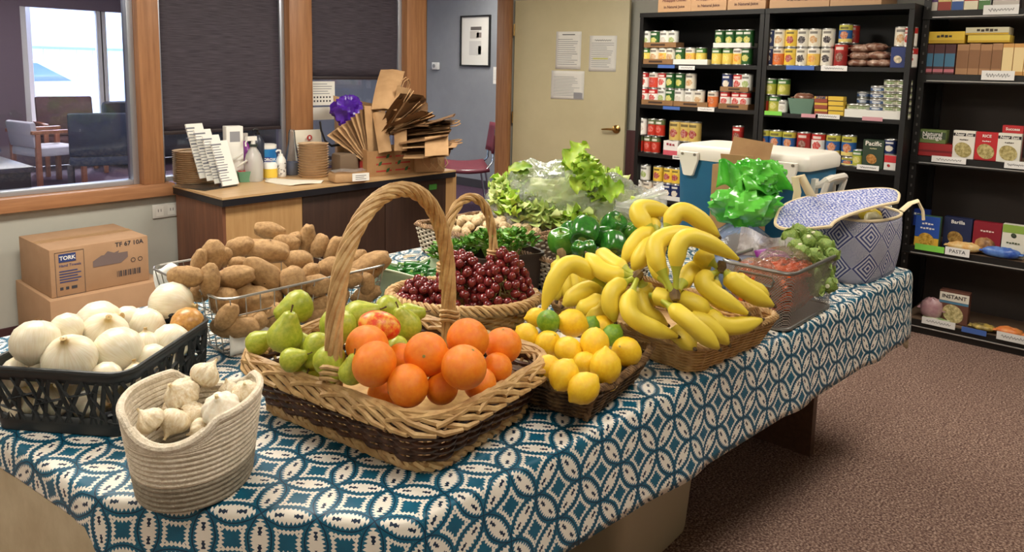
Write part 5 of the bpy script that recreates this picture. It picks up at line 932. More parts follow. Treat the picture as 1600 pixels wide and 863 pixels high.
# insulated tote ---------------------------------------------------------
def tote_mat(name, light):
    m, t, p = newmat(name); uvn = N(t, 'UVMap'); sx = N(t, 'SeparateXYZ'); t.links.new(uvn.outputs[0], sx.inputs[0]); u, v = sx.outputs[0], sx.outputs[1]
    x = mth(t, 'ABSOLUTE', mth(t, 'SUBTRACT', mth(t, 'FRACT', u), .5)); y = mth(t, 'ABSOLUTE', mth(t, 'SUBTRACT', mth(t, 'FRACT', v), .5)); dd = mth(t, 'ADD', x, y)     # diamonds
    rings = mth(t, 'GREATER_THAN', mth(t, 'FRACT', mth(t, 'MULTIPLY', dd, 7.)), .5); fz = N(t, 'TexNoise', inp={'Scale': 42., 'Detail': 1}); t.links.new(uvn.outputs[0], fz.inputs['Vector']); ck = N(t, 'TexChecker', inp={'Scale': 36.}); t.links.new(uvn.outputs[0], ck.inputs['Vector'])
    core = mth(t, 'LESS_THAN', dd, .52); spk = mth(t, 'GREATER_THAN', mth(t, 'ADD', fz.outputs[0], mth(t, 'MULTIPLY', ck.outputs[1], .12)), .54)
    a = mth(t, 'ADD', mth(t, 'MULTIPLY', core, rings), mth(t, 'MULTIPLY', mth(t, 'SUBTRACT', 1., core), spk)); a = mth(t, 'MULTIPLY', a, mth(t, 'ADD', .55, mth(t, 'MULTIPLY', fz.outputs[0], .6)))
    if light: t.links.new(mixc(t, spk, S(206, 208, 222), S(92, 104, 172)), p.inputs['Base Color'])
    else: t.links.new(mixc(t, a, S(66, 74, 124), S(214, 212, 218)), p.inputs['Base Color'])
    p.inputs['Roughness'].default_value = .8; return m
m_t1, m_t2, m_cream = tote_mat('tote_print', 0), tote_mat('tote_lid_print', 1), mat('cream_piping', S(226, 206, 166), .7)
TB = Vector((2.92, .885, TZ+.006)); tt = thing('insulated_tote', 'blue patterned insulated tote with cream piping, lid flopped open', 'bag', TB, radians(-6)); na = 64; rows_ = 12; hT = .225
def tote_pt(a, f): bul = 1+.06*sin(pi*f)+.06*f; e = 4; c_, s_ = cos(a), sin(a); k_ = (abs(c_)**e+abs(s_)**e)**(-1/e); return Vector((.20*k_*c_*bul*(.92+.08*k_*0), .125*k_*s_*bul, hT*f*(1+.03*sin(2*a+1))))
def uvmesh(nm, verts, faces, uvs, m, parent, solid=0):
    me = bpy.data.meshes.new(nm); me.from_pydata([tuple(v) for v in verts], [], faces); me.materials.append(m); ul = me.uv_layers.new(name='UVMap')
    for l in me.loops: ul.data[l.index].uv = uvs[l.vertex_index]
    me.polygons.foreach_set('use_smooth', [True]*len(me.polygons)); me.update(); return link(nm, me, parent, solid)
V = [tote_pt(2*pi*i/na, j/rows_)+Vector((0, 0, .0)) for j in range(rows_+1) for i in range(na+1)]; Q = [(j*(na+1)+i, j*(na+1)+i+1, (j+1)*(na+1)+i+1, (j+1)*(na+1)+i) for j in range(rows_) for i in range(na)]
uvmesh('tote_body', V, Q, [(i/na*10, j/rows_*2.0) for j in range(rows_+1) for i in range(na+1)], m_t1, tt, .004)
b = MB(); b.prism([tuple(tote_pt(2*pi*i/na, 0).xy) for i in range(na)], .001, .006); b.build('tote_base', m_t1, tt)
b = MB(); b.tube([tote_pt(2*pi*i/na, 1) for i in range(na)], .0055, 6, True); b.build('rim_piping', m_cream, tt)
# lid: rounded flap lying open across the near-left half, sagging
def lid_pt(u, v):
    a = u*2*pi; e = 3.2; c_, s_ = cos(a), sin(a); k_ = (abs(c_)**e+abs(s_)**e)**(-1/e)*v; px, py = 1308+94*k_*c_-10*k_*s_-52*k_*max(0, c_)*max(0, s_)*1.6, 327+(27*k_*s_)-11*k_*c_-8*k_*max(0, c_)*max(0, s_); return Dp(px, py, 2.62+.13*(-k_*s_)*1.1+.06*k_*c_)-TB
Rz = Matrix.Rotation(radians(6), 3, 'Z'); nl = 60; V = [Rz @ lid_pt(i/nl, j/8) for j in range(9) for i in range(nl+1)]; Q = [(j*(nl+1)+i, j*(nl+1)+i+1, (j+1)*(nl+1)+i+1, (j+1)*(nl+1)+i) for j in range(8) for i in range(nl)]
uvmesh('lid', V, Q, [(v.x*3.2, v.y*3.2) for v in V], m_t2, tt, .008); b = MB(); b.tube([Rz @ lid_pt(i/60, 1.0) for i in range(60)], .006, 6, True); b.build('lid_piping', m_cream, tt)
for pts in (([(1240, 335), (1246, 300), (1242, 278), (1252, 276), (1265, 302), (1272, 312)], 2.72), ([(1408, 330), (1422, 318), (1434, 314), (1442, 330), (1443, 344)], 2.62)):
    b = MB(); b.tube([Rz @ (Dp(x, y, pts[1])-TB) for x, y in pts[0]], .015, 8, flat=.35); b.build('strap', m_cream, tt)
b = MB(); b.add([Rz @ (Dp(x, y, 2.52)-TB) for x, y in ((1268, 348), (1290, 348), (1288, 355), (1270, 355))], [(0, 1, 2, 3)]); b.build('zip_tab', m_paper, tt, solid=.002)
for nm, lab, x, y, d, rx, rz_, col, col2, ang in (('snack_pack', 'yellow snack pack inside the patterned tote', 1374, 328, 2.60, .05, .03, (212, 190, 60), (180, 150, 40), 20), ('apple_pouch', 'small red and white pouch inside the patterned tote', 1406, 316, 2.62, .03, .022, (206, 92, 76), (230, 200, 190), 0), ('snack_pack', 'cream and olive packet under the tote lid', 1350, 337, 2.58, .04, .022, (206, 196, 160), (150, 140, 90), -10), ('snack_pack', 'tan wrapped loaf packet at the back of the tote', 1392, 304, 2.70, .06, .025, (226, 214, 190), (180, 150, 120), 5)):
    b = MB(); b.blob(lambda th, ph: (rx*sin(th)**.6*cos(ph)*(1+.1*sin(3*ph)), rx*.8*sin(th)**.6*sin(ph), rz_*cos(th)*(1+.2*sin(4*ph)*sin(th))), 18, 10); o = b.build(nm, mat(nm+str(x), S(*col), .4, S(*col2), 22)); o.location = TB+Vector({1374: (.10, -.035, .205), 1406: (.165, -.01, .215), 1350: (.055, -.06, .20), 1392: (.13, .05, .205)}[x]); o.rotation_euler = (radians(20), radians(ang), 0); tag(o, lab, 'food pack')
# ================================================================== counter by the window and its things
CZ = .76
ct = thing('counter_cabinet', 'low wood counter cabinet with dark doors under the window', 'cabinet', (0, 0, 0)); m_maple = wood('maple_panel', S(190, 152, 102), S(172, 132, 84), 'Z', .5); m_side = wood('side_oak', S(128, 84, 60), S(96, 60, 42), 'Z', .5); m_dkd = wood('dark_door', S(66, 46, 36), S(50, 34, 28), 'Z', .4)
cx0, cx1, cy0, cy1 = 1.955, 3.60, 3.80, 4.345; xa = Yp(472, 330, cy0).x; xb = Yp(602, 330, cy0).x; xc = Yp(712, 330, cy0).x
MB().bb(cx0, cx0+.02, cy0, cy1, .0, CZ-.03).build('side_panel', m_side, ct); MB().bb(cx1-.02, cx1, cy0, cy1, 0, CZ-.03).build('side_panel', m_maple, ct)
MB().bb(cx0+.02, cx1-.02, cy0+.02, cy1, .04, CZ-.035).build('body', m_dkd, ct)
MB().bb(cx0+.02, xa, cy0, cy0+.018, .04, CZ-.035).build('front_panel', m_maple, ct)
for a, b2, kx in ((xa+.004, xb-.002, Yp(597, 311, cy0).x), (xb+.002, xc, Yp(612, 311, cy0).x)):
    o = MB().bb(a, b2, cy0, cy0+.018, .05, CZ-.045).build('door', m_dkd, ct, bevel=.002); q = MB(); q.lathe([(0, 0), (.013, 0), (.013, .005), (.008, .01), (.016, .02), (.012, .026), (0, .027)], 12, (kx, cy0, CZ-.105), cap=False, M=frame((0, -1, 0))); q.build('knob', mat('knob_brass', S(190, 170, 130), .3, metal=.8), o)
MB().bb(xc, cx1, cy0-.002, cy0+.018, 0, CZ-.035).build('front_panel', m_maple, ct)
o = MB().bb(1.94, 3.665, 3.765, 4.39, CZ-.012, CZ).build('worktop', wood('laminate', S(204, 170, 124), S(190, 154, 108), 'X', .35), ct); MB().bb(1.942, 3.663, 3.767, 4.388, CZ-.05, CZ-.012).build('edge_band', mat('edge_black', S(26, 26, 32), .4), ct)
q = Yp(676, 292, cy0); MB().bb(q.x-.035, q.x+.035, cy0-.004, cy0-.001, q.z-.02, q.z+.018).build('tape_mark', mat('green_tape', S(66, 134, 52), .6), ct)
def on_counter(px, py): return Zp(px, py, CZ)
def upright(px, py, rz=0): p = on_counter(px, py); return (p.x, p.y, CZ+.001)
m_kraft = mat('kraft_paper', S(190, 152, 108), .8, S(174, 136, 94), 8, bump=.06); m_kraftd = mat('kraft_dark', S(140, 104, 66), .85, S(118, 86, 54), 8); m_pulp = mat('pulp_tan', S(204, 174, 138), .85, S(192, 162, 126), 20, bump=.1)
def sclz(px, py): return depth(on_counter(px, py))/F
# stacks of tan pulp bowls
def bowl_stack(nm, px, py, wpx, hpx, lab, n):
    s_ = sclz(px, py); p0 = upright(px, py); R_ = wpx/2*s_; hh = hpx*s_*.97; b = MB(); b.lathe([(0, 0), (R_*.86, 0), (R_*.93, .01), (R_, hh/n*.92), (R_*1.02, hh/n*.98), (R_*.9, hh/n*.98), (R_*.8, .006)], 28, cap=False)
    for i in range(n):
        o = b.build(nm, m_pulp) if i == 0 else link(nm, o.data); o.location = (p0[0], p0[1], p0[2]+hh*i/n); tag(o, lab, 'bowl' if 'bowl' in nm else 'plate', lab)
bowl_stack('pulp_bowl', 490, 276, 47, 54, 'tan pulp bowl in the round stack beside the wrapped napkin pack', 13)
bowl_stack('pulp_plate', 307, 285, 66, 52, 'tan pulp plate in the wide stack behind the leaflet rack', 16)
# leaflet rack
rk = thing('leaflet_rack', 'clear acrylic rack holding the leaflets on the counter corner', 'leaflet holder', upright(352, 292), radians(14)); s_ = sclz(355, 292)
for i in range(4):
    w_, h_, x_ = .115, .265+.02*i, -.0; M_ = Matrix.Rotation(radians(-20), 3, 'X'); cn = Vector((-.012*i, .05*i, .012+h_/2*.95+.012*i))
    o = MB().box(tuple(cn), (w_, .010, h_), M=M_).build('leaflet', m_paper, smooth=False); o.location = rk.location; o.rotation_euler = rk.rotation_euler; tag(o, ('front', 'second', 'third', 'tallest rear')[i]+' white printed leaflet pile in the tiered rack', 'leaflet'); b = MB(); r2 = random.Random(i)
    for k_ in range(15): yy = h_*(.42-.058*k_); b.box(tuple(cn+M_ @ Vector((-.04+.0+r2.uniform(.0, .012), -.0054, yy))), (r2.uniform(.04, .085), .0006, .0045 if k_ % 5 else .009), M=M_)
    b.build('print', mat('leaflet_ink', S(120, 122, 130), .8), o)
b = MB(); b.bb(-.17, .062, -.03, .24, 0, .006); b.box((0, -.018, .06), (.122, .002, .115), M=Matrix.Rotation(radians(-17), 3, 'X')); b.build('clear_tray', film('acrylic', (.94, .96, .97, 1), .05, .05), rk)
lr = thing('white_carton', 'white carton with square code mark behind the leaflet rack', 'carton', upright(366, 283), radians(-10)); s2 = sclz(366, 283); MB().bb(-.05, .05, -.035, .035, 0, 86*s2).build('body', m_paper, lr, bevel=.003); MB().bb(-.03, .03, -.0355, -.0352, 62*s2, 78*s2).build('print', mat('print_grey', S(150, 150, 154), .8), lr)
# bottles
def bottle(name, lab, px, py, prof, m, cap=None, spray=False, pump=False, band=None, capm=None, n=22):
    s_ = sclz(px, py); t_ = thing(name, lab, 'bottle', upright(px, py)); b = MB(); b.lathe([(r*s_, z*s_) for r, z in prof], n, cap=False); b.build('bottle_body', m, t_); top = prof[-1][1]*s_
    if band: z0, z1, r_, bm2 = band; b = MB(); b.lathe([(r_*s_*1.0, z0*s_), (r_*s_*1.03, z0*s_), (r_*s_*1.03, z1*s_), (r_*s_, z1*s_)], n, cap=False); b.build('label_wrap', bm2, t_)
    if spray: b = MB(); b.tube([(0, 0, top-.004), (0, 0, top+.02)], .013, 10); b.box((-.012, 0, top+.034), (.062, .022, .026)); b.tube([(-.035, 0, top+.03), (-.05, 0, top+.01), (-.048, 0, top-.012)], .0055, 6); b.build('trigger_head', capm, t_, bevel=0)
    if pump: b = MB(); b.tube([(0, 0, top), (0, 0, top+.03)], .005, 8); b.lathe([(.0, 0), (.015, 0), (.015, .012), (0, .012)], 12, (0, 0, top-.002), cap=False); b.tube([(.0, 0, top+.03), (-.02, 0, top+.034), (-.034, 0, top+.026)], .006, 8); b.build('pump', capm, t_)
    return t_, s_
m_wp = mat('white_plastic2', S(240, 238, 230), .4)
bottle('spray_bottle', 'purple heart-shaped spray bottle with pale trigger behind the berry carton', 383, 280, [(0, 0), (11, 0), (13, 12), (15, 32), (10, 50), (5, 56), (4.5, 60)], mat('purple_plastic', S(142, 42, 148), .35), spray=True, capm=mat('grey_trigger', S(196, 190, 182), .4))
bottle('spray_bottle', 'tall frosted spray bottle with white trigger next to the wipes canister', 397, 283, [(0, 0), (13, 0), (14, 4), (14, 30), (11, 42), (5, 52), (5, 58)], film('frosted', (.88, .88, .84, 1), .55, .3, (.84, .82, .76, 1)), spray=True, capm=m_wp, band=(54, 58, 6.2, mat('dark_band', S(50, 60, 54), .5)))
t_, s_ = bottle('wipes_canister', 'white and blue wipes canister behind the yellow labelled tub', 418, 276, [(0, 0), (13.5, 0), (14, 2), (14, 45), (14.5, 45), (14.5, 50), (12, 51), (0, 51)], m_wp, band=(8, 44, 14, mat('blue_label', S(28, 110, 176), .4, S(60, 150, 200), 6)))
vd = (CAM-Vector(t_.location)); vd.z = 0; vd.normalize(); t_.rotation_euler = (0, 0, 0); text('CLOROX', .024, m_paper, t_, vd*(15.2*s_)+Vector((0, 0, 28*s_)), face_M(vd), bold=.03)
b = MB(); b.lathe([(0, 0), (.034, 0), (.034, .0008), (0, .0008)], 24, tuple(vd*(14.6*s_)+Vector((0, 0, 28*s_))), cap=False, M=face_M(vd), sy=.5); b.build('oval_logo', mat('logo_navy', S(30, 50, 130), .5), t_)
bottle('wipes_tub', 'short white tub with yellow label on the counter', 422, 279, [(0, 0), (10.5, 0), (11, 2), (11, 22), (9, 25), (0, 25)], m_wp, band=(2, 16, 11, mat('yellow_label', S(240, 204, 76), .5)))
bottle('pump_bottle', 'small white pump bottle with black mark beside the yellow tub', 439, 276, [(0, 0), (7.5, 0), (8, 1), (8, 26), (5, 31), (3, 33)], m_wp, pump=True, capm=m_wp, band=(3, 22, 8, mat('mono_label', S(236, 236, 232), .5, S(40, 40, 48), 60, lo=.55, hi=.6)))
bottle('clear_bottle', 'clear bottle with blue liquid beside the bowl stack', 457, 273, [(0, 0), (11, 0), (12, 3), (12, 22), (9, 36), (6, 50), (5, 66), (4, 70), (0, 71)], film('clear_pet', (.86, .88, .9, 1), .12, .08), band=(1, 20, 11, mat('blue_liquid', S(38, 72, 128), .2)))
bottle('pump_bottle', 'dark pump bottle standing behind the white spray bottle', 404, 278, [(0, 0), (9, 0), (10, 3), (10, 56), (5, 66), (3, 68)], mat('dark_amber', S(46, 52, 66), .3), pump=True, capm=m_black)
bottle('pump_bottle', 'small clear pump bottle beside the leaflet rack', 373, 281, [(0, 0), (7, 0), (7.5, 2), (7.5, 26), (4, 31), (3, 33)], film('clear_gel', (.9, .9, .88, 1), .35, .2), pump=True, capm=m_wp)
# berry carton with red berries
bc = thing('berry_carton', 'green pulp berry carton with red lining on the counter', 'carton', upright(385, 284), radians(-20)); b = MB(); pr = ((.8, 0), (1, .065), (.94, .065), (.76, .006)); out = rrect(.105, .075, .008, 2); k = len(out)
for s_, z in pr: b.v += [(x*s_, y*s_, z) for x, y in out]
b.f = [(i*k+j, i*k+(j+1) % k, (i+1)*k+(j+1) % k, (i+1)*k+j) for i in range(3) for j in range(k)]+[tuple(range(k-1, -1, -1)), tuple(range(3*k, 4*k))]; b.m = [0]*len(b.f); b.build('pulp_box', mat('pulp_green', S(104, 150, 118), .85), bc); MB().grid(lambda u, v: (-.05+.10*u, -.034+.068*v, .062+.010*sin(u*11)*sin(v*9)), 12, 8).build('red_lining', mat('red_lining', S(170, 62, 66), .7), bc)
# pen cups / marker pens sticking out
for i, (x, y) in enumerate(((372, 245), (378, 256))): p = Dp(x, y, depth(on_counter(370, 285))-.02); b = MB(); b.tube([p-RT*.03-UP*.02, p+RT*.03+UP*.02], .006, 8); tag(b.build('marker_pen', m_wp), ('upper' if i == 0 else 'lower')+' white marker pen propped against the leaflet rack', 'pen')
# folded white cloth pad
o = MB().grid(lambda u, v: tuple(on_counter(418+88*u-4*v, 281+3*u+9*v*(1-.6*abs(u-.45)*2))+Vector((0, 0, .006+.006*sin(u*7)*sin(v*4)))), 16, 6).build('paper_towel', mat('towel', S(232, 226, 208), .9), solid=.006); tag(o, 'flat folded cream paper towel on the counter front', 'paper towel')
# cream card sign with red dot
sg = thing('card_sign', 'cream card with a red round emblem standing behind the bowl stack', 'sign', upright(483, 268), radians(-6)); s2 = sclz(483, 268); MB().box((0, 0, 33*s2), (46*s2, .004, 64*s2), M=Matrix.Rotation(radians(-8), 3, 'X')).build('card', mat('cream_card', S(232, 224, 204), .8), sg)
q = MB(); q.lathe([(0, 0), (.019, 0), (.019, .001), (0, .001)], 20, (0, -.012, 53*s2), cap=False, M=frame((0, -1, -.14))); o = q.build('emblem', mat('emblem_red', S(190, 66, 62), .7), sg); MB().bb(-.006, .006, -.0146, -.0135, 53*s2-.009, 53*s2+.009).build('mark', m_paper, o)
# wrapped paper pack
pk_ = thing('napkin_pack', 'plastic wrapped pack of brown napkins with white end label', 'napkin pack', upright(545, 284), radians(-14)); MB().bb(-.11, .11, -.055, .075, .0, .062).build('pack', m_kraft, pk_, bevel=.015); MB().grid(lambda u, v: (-.115+.235*u, -.06+.14*v, .068+.004*sin(u*9+v*4)), 14, 8).build('wrap', film('pack_wrap', (.97, .96, .94, 1), .22, .15, (.9, .88, .84, 1), .7, 40), pk_); o = MB().bb(.0, .11, -.0575, -.056, .008, .056).build('end_label', m_paper, pk_); b = MB(); [b.bb(.02, .02+.07*(1-.2*(i % 2)), -.0582, -.0576, .018+.011*i, .021+.011*i) for i in range(3)]; b.build('print', m_ink, o)
# produce carton with bags
pc = thing('produce_carton', 'printed produce carton with green leaves and red bands holding paper bags', 'box', upright(588, 276), radians(-4)); L_, W_, Hh = .46, .27, .165; m_pcb = mat('carton_brown', S(172, 132, 88), .8, S(158, 118, 76), 9)
b = MB(); b.bb(-.07, L_-.07, -.0, .004, 0, Hh); b.bb(-.07, L_-.07, W_-.004, W_, 0, Hh); b.bb(-.07, -.066, .004, W_-.004, 0, Hh+.01); b.bb(L_-.074, L_-.07, .004, W_-.004, 0, Hh); b.bb(-.066, L_-.074, .004, W_-.004, 0, .004); b.build('carton_walls', m_pcb, pc)
m_grn, m_red = mat('print_green', S(52, 92, 50), .8), mat('print_red', S(178, 62, 52), .8)
for i in range(2):
    for j in range(3):
        cx_, cz_ = -.07+.11+.15*i+.02, .03+.046*j; MB().bb(cx_-.06, cx_+.06, -.001, -.0004, cz_-.004, cz_+.006).build('red_band', m_red, pc); b = MB(); b.lathe([(0, -.02), (.009, -.008), (.011, .004), (0, .022)], 8, (cx_+.03*(1-2*(j % 2)), -.001, cz_+.004), cap=False, M=Matrix.Rotation(.8, 3, 'Y'), sy=.08); b.build('leaf_print', m_grn, pc)
for i in range(2): MB().bb(-.0712, -.0704, .05+.10*i, .13+.10*i, .03, .10).build('side_print', (m_red, m_grn)[i], pc)
# kraft paper bags --------------------------------------------------------
def bag_proto():
    o = MB().bb(-.5, .5, -.5, .5, -.5, .5).build('paper_bag', m_kraft); return o
def flat_bag(lab, c, xd, yd, w_, h_, th, group, dark=False, handle=True, curl=.0, seed=0):
    x = Vector(xd).normalized(); y = Vector(yd); y = (y-x*y.dot(x)).normalized(); z = x.cross(y); t_ = thing('paper_bag', lab, 'paper bag', c, 0, group, Matrix((x, y, z)).transposed())
    b = MB(); b.grid(lambda u, v: (w_*(u-.5), h_*v, th*.5*sin(pi*u)+curl*h_*v*v+.008*fbm((u*2, v*2, seed), 2, seed)), 6, 10); b.grid(lambda u, v: (w_*(.5-u), h_*v, -th*.5*sin(pi*u)+curl*h_*v*v+.004*fbm((u*2, v*2, seed+5), 2, seed)), 6, 10); b.build('bag_sheet', m_kraftd if dark else m_kraft, t_, ang=60)
    if handle:
        for sg_ in (1, -1): q = MB(); q.tube([(-.045, h_-.01, sg_*th*.4+curl*h_), (-.042, h_+.04, sg_*th*.6+curl*h_*1.2), (0, h_+.065, sg_*th*.7+curl*h_*1.3), (.042, h_+.04, sg_*th*.6+curl*h_*1.2), (.045, h_-.01, sg_*th*.4+curl*h_)], .0035, 6); q.build('handle', m_kraft, t_)
    return t_
base = Vector(pc.location); rr = random.Random(17); gU = Vector((0, 0, 1))
db_ = depth(base)
def bag_between(lab, p0, p1, d0, d1, wd, w_, th=.012, group=None, **kw):
    a, b2 = Dp(*p0, d0), Dp(*p1, d1); return flat_bag(lab, a, wd, b2-a, w_, (b2-a).length, th, group, **kw)
for i in range(9):        # folded bags standing in the carton, fanned out to the left
    f = i/8; bag_between('flattened kraft paper bag fanned out of the produce carton', (572+14*f, 243-6*f), (517+66*f, 208-42*f), db_+.02+.03*f, db_+.0+.06*f, FW*.85+RT*(.25+.2*f)+UP*(.35-.3*f), .15, group='kraft bags in the produce carton', handle=False, seed=i, dark=i % 3 == 1)
bag_between('kraft bag standing in the produce carton beside the front upright one', (602, 238), (587, 176), db_-.02, db_+.04, RT+UP*.2, .085, .02, handle=False, seed=30)
bag_between('pale kraft bag standing upright at the front of the produce carton', (626, 236), (617, 186), db_-.05, db_-.03, RT+UP*.02-FW*.2, .085, .02, handle=False, seed=31)
# tall open bag at the back and a wide bag folded over it
ob_ = thing('paper_bag', 'large open kraft bag standing at the back under the blind', 'paper bag', (base.x+.10, base.y+.36, CZ+.001), radians(-30)); b = MB(); hw, dw, hh = .125, .085, .42; top = [(hw, -dw), (hw, dw), (-hw, dw), (-hw, -dw)]
b.add([(x, y, 0) for x, y in top]+[(x*1.02, y*1.05, hh*.8) for x, y in top]+[(hw*1.1, -dw*1.5, hh+.0), (hw*1.02, dw, hh+.03), (-hw*1.02, dw, hh+.08), (-hw*1.2, -dw*1.1, hh+.09)], [(3, 2, 1, 0)]+[(i, (i+1) % 4, 4+(i+1) % 4, 4+i) for i in range(4)]+[(4+i, 4+(i+1) % 4, 8+(i+1) % 4, 8+i) for i in range(4)]); b.build('bag_walls', m_kraft, ob_, smooth=False, solid=.002)
bag_between('wide kraft bag folded over the top of the open bag', (600, 172), (583, 100), db_+.02, db_+.18, RT*1.0-UP*.06, .165, .03, handle=False, curl=-.25, seed=44)
# crumpled upper heap and layered lower stack of dark bags
for i in range(18):
    f = i/17; a_ = radians(62-50*f+rr.uniform(-8, 8)); L0 = 58+rr.uniform(-8, 12); x0, y0 = 606+10*f+rr.uniform(-5, 5), 205-2*f+rr.uniform(-8, 8); bag_between('dark kraft bag stuffed into the crumpled heap beside the open bag', (x0, y0), (x0+L0*cos(a_), y0-L0*sin(a_)), db_+.02+.14*(1-f)+rr.uniform(-.03, .03), db_+.0+.12*(1-f)+rr.uniform(-.08, .05), FW*.8+RT*rr.uniform(-.1, .5)+UP*rr.uniform(-.1, .5), .20, .016, 'upper heap of dark kraft bags', dark=i % 4 > 0, handle=i % 4 == 0, curl=rr.uniform(-.2, .2), seed=60+i)
for i in range(12):
    yy = 240-4.0*i; bag_between('kraft bag lying in the layered lower stack at the counter end', (628+rr.uniform(-4, 6), yy), (704+rr.uniform(-16, 10), yy-4-.6*i+rr.uniform(-5, 5)), db_+.04+rr.uniform(-.04, .06), db_-.02+rr.uniform(-.04, .04), FW*.95+UP*rr.uniform(.1, .35), .22, .014, 'layered stack of kraft bags', dark=i % 3 > 0, handle=i % 6 == 2, curl=rr.uniform(-.08, .12), seed=90+i)
p = on_counter(690, 268); o = thing('paper_bag', 'open kraft bag on its side with twisted handles at the counter end', 'paper bag', (p.x-.08, p.y+.06, CZ+.001), radians(-25)); b = MB(); b.bb(-.10, .11, -.06, .16, .0, .125); b.build('bag_walls', m_kraft, o, bevel=.012)
for i in range(3): q = MB(); q.tube([(-.05+.05*i, -.066, .105), (-.055+.05*i, -.10, .07), (-.02+.05*i, -.115, .03), (.015+.05*i, -.10, .065), (.01+.05*i, -.066, .10)], .004, 6); q.build('handle', mat('handle_twist', S(206, 172, 128), .8), o)
fl = bag_between('folded kraft bag with printed red line draped over the counter end stack', (682, 213), (694, 241), db_-.06, db_-.14, RT+UP*.08, .15, .008, handle=False, seed=123)
q = MB(); q.bb(-.05, .05, .03, .033, .006, .009); q.build('print_line', m_red, fl)
# purple bag and black strap
pb = thing('purple_bag', 'crumpled shiny purple bag behind the fanned paper bags', 'bag', Dp(543, 174, depth(base)+.10)); b = MB(); sc1 = (depth(base)+.10)/F; crum(Vector(), 26*sc1, 20*sc1, 24*sc1, 33, .3, 36, 24); b.build('body', mat('purple_foil', S(92, 44, 168), .25, S(64, 26, 130), 8), pb, ang=25)
bs = Dp(512, 212, depth(base)+.04); b = MB(); b.tube([bs+RT*x*sc1+UP*y*sc1 for x, y in ((-12, 22), (-10, 8), (-4, -8), (6, -16), (18, -14), (26, 0), (30, 10))], .010, 8, flat=.4); tag(b.build('black_strap', m_black), 'black fabric strap loop hanging beside the purple bag', 'strap')
db = thing('tote_bag', 'dark tote sagging under the fanned paper bags', 'bag', (base.x-.14, base.y+.14, CZ+.001), radians(-8)); MB().bb(-.07, .07, -.06, .07, 0, .15).build('body', mat('dark_canvas', S(112, 92, 72), .9), db, bevel=.02)
# window notices seen under the blind
for (x0, x1, y0, y1, lab) in ((486, 523, 127, 165, 'white notice with dark icons taped low on the right window glass'), (487, 522, 168, 188, 'plain white lower sheet on the right window glass')):
    a_, b2 = Yp(x0, (y0+y1)/2, WALLY+.06), Yp(x1, (y0+y1)/2, WALLY+.06); z0, z1 = Yp(x0, y1, WALLY+.06).z, Yp(x0, y0, WALLY+.06).z; t_ = thing('window_notice', lab, 'paper', ((a_.x+b2.x)/2, WALLY+.06, (z0+z1)/2), M=FYN); w_, h_ = b2.x-a_.x, z1-z0; MB().bb(-w_/2, w_/2, -h_/2, h_/2, 0, .001).build('sheet', m_paper, t_)
    if h_ > .11: lines(t_, w_, h_, Matrix.Identity(3), 5, .4, None, z=.002, step=.1, h=.03); b = MB(); [b.bb(-.4*w_+i*w_*.13, -.4*w_+i*w_*.13+.012, -h_*.36+j*h_*.16, -h_*.36+j*h_*.16+.012, .0015, .002) for i in range(6) for j in range(2)]; b.build('icons', m_ink, t_)
# cartons on the floor under the window ----------------------------------
m_box = mat('cardboard_tan', S(180, 144, 110), .8, S(170, 134, 100), 5); m_tape = mat('packing_tape', S(176, 136, 92), .3)
tk = thing('shipping_carton', 'brown paper towel carton with blue lettering, stacked on another', 'box', (1.375, 4.115, .352), radians(1)); w_, d_, h_ = .455, .42, .232
MB().bb(-w_/2, w_/2, -d_/2, d_/2, 0, h_).build('carton_walls', m_box, tk, bevel=.003); MB().bb(-w_/2-.0005, w_/2+.0005, -.03, .03, h_-.0003, h_+.0006).build('tape', m_tape, tk)
m_tb = mat('tork_blue', S(50, 66, 120), .7); fy = -d_/2-.0015
MB().bb(-.19, -.115, fy-.0004, fy+.0006, .165, .205).build('logo_patch', m_tb, tk); text('TORK', .026, m_paper, tk, (-.152, fy-.001, .184), FYN, bold=.03); text('TF 67 10A', .032, m_ink, tk, (.135, fy, .208), FYN, bold=.02); text('Hand Towels', .018, m_tb, tk, (-.19, fy, .148), FYN, 'LEFT'); b = MB(); [b.bb(-.19, -.19+(.095 if i % 2 else .08), fy, fy+.0005, .118-.013*i, .123-.013*i) for i in range(5)]; b.build('small_print', m_tb, tk)
b = MB(); [b.bb(a_, b2, fy-.0003, fy+.0004, c_, d2) for a_, b2, c_, d2 in ((-.205, -.08, .0, .0015), (-.205, -.08, .214, .2155), (-.2065, -.205, .0, .2155), (-.08, -.0785, .0, .2155))]; b.bb(-.19, -.176, fy, fy+.0005, .03, .044); b.bb(-.165, -.151, fy, fy+.0005, .03, .044); b.bb(-.14, -.115, fy, fy+.0005, .03, .044); b.build('panel_print', m_ink, tk)
b = MB(); b.bb(-.04, .09, fy, fy+.0005, .115, .145); b.add([(-.04, fy, .145), (.0, fy, .168), (.125, fy, .168), (.09, fy, .145)], [(0, 1, 2, 3)]); b.add([(.09, fy, .115), (.125, fy, .14), (.125, fy, .168), (.09, fy, .145)], [(0, 1, 2, 3)]); b.add([(.0, fy-.0004, .155), (.03, fy-.0004, .185), (.06, fy-.0004, .172), (.085, fy-.0004, .18), (.07, fy-.0004, .152)], [(0, 1, 2, 3, 4)]); b.build('product_drawing', mat('drawing_grey', S(120, 104, 100), .8), tk)
b = MB(); [b.bb(.07+.0075*i, .07+.0075*i+.004*(1+(i*7 % 3))/2.2, fy, fy+.0005, .045, .075) for i in range(16)]; b.build('bar_code', m_ink, tk); b = MB(); [b.lathe([(.009, 0), (.0115, 0), (.0115, .0006), (.009, .0006)], 14, (x, fy, .12), cap=False, M=frame((0, -1, 0))) for x in (.15, .185)]; b.build('recycling_marks', m_ink, tk)
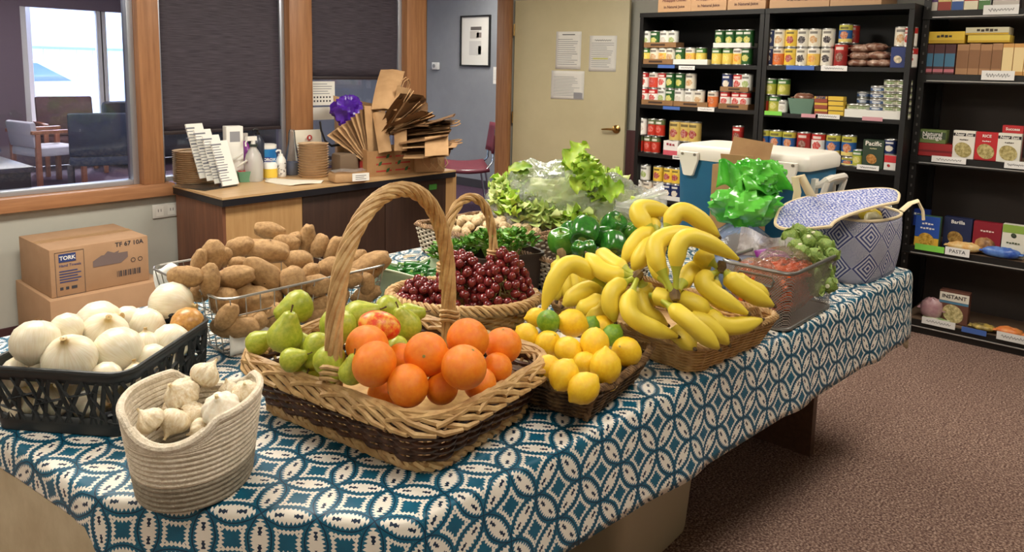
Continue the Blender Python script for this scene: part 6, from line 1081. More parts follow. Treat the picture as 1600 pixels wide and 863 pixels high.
tag(MB().bb(1.13, 1.66, 3.86, 4.37, 0, .35).build('shipping_carton', m_box, bevel=.003), 'plain brown carton on the floor under the lettered one', 'box')
# ================================================================== shelving and groceries
XS = 4.6; m_shb = mat('shelf_black', S(19, 18, 17), .5, S(15, 14, 13), 6)
def bookcase(lab, y0, y1, zs, ztop, x0=XS, dep=.42):
    t_ = thing('bookcase', lab, 'shelf unit', (0, 0, 0))
    MB().bb(x0, x0+dep, y0, y0+.028, 0, ztop).build('side_panel', m_shb, t_); MB().bb(x0, x0+dep, y1-.028, y1, 0, ztop).build('side_panel', m_shb, t_); MB().bb(x0-.005, x0+dep, y0, y1, ztop, ztop+.03).build('top_panel', m_shb, t_); MB().bb(x0+dep-.01, x0+dep, y0+.028, y1-.028, 0.02, ztop).build('back_panel', m_shb, t_)
    for z in zs: MB().bb(x0+.004, x0+dep-.01, y0+.028, y1-.028, z-.025, z).build('shelf_board', m_shb, t_)
    return t_
U1 = dict(y0=2.005, y1=2.905, zs=(1.525, 1.242, .90, .585, .10)); U2 = dict(y0=1.155, y1=2.0, zs=(1.525, 1.235, .945, .62, .10))
bookcase('tall black bookcase of canned vegetables next to the cream door', U1['y0'], U1['y1'], U1['zs'], 1.845); bookcase('tall black bookcase of soups and beans between the other two units', U2['y0'], U2['y1'], U2['zs'], 1.845)
# --- printed can labels: bands by height, a round picture on the side facing the room
def canmat(nm, body, top, spot, bot=None, band=None):
    key = 'can_'+nm
    if key in MATS: return MATS[key]
    m, t, p = newmat(key); tc = N(t, 'TexCoord'); sx = N(t, 'SeparateXYZ'); t.links.new(tc.outputs['Generated'], sx.inputs[0]); x, y, z = sx.outputs; oi = N(t, 'ObjectInfo')
    nz = N(t, 'TexNoise', inp={'Scale': 9., 'Detail': 3}); va = N(t, 'VectorMath', operation='ADD'); cb = N(t, 'CombineXYZ'); t.links.new(mth(t, 'MULTIPLY', oi.outputs['Random'], 9.), cb.inputs[0]); t.links.new(tc.outputs['Generated'], va.inputs[0]); t.links.new(cb.outputs[0], va.inputs[1]); t.links.new(va.outputs[0], nz.inputs[0])
    c = mixc(t, mth(t, 'GREATER_THAN', z, .70), S(*body), S(*top))
    if bot: c = mixc(t, mth(t, 'LESS_THAN', z, .2), c, S(*bot))
    dx = mth(t, 'SUBTRACT', y, .5); dz = mth(t, 'MULTIPLY', mth(t, 'SUBTRACT', z, .40), 1.3); d = mth(t, 'SQRT', mth(t, 'ADD', mth(t, 'POWER', dx, 2.), mth(t, 'POWER', dz, 2.)))
    sp_ = mth(t, 'MULTIPLY', mth(t, 'LESS_THAN', mth(t, 'ADD', d, mth(t, 'MULTIPLY', mth(t, 'SUBTRACT', nz.outputs[0], .5), .25)), .29), mth(t, 'LESS_THAN', x, .5))
    mr = N(t, 'MapRange', inp={1: .4, 2: .62}); t.links.new(nz.outputs[0], mr.inputs[0]); c = mixc(t, sp_, c, mixc(t, mr.outputs[0], S(*spot), S(*[min(255, int(v*.5+110)) for v in spot])))
    # a word-like dark/light strip in the upper band
    wd = mth(t, 'MULTIPLY', mth(t, 'MULTIPLY', mth(t, 'GREATER_THAN', z, .76), mth(t, 'LESS_THAN', z, .9)), mth(t, 'MULTIPLY', mth(t, 'LESS_THAN', mth(t, 'ABSOLUTE', dx), .3), mth(t, 'LESS_THAN', x, .5)))
    c = mixc(t, mth(t, 'MULTIPLY', wd, .75), c, S(*((240, 236, 226) if sum(top) < 380 else (60, 50, 46)))); t.links.new(c, p.inputs['Base Color']); p.inputs['Roughness'].default_value = .35; MATS[key] = m; return m
m_tin = mat('tin', S(186, 186, 182), .3, metal=.85)
_can = {}
KINDS = dict(veg_white=((226, 226, 218), (220, 222, 214), (150, 170, 90)), green=((42, 92, 44), (36, 84, 40), (196, 190, 80)), corn=((226, 198, 92), (66, 116, 54), (240, 206, 70)), peach=((236, 196, 92), (238, 232, 220), (230, 150, 50)), cream=((230, 222, 200), (226, 220, 204), (200, 150, 90)), tomato=((206, 70, 52), (224, 216, 204), (190, 44, 36)), redwhite=((236, 232, 224), (186, 40, 40), (196, 60, 50)), white_plain=((234, 232, 222), (230, 228, 220), (206, 196, 180)), blue_soup=((44, 96, 160), (196, 190, 80), (196, 110, 60), (226, 206, 120)), navy=((34, 48, 96), (36, 50, 100), (226, 214, 190)), beanblack=((228, 222, 206), (226, 222, 206), (40, 30, 30)), chili=((160, 40, 38), (180, 54, 46), (120, 60, 40)), yellowbean=((232, 196, 70), (236, 206, 90), (170, 60, 50)), orangecan=((222, 120, 60), (226, 214, 196), (196, 92, 40)), tuna=((70, 96, 140), (208, 208, 204), (206, 210, 214)), greenfish=((206, 204, 184), (150, 164, 110), (96, 130, 60)), redjar=((184, 50, 34), (96, 110, 70), (206, 60, 40)), goldcan=((204, 176, 96), (206, 180, 104), (160, 60, 50)), greenjar=((176, 176, 70), (70, 120, 60), (206, 196, 90)))
DESC = dict(veg_white='white-labelled vegetable', green='green-labelled vegetable', corn='yellow and green corn', peach='yellow fruit', cream='cream-labelled', tomato='red tomato', redwhite='red and white soup', white_plain='plain white-labelled', blue_soup='blue and yellow soup', navy='navy-labelled', beanblack='cream black-bean', chili='dark red chili', yellowbean='bright yellow bean', orangecan='orange-labelled', tuna='flat blue fish', greenfish='flat green and cream fish', redjar='red-filled', goldcan='gold-labelled', greenjar='yellow-green pickle')
def can_obj(kind, r, h):
    key = (kind, r, h)
    if key in _can: return copy_tree(_can[key]), False
    K = KINDS[kind]; b = MB(); b.lathe([(0, 0), (r*.96, 0), (r, .003), (r, .006)]+[(r*.985, .007), (r*.985, h-.007)]+[(r, h-.006), (r, h-.003), (r*.94, h), (r*.9, h-.004), (0, h-.004)], 20, cap=False); o = b.build('food_can', m_tin)
    q = MB(); q.lathe([(r*.985, .007), (r*1.0, .0075), (r*1.0, h-.0075), (r*.985, h-.007)], 20, cap=False); q.build('label_wrap', canmat(kind, *K), o); _can[key] = o; return o, True
ORD = {1: 'top', 2: 'second', 3: 'third', 4: 'fourth'}
def yat(px, x, z): d = ray(px, 0); 
def shelf_y(px, x, z):
    """y on plane x for image column px at height z"""
    lo, hi = -600., 900.
    for _ in range(40):
        m_ = (lo+hi)/2
        if Xp(px, m_, x).z > z: lo = m_
        else: hi = m_
    return Xp(px, lo, x).y
def can(px, z, kind, unit, row, lay=0, r=.037, h=.112, x=None, where=''):
    x = x or XS+.062; y = shelf_y(px, x, z+h/2); o, _ = can_obj(kind, r, h); o.location = (x, y, z); u = {1: 'door-side bookcase', 2: 'middle bookcase'}[unit]
    lab = '%s can, %s %s shelf, %s%s' % (DESC[kind], u, ORD[row], 'upper' if lay else 'lower', where); tag(o, lab, 'can', 'cans: '+lab); return o
def tray(px0, px1, z, h, white, lab, x=XS+.02, dep=.11):
    y0, y1 = shelf_y(px1, x, z), shelf_y(px0, x, z); t_ = thing('can_tray', lab, 'tray', (x, (y0+y1)/2, z)); w_ = (y1-y0)/2; m = mat('tray_white', S(226, 224, 216), .7) if white else mat('tray_brown', S(150, 112, 74), .8, S(136, 100, 64), 9)
    b = MB(); b.bb(0, .002, -w_, w_, 0, h); b.bb(dep-.002, dep, -w_, w_, 0, h); b.bb(.002, dep-.002, -w_, -w_+.002, 0, h); b.bb(.002, dep-.002, w_-.002, w_, 0, h); b.bb(.002, dep-.002, -w_+.002, w_-.002, 0, .0015); b.build('tray_walls', m, t_)
    if not white: MB().bb(-.0006, 0, -w_*.4, w_*.4, h*.3, h*.7).build('print', mat('tray_ink', S(70, 50, 36), .8), t_)
c5 = lambda c: 980+c/2.695; c6 = lambda c: 1170+c/3.196
z1, z2, z3, z4 = U1['zs'][:4]
tray(998, 1050.5, z1, .035, 0, 'brown cardboard tray under white-labelled cans, top shelf by the door'); tray(1051.5, 1105, z1, .035, 1, 'low white tray in the middle of the top shelf by the door')
for c_, k in ((82, 'corn'), (118, 'cream'), (155, 'peach'), (186, 'cream')): can(c5(c_), z1+.002, k, 1, 1)
tray(1000, 1056, z1+.1145, .035, 0, 'brown cardboard tray stacked on cans at the door end of the top shelf')
for c_, k in ((85, 'veg_white'), (120, 'green'), (160, 'white_plain'), (195, 'veg_white'), (224, 'green'), (250, 'green')): can(c5(c_), z1+.117 if c_ < 210 else z1+.003, k, 1, 1, 1 if c_ < 210 else 0, x=XS+.062 if c_ < 210 else XS+.17)
for c_, k in ((225, 'green'), (268, 'peach'), (313, 'corn')): can(c5(c_), z1+.002, k, 1, 1, where=', in the white tray')
for c_, k in ((380, 'corn'), (425, 'corn'), (470, 'peach'), (505, 'green')): can(c5(c_), z1, k, 1, 1, where=', at the inner end')
tray(1114, 1172, z1+.113, .03, 1, 'white tray laid across cans at the inner end of the top shelf')
for c_, k in ((393, 'green'), (437, 'green'), (480, 'green'), (512, 'green')): can(c5(c_), z1+.1155, k, 1, 1, 1, where=', in the white tray')
tray(997, 1051, z2, .035, 0, 'brown cardboard tray at the door end of the second shelf'); tray(1052, 1105, z2, .035, 0, 'brown cardboard tray in the middle of the second shelf')
for i, (c_, k) in enumerate(((72, 'redwhite'), (112, 'redwhite'), (150, 'veg_white'), (183, 'green'))): can(c5(c_), z2+.002, k, 1, 2); can(c5(c_+2), z2+.1145, ('redwhite', 'tomato', 'redwhite', 'green')[i], 1, 2, 1)
for i, (c_, k) in enumerate(((222, 'white_plain'), (265, 'white_plain'), (305, 'cream'))):
    can(c5(c_), z2+.002, k, 1, 2, where=', mid shelf')
    if i < 2: can(c5(c_+4), z2+.1145, ('green', 'cream')[i], 1, 2, 1, where=', mid shelf')
can(c5(362), z2, 'orangecan', 1, 2); tray(1122, 1168, z2, .035, 0, 'brown cardboard tray at the inner end of the second shelf'); tray(1125, 1168.5, z2+.1145, .03, 0, 'brown tray stacked on cans at the inner end of the second shelf')
for i, (c_, k) in enumerate(((415, 'redwhite'), (462, 'redwhite'), (497, 'redwhite'))): can(c5(c_), z2+.002, k, 1, 2, where=', inner end'); can(c5(c_+8), z2+.117, ('navy', 'redwhite', 'veg_white')[i], 1, 2, 1, where=', inner end')
for c_ in (52, 90, 122): can(c5(c_), z3, 'redjar', 1, 3, r=.034, h=.12)
for c_, k in ((65, 'white_plain'), (108, 'redjar'), (140, 'redjar')): can(c5(c_), z3+.122, k, 1, 3, 1, r=.036, h=.12)
for c_, k in ((205, 'goldcan'), (250, 'goldcan'), (285, 'goldcan')): can(c5(c_), z3+.10, k, 1, 3, 1, r=.045, h=.14)
def carton(nm, lab, px0, px1, z, h, dep, x, cols, words=(), spot=None, cat='box', rz=0, group=None, side=None):
    """printed grocery box: body, coloured front bands, lettering, food picture"""
    y0, y1 = shelf_y(px1, x, z+h/2), shelf_y(px0, x, z+h/2); w_ = y1-y0; t_ = thing(nm, lab, cat, (x, (y0+y1)/2, z), rz, group); mm = lambda c: mat('print_%d_%d_%d' % c, S(*c), .5)
    MB().bb(0, dep, -w_/2, w_/2, 0, h).build('box_body', mm(side or cols[0][0]), t_, bevel=.0015)
    for ci, (col, f0, f1) in enumerate(cols): MB().bb(-.0008-.0005*ci, -.0002, -w_/2+.001, w_/2-.001, h*f0+.001, h*f1-.001).build('front_print', mm(col), t_)
    if spot:
        col, fy, fz, fr, = spot[:4]; b = MB(); b.lathe([(0, 0), (fr*w_, 0), (fr*w_, .0006), (0, .0006)], 20, (-.0022, fy*w_, fz*h), cap=False, M=frame((-1, 0, 0)), sx=1, sy=.85); b.build('food_picture', mat('food_%d_%d_%d' % col, S(*col), .6, S(*[max(0, v-70) for v in col]), 60), t_)
    for wd, sz, fz, col in words:
        if wd[0] == '~': b = MB(); [b.bb(-.003, -.0026, -w_*sz*len(wd)*.5+w_*sz*i+.1*w_*sz, -w_*sz*len(wd)*.5+w_*sz*i+.85*w_*sz, fz*h-w_*sz*(.25+.12*(i % 2)), fz*h+w_*sz*(.25+.1*(i % 3))) for i in range(len(wd))]; b.build('small_print', mm(col), t_)
        else: text(wd, sz*w_, mm(col), t_, (-.0032, 0, fz*h), FXN, bold=.02)
    return t_
carton('gelatin_box', 'pink and white dessert box on the third shelf by the door', c5(152), c5(212), z3, .10, .08, XS+.02, [((230, 224, 220), 0, 1), ((206, 90, 104), 0, .35)], [('~~~', .2, .75, (160, 60, 70))])
for c_ in (225, 255): can(c5(c_), z3, 'tomato', 1, 3, r=.036, h=.09, x=XS+.09)
can(c5(467), z3+.122, 'chili', 1, 3, 1); can(c5(467), z3, 'chili', 1, 3, where=', behind the cooler'); can(c5(420), z3, 'chili', 1, 3, where=', behind the cooler')
for c_, k in ((50, 'white_plain'), (88, 'cream')): can(c5(c_), z4, k, 1, 4)
can(c5(78), z4+.113, 'veg_white', 1, 4, 1)
for c_ in (130, 173, 207): can(c5(c_), z4+.002, 'tomato' if c_ == 130 else 'navy', 1, 4); can(c5(c_+2), z4+.1145, 'yellowbean', 1, 4, 1)
tray(1017, 1062, z4, .03, 1, 'white tray under yellow bean cans on the fourth shelf by the door')
# cartons on top of both bookcases
for i, (a_, b2, lab) in enumerate(((1029, 1081, 'tan pineapple carton on the bookcase next to the door'), (1081, 1136.5, 'tan pineapple carton in the middle of three on the bookcase'), (1138, 1198, 'tan pineapple carton above the joint of the two bookcases'), (1204, 1298, 'long tan carton with printed rows on the middle bookcase'), (1299, 1380, 'plain tan carton lying at the right of the middle bookcase top'))):
    t_ = carton('pineapple_carton' if i < 3 else 'shipping_carton', lab, a_, b2, 1.876, .24, .3, XS+.015, [((190, 150, 110), 0, 1)], ([('~~~~', .07, .52, (110, 70, 60)), ('Pineapple Chunks', .1, .32, (110, 66, 60)), ('in Natural Juice', .1, .14, (90, 56, 50))] if i < 3 else [('~~~~~~~~~', .06, .34, (110, 84, 60)), ('~~~~~~~', .06, .2, (110, 84, 60))] if i == 3 else []))
z1, z2, z3, z4 = U2['zs'][:4]
for i, (c_, k, k2) in enumerate(((100, 'navy', 'navy'), (150, 'orangecan', 'cream'), (208, 'yellowbean', 'yellowbean'), (267, 'beanblack', 'beanblack'), (325, 'peach', 'cream'), (392, 'beanblack', 'beanblack'))): can(c6(c_), z1, k, 2, 1); can(c6(c_+7), z1+.113, k2, 2, 1, 1)
can(c6(460), z1, 'chili', 2, 1, where=', next to the bean pouches', h=.135); can(c6(484), z1+.137, 'blue_soup', 2, 1, 1); can(c6(520), z1+.137, 'chili', 2, 1, 1, x=XS+.16); can(c6(522), z1, 'chili', 2, 1, x=XS+.16, h=.135)
m_bean = mat('bean_bag', S(120, 78, 60), .3, S(206, 180, 160), 26, lo=.45, hi=.7)
def pouch(nm, lab, p, sx, sy, sz, m, rz=0, tilt=0, cat='pouch', group=None, seed=1):
    t_ = thing(nm, lab, cat, p, rz, group); b = MB(); b.blob(lambda th, ph: (sx*sin(th)**.55*cos(ph), sy*sin(th)**.55*sin(ph)*(1+.05*sin(4*ph)), sz*(.5+.5*cos(th))*(1+.18*fbm((cos(ph), sin(ph), th), 3, seed))), 20, 10); o = b.build('pouch_body', m, t_); o.rotation_euler = (tilt, 0, 0)
    for s_ in (-1, 1): MB().grid(lambda u, v: (sx*(.7*(2*u-1)), s_*(sy*.93+.018*v), sz*.5+.004*sin(u*16)), 8, 2).build('seal', m, t_, solid=.001)
    return t_
for i, (c_, zz) in enumerate(((545, 0), (555, .042), (560, .084), (640, 0), (645, .045), (680, 0), (620, .092))): pouch('bean_pouch', 'flat brown bag of dried beans piled on the top shelf, middle bookcase', (XS+.09, shelf_y(c6(c_), XS+.06, z1+zz), z1+zz+.001), .055, .068, .045, m_bean, 0, 0, 'pouch', 'dried bean bags', i)
carton('snack_box', 'navy box with round white picture on the top shelf of the middle bookcase', c6(708), c6(782), z1, .115, .07, XS+.03, [((36, 52, 110), 0, 1)], [], ((236, 220, 190), 0, .4, .3)); can(c6(765), z1+.116, 'cream', 2, 1, 1); can(c6(806), z1, 'redwhite', 2, 1, where=', by the side panel'); can(c6(806), z1+.113, 'redwhite', 2, 1, 1, where=', by the side panel')
for c_, k in ((78, 'redjar'), (130, 'greenjar')): can(c6(c_), z2, k, 2, 2, r=.038, h=.105)
for c_ in (110, 175): can(c6(c_), z2+.107, 'greenjar', 2, 2, 1, r=.038, h=.105)
can(c6(172), z2, 'white_plain', 2, 2, r=.03, h=.08)
t_ = thing('pulp_basket', 'grey-green pulp quart basket with wrapped snacks on the second shelf', 'basket', (XS+.08, shelf_y(c6(255), XS+.02, z2+.04), z2)); b = MB(); pr = ((.78, 0), (1, .095), (.95, .095), (.74, .006)); out = rrect(.115, .165, .008, 2); k = len(out)
for s_, z in pr: b.v += [(x*s_, y*s_, z) for x, y in out]
b.f = [(i*k+j, i*k+(j+1) % k, (i+1)*k+(j+1) % k, (i+1)*k+j) for i in range(3) for j in range(k)]+[tuple(range(k-1, -1, -1)), tuple(range(3*k, 4*k))]; b.m = [0]*len(b.f); b.build('basket_walls', mat('pulp_teal', S(104, 134, 116), .85), t_)
pouch('snack_pouch', 'brown wrapped snack lying in the pulp quart basket', (t_.location.x, t_.location.y, z2+.07), .045, .06, .055, m_bean)
for i in range(3): carton('meat_tin', 'small red and yellow meat tin in a stack on the second shelf', c6(327), c6(392), z2+.038*i, .037, .055, XS+.03, [((150, 70, 50), 0, 1), ((206, 170, 60), .6, 1)], [('SPAM', .3, .78, (40, 60, 120))] if i == 2 else [], group='stacked meat tins', cat='tin')
for i in range(4): carton('sardine_tin', 'flat yellow sardine tin in a stack on the second shelf', c6(396), c6(472), z2+.029*i, .028, .06, XS+.03, [((222, 186, 64), 0, 1), ((60, 50, 44), 0, .2)], [], group='stacked sardine tins', cat='tin')
tray(c6(476), c6(775), z2, .045, 1, 'long white tray of flat fish tins on the second shelf, middle bookcase', dep=.13)
for c_, n_, k in ((525, 2, 'greenfish'), (573, 2, 'greenfish'), (573, 4, 'tuna'), (640, 5, 'tuna'), (705, 6, 'greenfish'), (768, 6, 'greenfish')):
    for i in range(n_): can(c6(c_+2*i), z2+.002+i*.037, k, 2, 2, 1 if i else 0, r=.041, h=.036, x=XS+.075 if not (c_ == 573 and n_ == 4) else XS+.16, where=', in the long white tray')
for c_, k in ((75, 'blue_soup'), (137, 'blue_soup'), (203, 'blue_soup'), (275, 'chili'), (348, 'redwhite'), (422, 'blue_soup'), (500, 'blue_soup')): can(c6(c_), z3+.055, k, 2, 3, r=.041, h=.125, where=', standing behind the cooler')
for c_ in (75, 137, 203, 275, 348, 422, 500): can(c6(c_), z3-.0, 'goldcan' if c_ < 480 else 'blue_soup', 2, 3, r=.041, h=.053, where=', short can under a tall one')
can(c6(546), z3, 'greenjar', 2, 3, r=.035, h=.10)
carton('broth_carton', 'dark green soup carton with white lettering on the third shelf', c6(568), c6(672), z3, .165, .06, XS+.03, [((44, 62, 44), 0, 1)], [('Pacific', .32, .87, (236, 232, 220)), ('~~~~~', .07, .70, (210, 206, 160))], ((206, 150, 80), .05, .33, .27))
carton('rice_box', 'red and white box under a navy can on the third shelf', c6(675), c6(745), z3, .085, .06, XS+.03, [((226, 222, 216), 0, .5), ((196, 44, 50), .5, 1)], [], ((190, 50, 50), .15, .3, .12)); can(c6(708), z3+.0865, 'navy', 2, 3, 1, r=.035, h=.088); can(c6(752), z3, 'redwhite', 2, 3, r=.025, h=.16, x=XS+.13, where=', tall and slim')
for c_, k in ((560, 'tuna'), (640, 'tomato'), (700, 'beanblack')): can(c6(c_), z4, k, 2, 4)
# price tags on shelf edges
m_tagw, m_tagb, m_tagp, m_tagg = mat('tag_white', S(232, 230, 226), .7), mat('tag_blue', S(70, 104, 176), .6), mat('tag_pink', S(206, 150, 158), .6), mat('tag_green', S(128, 206, 76), .6)
def stag(px, py, w_, h_, m, lab, x=XS, word=None):
    c = Xp(px, py, x-.004); t_ = thing('shelf_tag', lab, 'label', (x-.0045, c.y, c.z), M=FXN); MB().bb(-w_/2, w_/2, -h_/2, h_/2, -.0006, .0006).build('card', m, t_)
    if word == 'PASTA': text(word, h_*.62, m_ink, t_, (0, 0, .0012))
    elif word: b = MB(); rr = random.Random(len(lab)); b.tube([(-w_*.36+w_*.72*i/30, h_*.16*sin(i*1.7)+h_*rr.uniform(-.08, .08), .0012) for i in range(31)], .0011, 4); b.build('handwriting', m_ink, t_)
for px, py, w_, h_, m, lab, wd in ((1041, 104, .13, .022, m_tagb, 'blue tape strip on the top shelf edge by the door', None), (1073, 106, .12, .026, m_tagw, 'white tag on the top shelf edge by the door', 'PEAS'), (1049, 169, .13, .022, m_tagb, 'blue tape strip on the second shelf edge by the door', None), (1103, 171, .12, .026, m_tagw, 'white tag on the second shelf edge by the door', 'FRUIT'), (1057, 246, .06, .026, m_tagw, 'white tag on the third shelf edge beside the cooler', 'SOUP'), (1250, 106, .17, .024, m_tagb, 'blue tape strip on the top shelf edge of the middle bookcase', None), (1303, 107, .15, .03, m_tagw, 'white tag on the top shelf edge of the middle bookcase', 'BEANS'), (1208, 177, .11, .026, m_tagg, 'green tag on the second shelf edge of the middle bookcase', None), (1265, 181, .10, .022, m_tagp, 'pink tag left of the white one on the second shelf edge', None), (1293, 182, .14, .026, m_tagw, 'white tag on the second shelf edge of the middle bookcase', 'TUNA'), (1363, 186, .11, .022, m_tagp, 'pink tag under the long white tray', None), (1356, 262, .12, .028, m_tagw, 'white tag under the dark green soup carton', 'SOUP')): stag(px, py, w_, h_, m, lab, XS, wd)
# --- right-hand black metal rack
X3 = 4.75; Z3 = (1.84, 1.49, 1.028, .505, .075); ry0, ry1 = .0, 1.148
rk3 = thing('metal_rack', 'black steel rack of boxed groceries along the right of the bookcases', 'shelf unit', (0, 0, 0)); m_stl = mat('rack_black', S(26, 24, 23), .4)
for y in (ry0, ry1-.035):
    for x in (X3, X3+.43):
        o = MB().bb(x, x+.035, y, y+.035, 0, 2.0).build('post', m_stl, rk3)
        if x == X3 and y > .5: b = MB(); [b.bb(x-.0012, x, y+.013, y+.021, .1+.05*i, .115+.05*i) for i in range(37)]; b.build('slots', mat('slot_grey', S(92, 88, 84), .5), o)['kind'] = 'stuff'
MB().bb(X3+.465, X3+.468, ry0, ry1, 0, 2.0).build('back_sheet', mat('rack_back', S(66, 56, 50), .6), rk3); MB().bb(X3+.035, X3+.43, ry1-.006, ry1-.003, 0, 2.0).build('side_sheet', m_stl, rk3)
for z in Z3:
    o = MB().bb(X3+.036, X3+.42, ry0+.036, ry1-.036, z-.014, z).build('shelf_board', mat('rack_board', S(120, 96, 76), .7), rk3); q = MB(); q.bb(X3-.004, X3+.004, ry0, ry1, z-.04, z+.003); q.bb(X3-.012, X3-.004, ry0, ry1, z-.044, z-.036); q.build('front_lip', m_stl, o); q = MB(); q.tube([(X3-.012, ry0+.02, z-.034), (X3-.012, ry1-.05, z-.034)], .004, 6); q.build('tag_channel', mat('channel_grey', S(200, 198, 194), .25, metal=.6), o)
MB().bb(X3-.002, X3+.43, ry0, ry1, 0, .03).build('kick_plate', m_stl, rk3)
c7 = lambda c: 1400+c/3.08; c8 = lambda c: 1400+c/2.876; xb_ = X3+.02
for i, (a_, b2, col, col2, lab) in enumerate(((140, 205, (90, 60, 110), (206, 196, 180), 'purple and cream box at the rack top shelf end'), (206, 270, (206, 186, 120), (150, 60, 50), 'yellow box with red band on the rack top shelf'), (272, 330, (226, 222, 210), (60, 90, 150), 'white and blue box on the rack top shelf'), (332, 400, (180, 70, 60), (230, 220, 190), 'red box on the rack top shelf'), (402, 460, (226, 226, 220), (90, 130, 80), 'white and green box on the rack top shelf'), (470, 600, (70, 60, 66), (200, 190, 180), 'dark wide box at the end of the rack top shelf'))): carton('grocery_box', lab, c7(a_), c7(b2), Z3[0]+.004, .16, .08, xb_, [(col, 0, 1), (col2, .0, .3)])
for i in range(3): carton('cookie_box', 'dark brown box with blue strip standing on the rack second shelf', c7(128+53*i), c7(178+53*i), Z3[1]+.004, .165, .14, xb_, [((84, 44, 44), 0, 1), ((70, 120, 150), .25, .7), ((206, 120, 130), .06, .18)], [], group='dark brown boxes on the rack')
for i, (a_, b2) in enumerate(((290, 348), (349, 402), (403, 458), (460, 508))): carton('cereal_box', 'plain kraft brown box standing on the rack second shelf', c7(a_), c7(b2), Z3[1]+.004, .165+.004*(i % 2), .14, xb_, [((172, 128, 88), 0, 1), ((140, 98, 64), .2, .8)], [], group='kraft boxes on the rack')
for i in range(3): carton('cereal_box', 'golden tan box with pale strip on the rack second shelf', c7(510+54*i), c7(562+54*i), Z3[1]+.004, .168, .14, xb_, [((206, 152, 84), 0, 1), ((232, 206, 150), .12, .88)], [], group='golden boxes on the rack')
for i, (a_, b2, zz, h_, cc, lab, wd) in enumerate(((138, 330, .170, .065, (226, 190, 60), 'yellow cereal box lying on the dark brown boxes', '~~~~'), (345, 548, .174, .04, (222, 196, 84), 'yellow flat box lying on the kraft boxes', ''), (335, 545, .215, .04, (206, 200, 170), 'yellow and grey flat box topmost on the rack second shelf', '~~~~~'))): carton('cereal_box', lab, c7(a_), c7(b2), Z3[1]+.004+zz, h_, .14, xb_, [(cc, 0, 1), ((200, 160, 40), 0, .3)], [(wd, .1, .6, (60, 50, 40))] if wd else [])
carton('plaid_tray', 'red plaid cardboard tray on the rack third shelf', c7(95), c7(272), Z3[2]+.004, .072, .12, xb_, [((160, 34, 36), 0, 1), ((120, 24, 28), .3, .5)], [], cat='tray'); MB_ = None
carton('fruit_pack', 'green fruit cup pack lettered in white above the plaid tray', c7(110), c7(240), Z3[2]+.077, .075, .08, xb_+.012, [((110, 130, 70), 0, 1), ((60, 76, 50), .3, .85)], [('Natural', .24, .68, (240, 238, 230)), ('Change', .24, .42, (240, 238, 230))])
for (a_, b2, c_, w1, w2, lab, s2) in ((272, 378, (232, 226, 214), 'Near East', '~~~~~', 'white rice pilaf box next to the plaid tray', 1), (380, 488, (190, 36, 40), 'RICE', '~~~~~', 'red rice box between two white pilaf boxes', 0), (486, 600, (230, 226, 212), 'Near East', '~~~~~', 'white couscous box at the end of the rack third shelf', 1)): carton('rice_box', lab, c7(a_), c7(b2), Z3[2]+.004, .155, .045, xb_, [(c_, 0, 1)]+([((40, 34, 36), .8, .92)] if s2 else [((150, 24, 30), .0, .05)]), [(w1, .2, .86, (240, 236, 226)), (w2, .08, .68, (70, 60, 50) if s2 else (240, 236, 226))], ((206, 190, 130), 0, .32, .42))
carton('rice_box', 'red box lettered in white behind the couscous box', c7(505), c7(606), Z3[2]+.004, .195, .045, xb_+.06, [((186, 40, 44), 0, 1)], [('Success', .22, .9, (240, 236, 226))])
stag(c7(505), 15, .16, .05, m_tagw, 'white handwritten tag on the rack top edge', X3-.014, 'PANCAKE'); stag(c7(490), 118, .15, .05, m_tagw, 'two-line white tag under the kraft boxes', X3-.014, 'COOKIES\nCRACKERS'); stag(c7(253), 250, .17, .035, m_tagw, 'white handwritten tag below the plaid tray', X3-.014, 'POTATOES RICE'); stag(c7(575), 258, .10, .04, m_tagw, 'white tag at the end of the rack third shelf', X3-.014, '• RICE')
carton('macaroni_box', 'blue macaroni box standing behind at the rack left post', c8(50), c8(150), Z3[3]+.09, .10, .04, xb_+.16, [((30, 60, 150), 0, 1)], [('~~~', .15, .7, (236, 236, 236))]); carton('macaroni_box', 'blue macaroni and cheese box with yellow pasta picture', c8(85), c8(195), Z3[3]+.004, .178, .045, xb_, [((36, 80, 170), .3, 1), ((230, 180, 60), 0, .3)], [('~~~~', .12, .75, (240, 240, 240)), ('~~~~~', .12, .6, (240, 240, 240))], ((236, 190, 80), 0, .22, .35), side=(70, 110, 80))
carton('pasta_box', 'navy pasta box with red oval mark on the rack', c8(212), c8(338), Z3[3]+.004, .18, .05, xb_+.06, [((28, 38, 76), 0, 1)], [('Barilla', .2, .86, (240, 236, 230))], ((186, 150, 80), .05, .35, .3)); carton('pasta_box', 'dark red pasta box beside the navy one', c8(344), c8(470), Z3[3]+.004, .175, .05, xb_+.06, [((138, 24, 40), 0, 1)], [('~~~~~', .1, .72, (230, 200, 190))]); carton('pasta_box', 'white and green pasta box at the rack end', c8(474), c8(580), Z3[3]+.004, .182, .05, xb_+.05, [((226, 222, 204), 0, .75), ((140, 170, 70), .75, 1)], [('~~~~~', .12, .45, (80, 90, 60))], ((70, 80, 60), 0, .68, .13))
m_p1, m_p2, m_p3 = mat('pasta_bag_orange', S(220, 160, 80), .35, S(226, 206, 150), 26), mat('pasta_bag_blue', S(40, 76, 170), .3, S(110, 150, 210), 18), mat('chip_bag_orange', S(220, 110, 50), .4, S(236, 160, 90), 16)
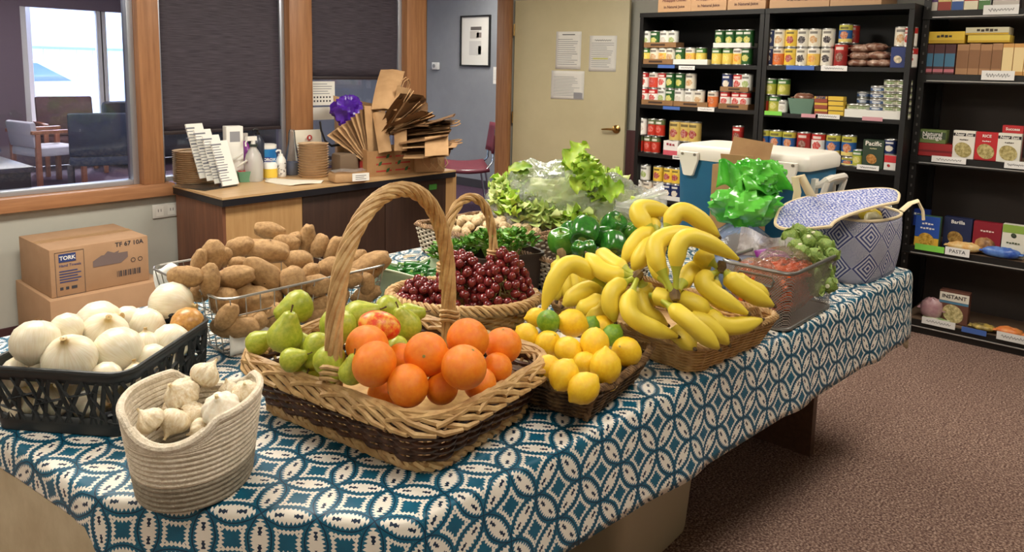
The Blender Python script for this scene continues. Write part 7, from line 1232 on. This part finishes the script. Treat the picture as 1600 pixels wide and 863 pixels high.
pouch('pasta_bag', 'yellow and orange pasta bag lying in front of the navy box', (xb_+.03, shelf_y(c8(300), xb_, Z3[3]+.03), Z3[3]+.004), .035, .085, .05, m_p1, seed=2); pouch('pasta_bag', 'shiny blue pasta bag lying in front of the red box', (xb_+.02, shelf_y(c8(470), xb_, Z3[3]+.03), Z3[3]+.004), .035, .09, .055, m_p2, seed=3); pouch('pasta_bag', 'small tan pasta bag squeezed between the orange and blue bags', (xb_+.06, shelf_y(c8(390), xb_, Z3[3]+.05), Z3[3]+.004), .03, .05, .085, mat('pasta_bag_tan', S(190, 146, 90), .4, S(120, 80, 50), 20), seed=5)
stag(c8(150), 388, .15, .035, m_tagg, 'bright green tag on the rack under the macaroni box', X3-.014); stag(c8(275), 394, .12, .045, m_tagw, 'white tag lettered pasta on the rack', X3-.014, 'PASTA')
carton('potato_box', 'brown instant potato box with round picture on the rack bottom shelf', c8(192), c8(325), Z3[4]+.004, .185, .06, xb_+.05, [((110, 70, 56), 0, 1), ((232, 226, 210), .68, .95), ((80, 130, 160), .6, .68)], [('INSTANT', .2, .82, (60, 50, 50))], ((232, 216, 160), -.0, .30, .38)); pouch('lentil_pouch', 'pinkish crumpled pouch beside the instant potato box', (xb_+.06, shelf_y(c8(150), xb_, Z3[4]+.05), Z3[4]+.004), .05, .06, .12, mat('pouch_pink', S(206, 170, 170), .35, S(170, 120, 130), 14), seed=7)
pouch('sauce_packet', 'yellow and black flat packet on the rack bottom shelf', (xb_+.04, shelf_y(c8(388), xb_, Z3[4]+.02), Z3[4]+.004), .04, .06, .035, mat('packet_yellow', S(210, 180, 90), .35, S(60, 56, 50), 16), seed=8); pouch('chip_packet', 'orange flat packet on the rack bottom shelf', (xb_+.03, shelf_y(c8(505), xb_, Z3[4]+.02), Z3[4]+.004), .04, .062, .05, m_p3, seed=9); pouch('pea_packet', 'green and white flat packet below the pinkish pouch', (xb_+.03, shelf_y(c8(175), xb_, Z3[4]+.02), Z3[4]+.004), .03, .055, .018, mat('packet_green', S(110, 160, 60), .4, S(220, 220, 200), 18), seed=10)
stag(c8(190), 505, .17, .04, m_tagw, 'white tag on the rack bottom edge by the tablecloth', X3-.014, 'BEANS PEAS'); stag(c8(350), 518, .12, .03, m_tagb, 'blue tape strip on the rack bottom edge', X3-.014); stag(c8(530), 529, .16, .045, m_tagw, 'white tag with handwriting at the end of the rack bottom edge', X3-.014, 'Stuffing')
# dark wooden board standing between the door and the bookcase
tag(MB().bb(4.66, 4.70, 2.915, 3.02, 0, 1.045).build('wood_board', wood('maroon_board', S(62, 32, 32), S(44, 22, 24)), bevel=.004), 'dark reddish wooden board standing between door and bookcase', 'board')
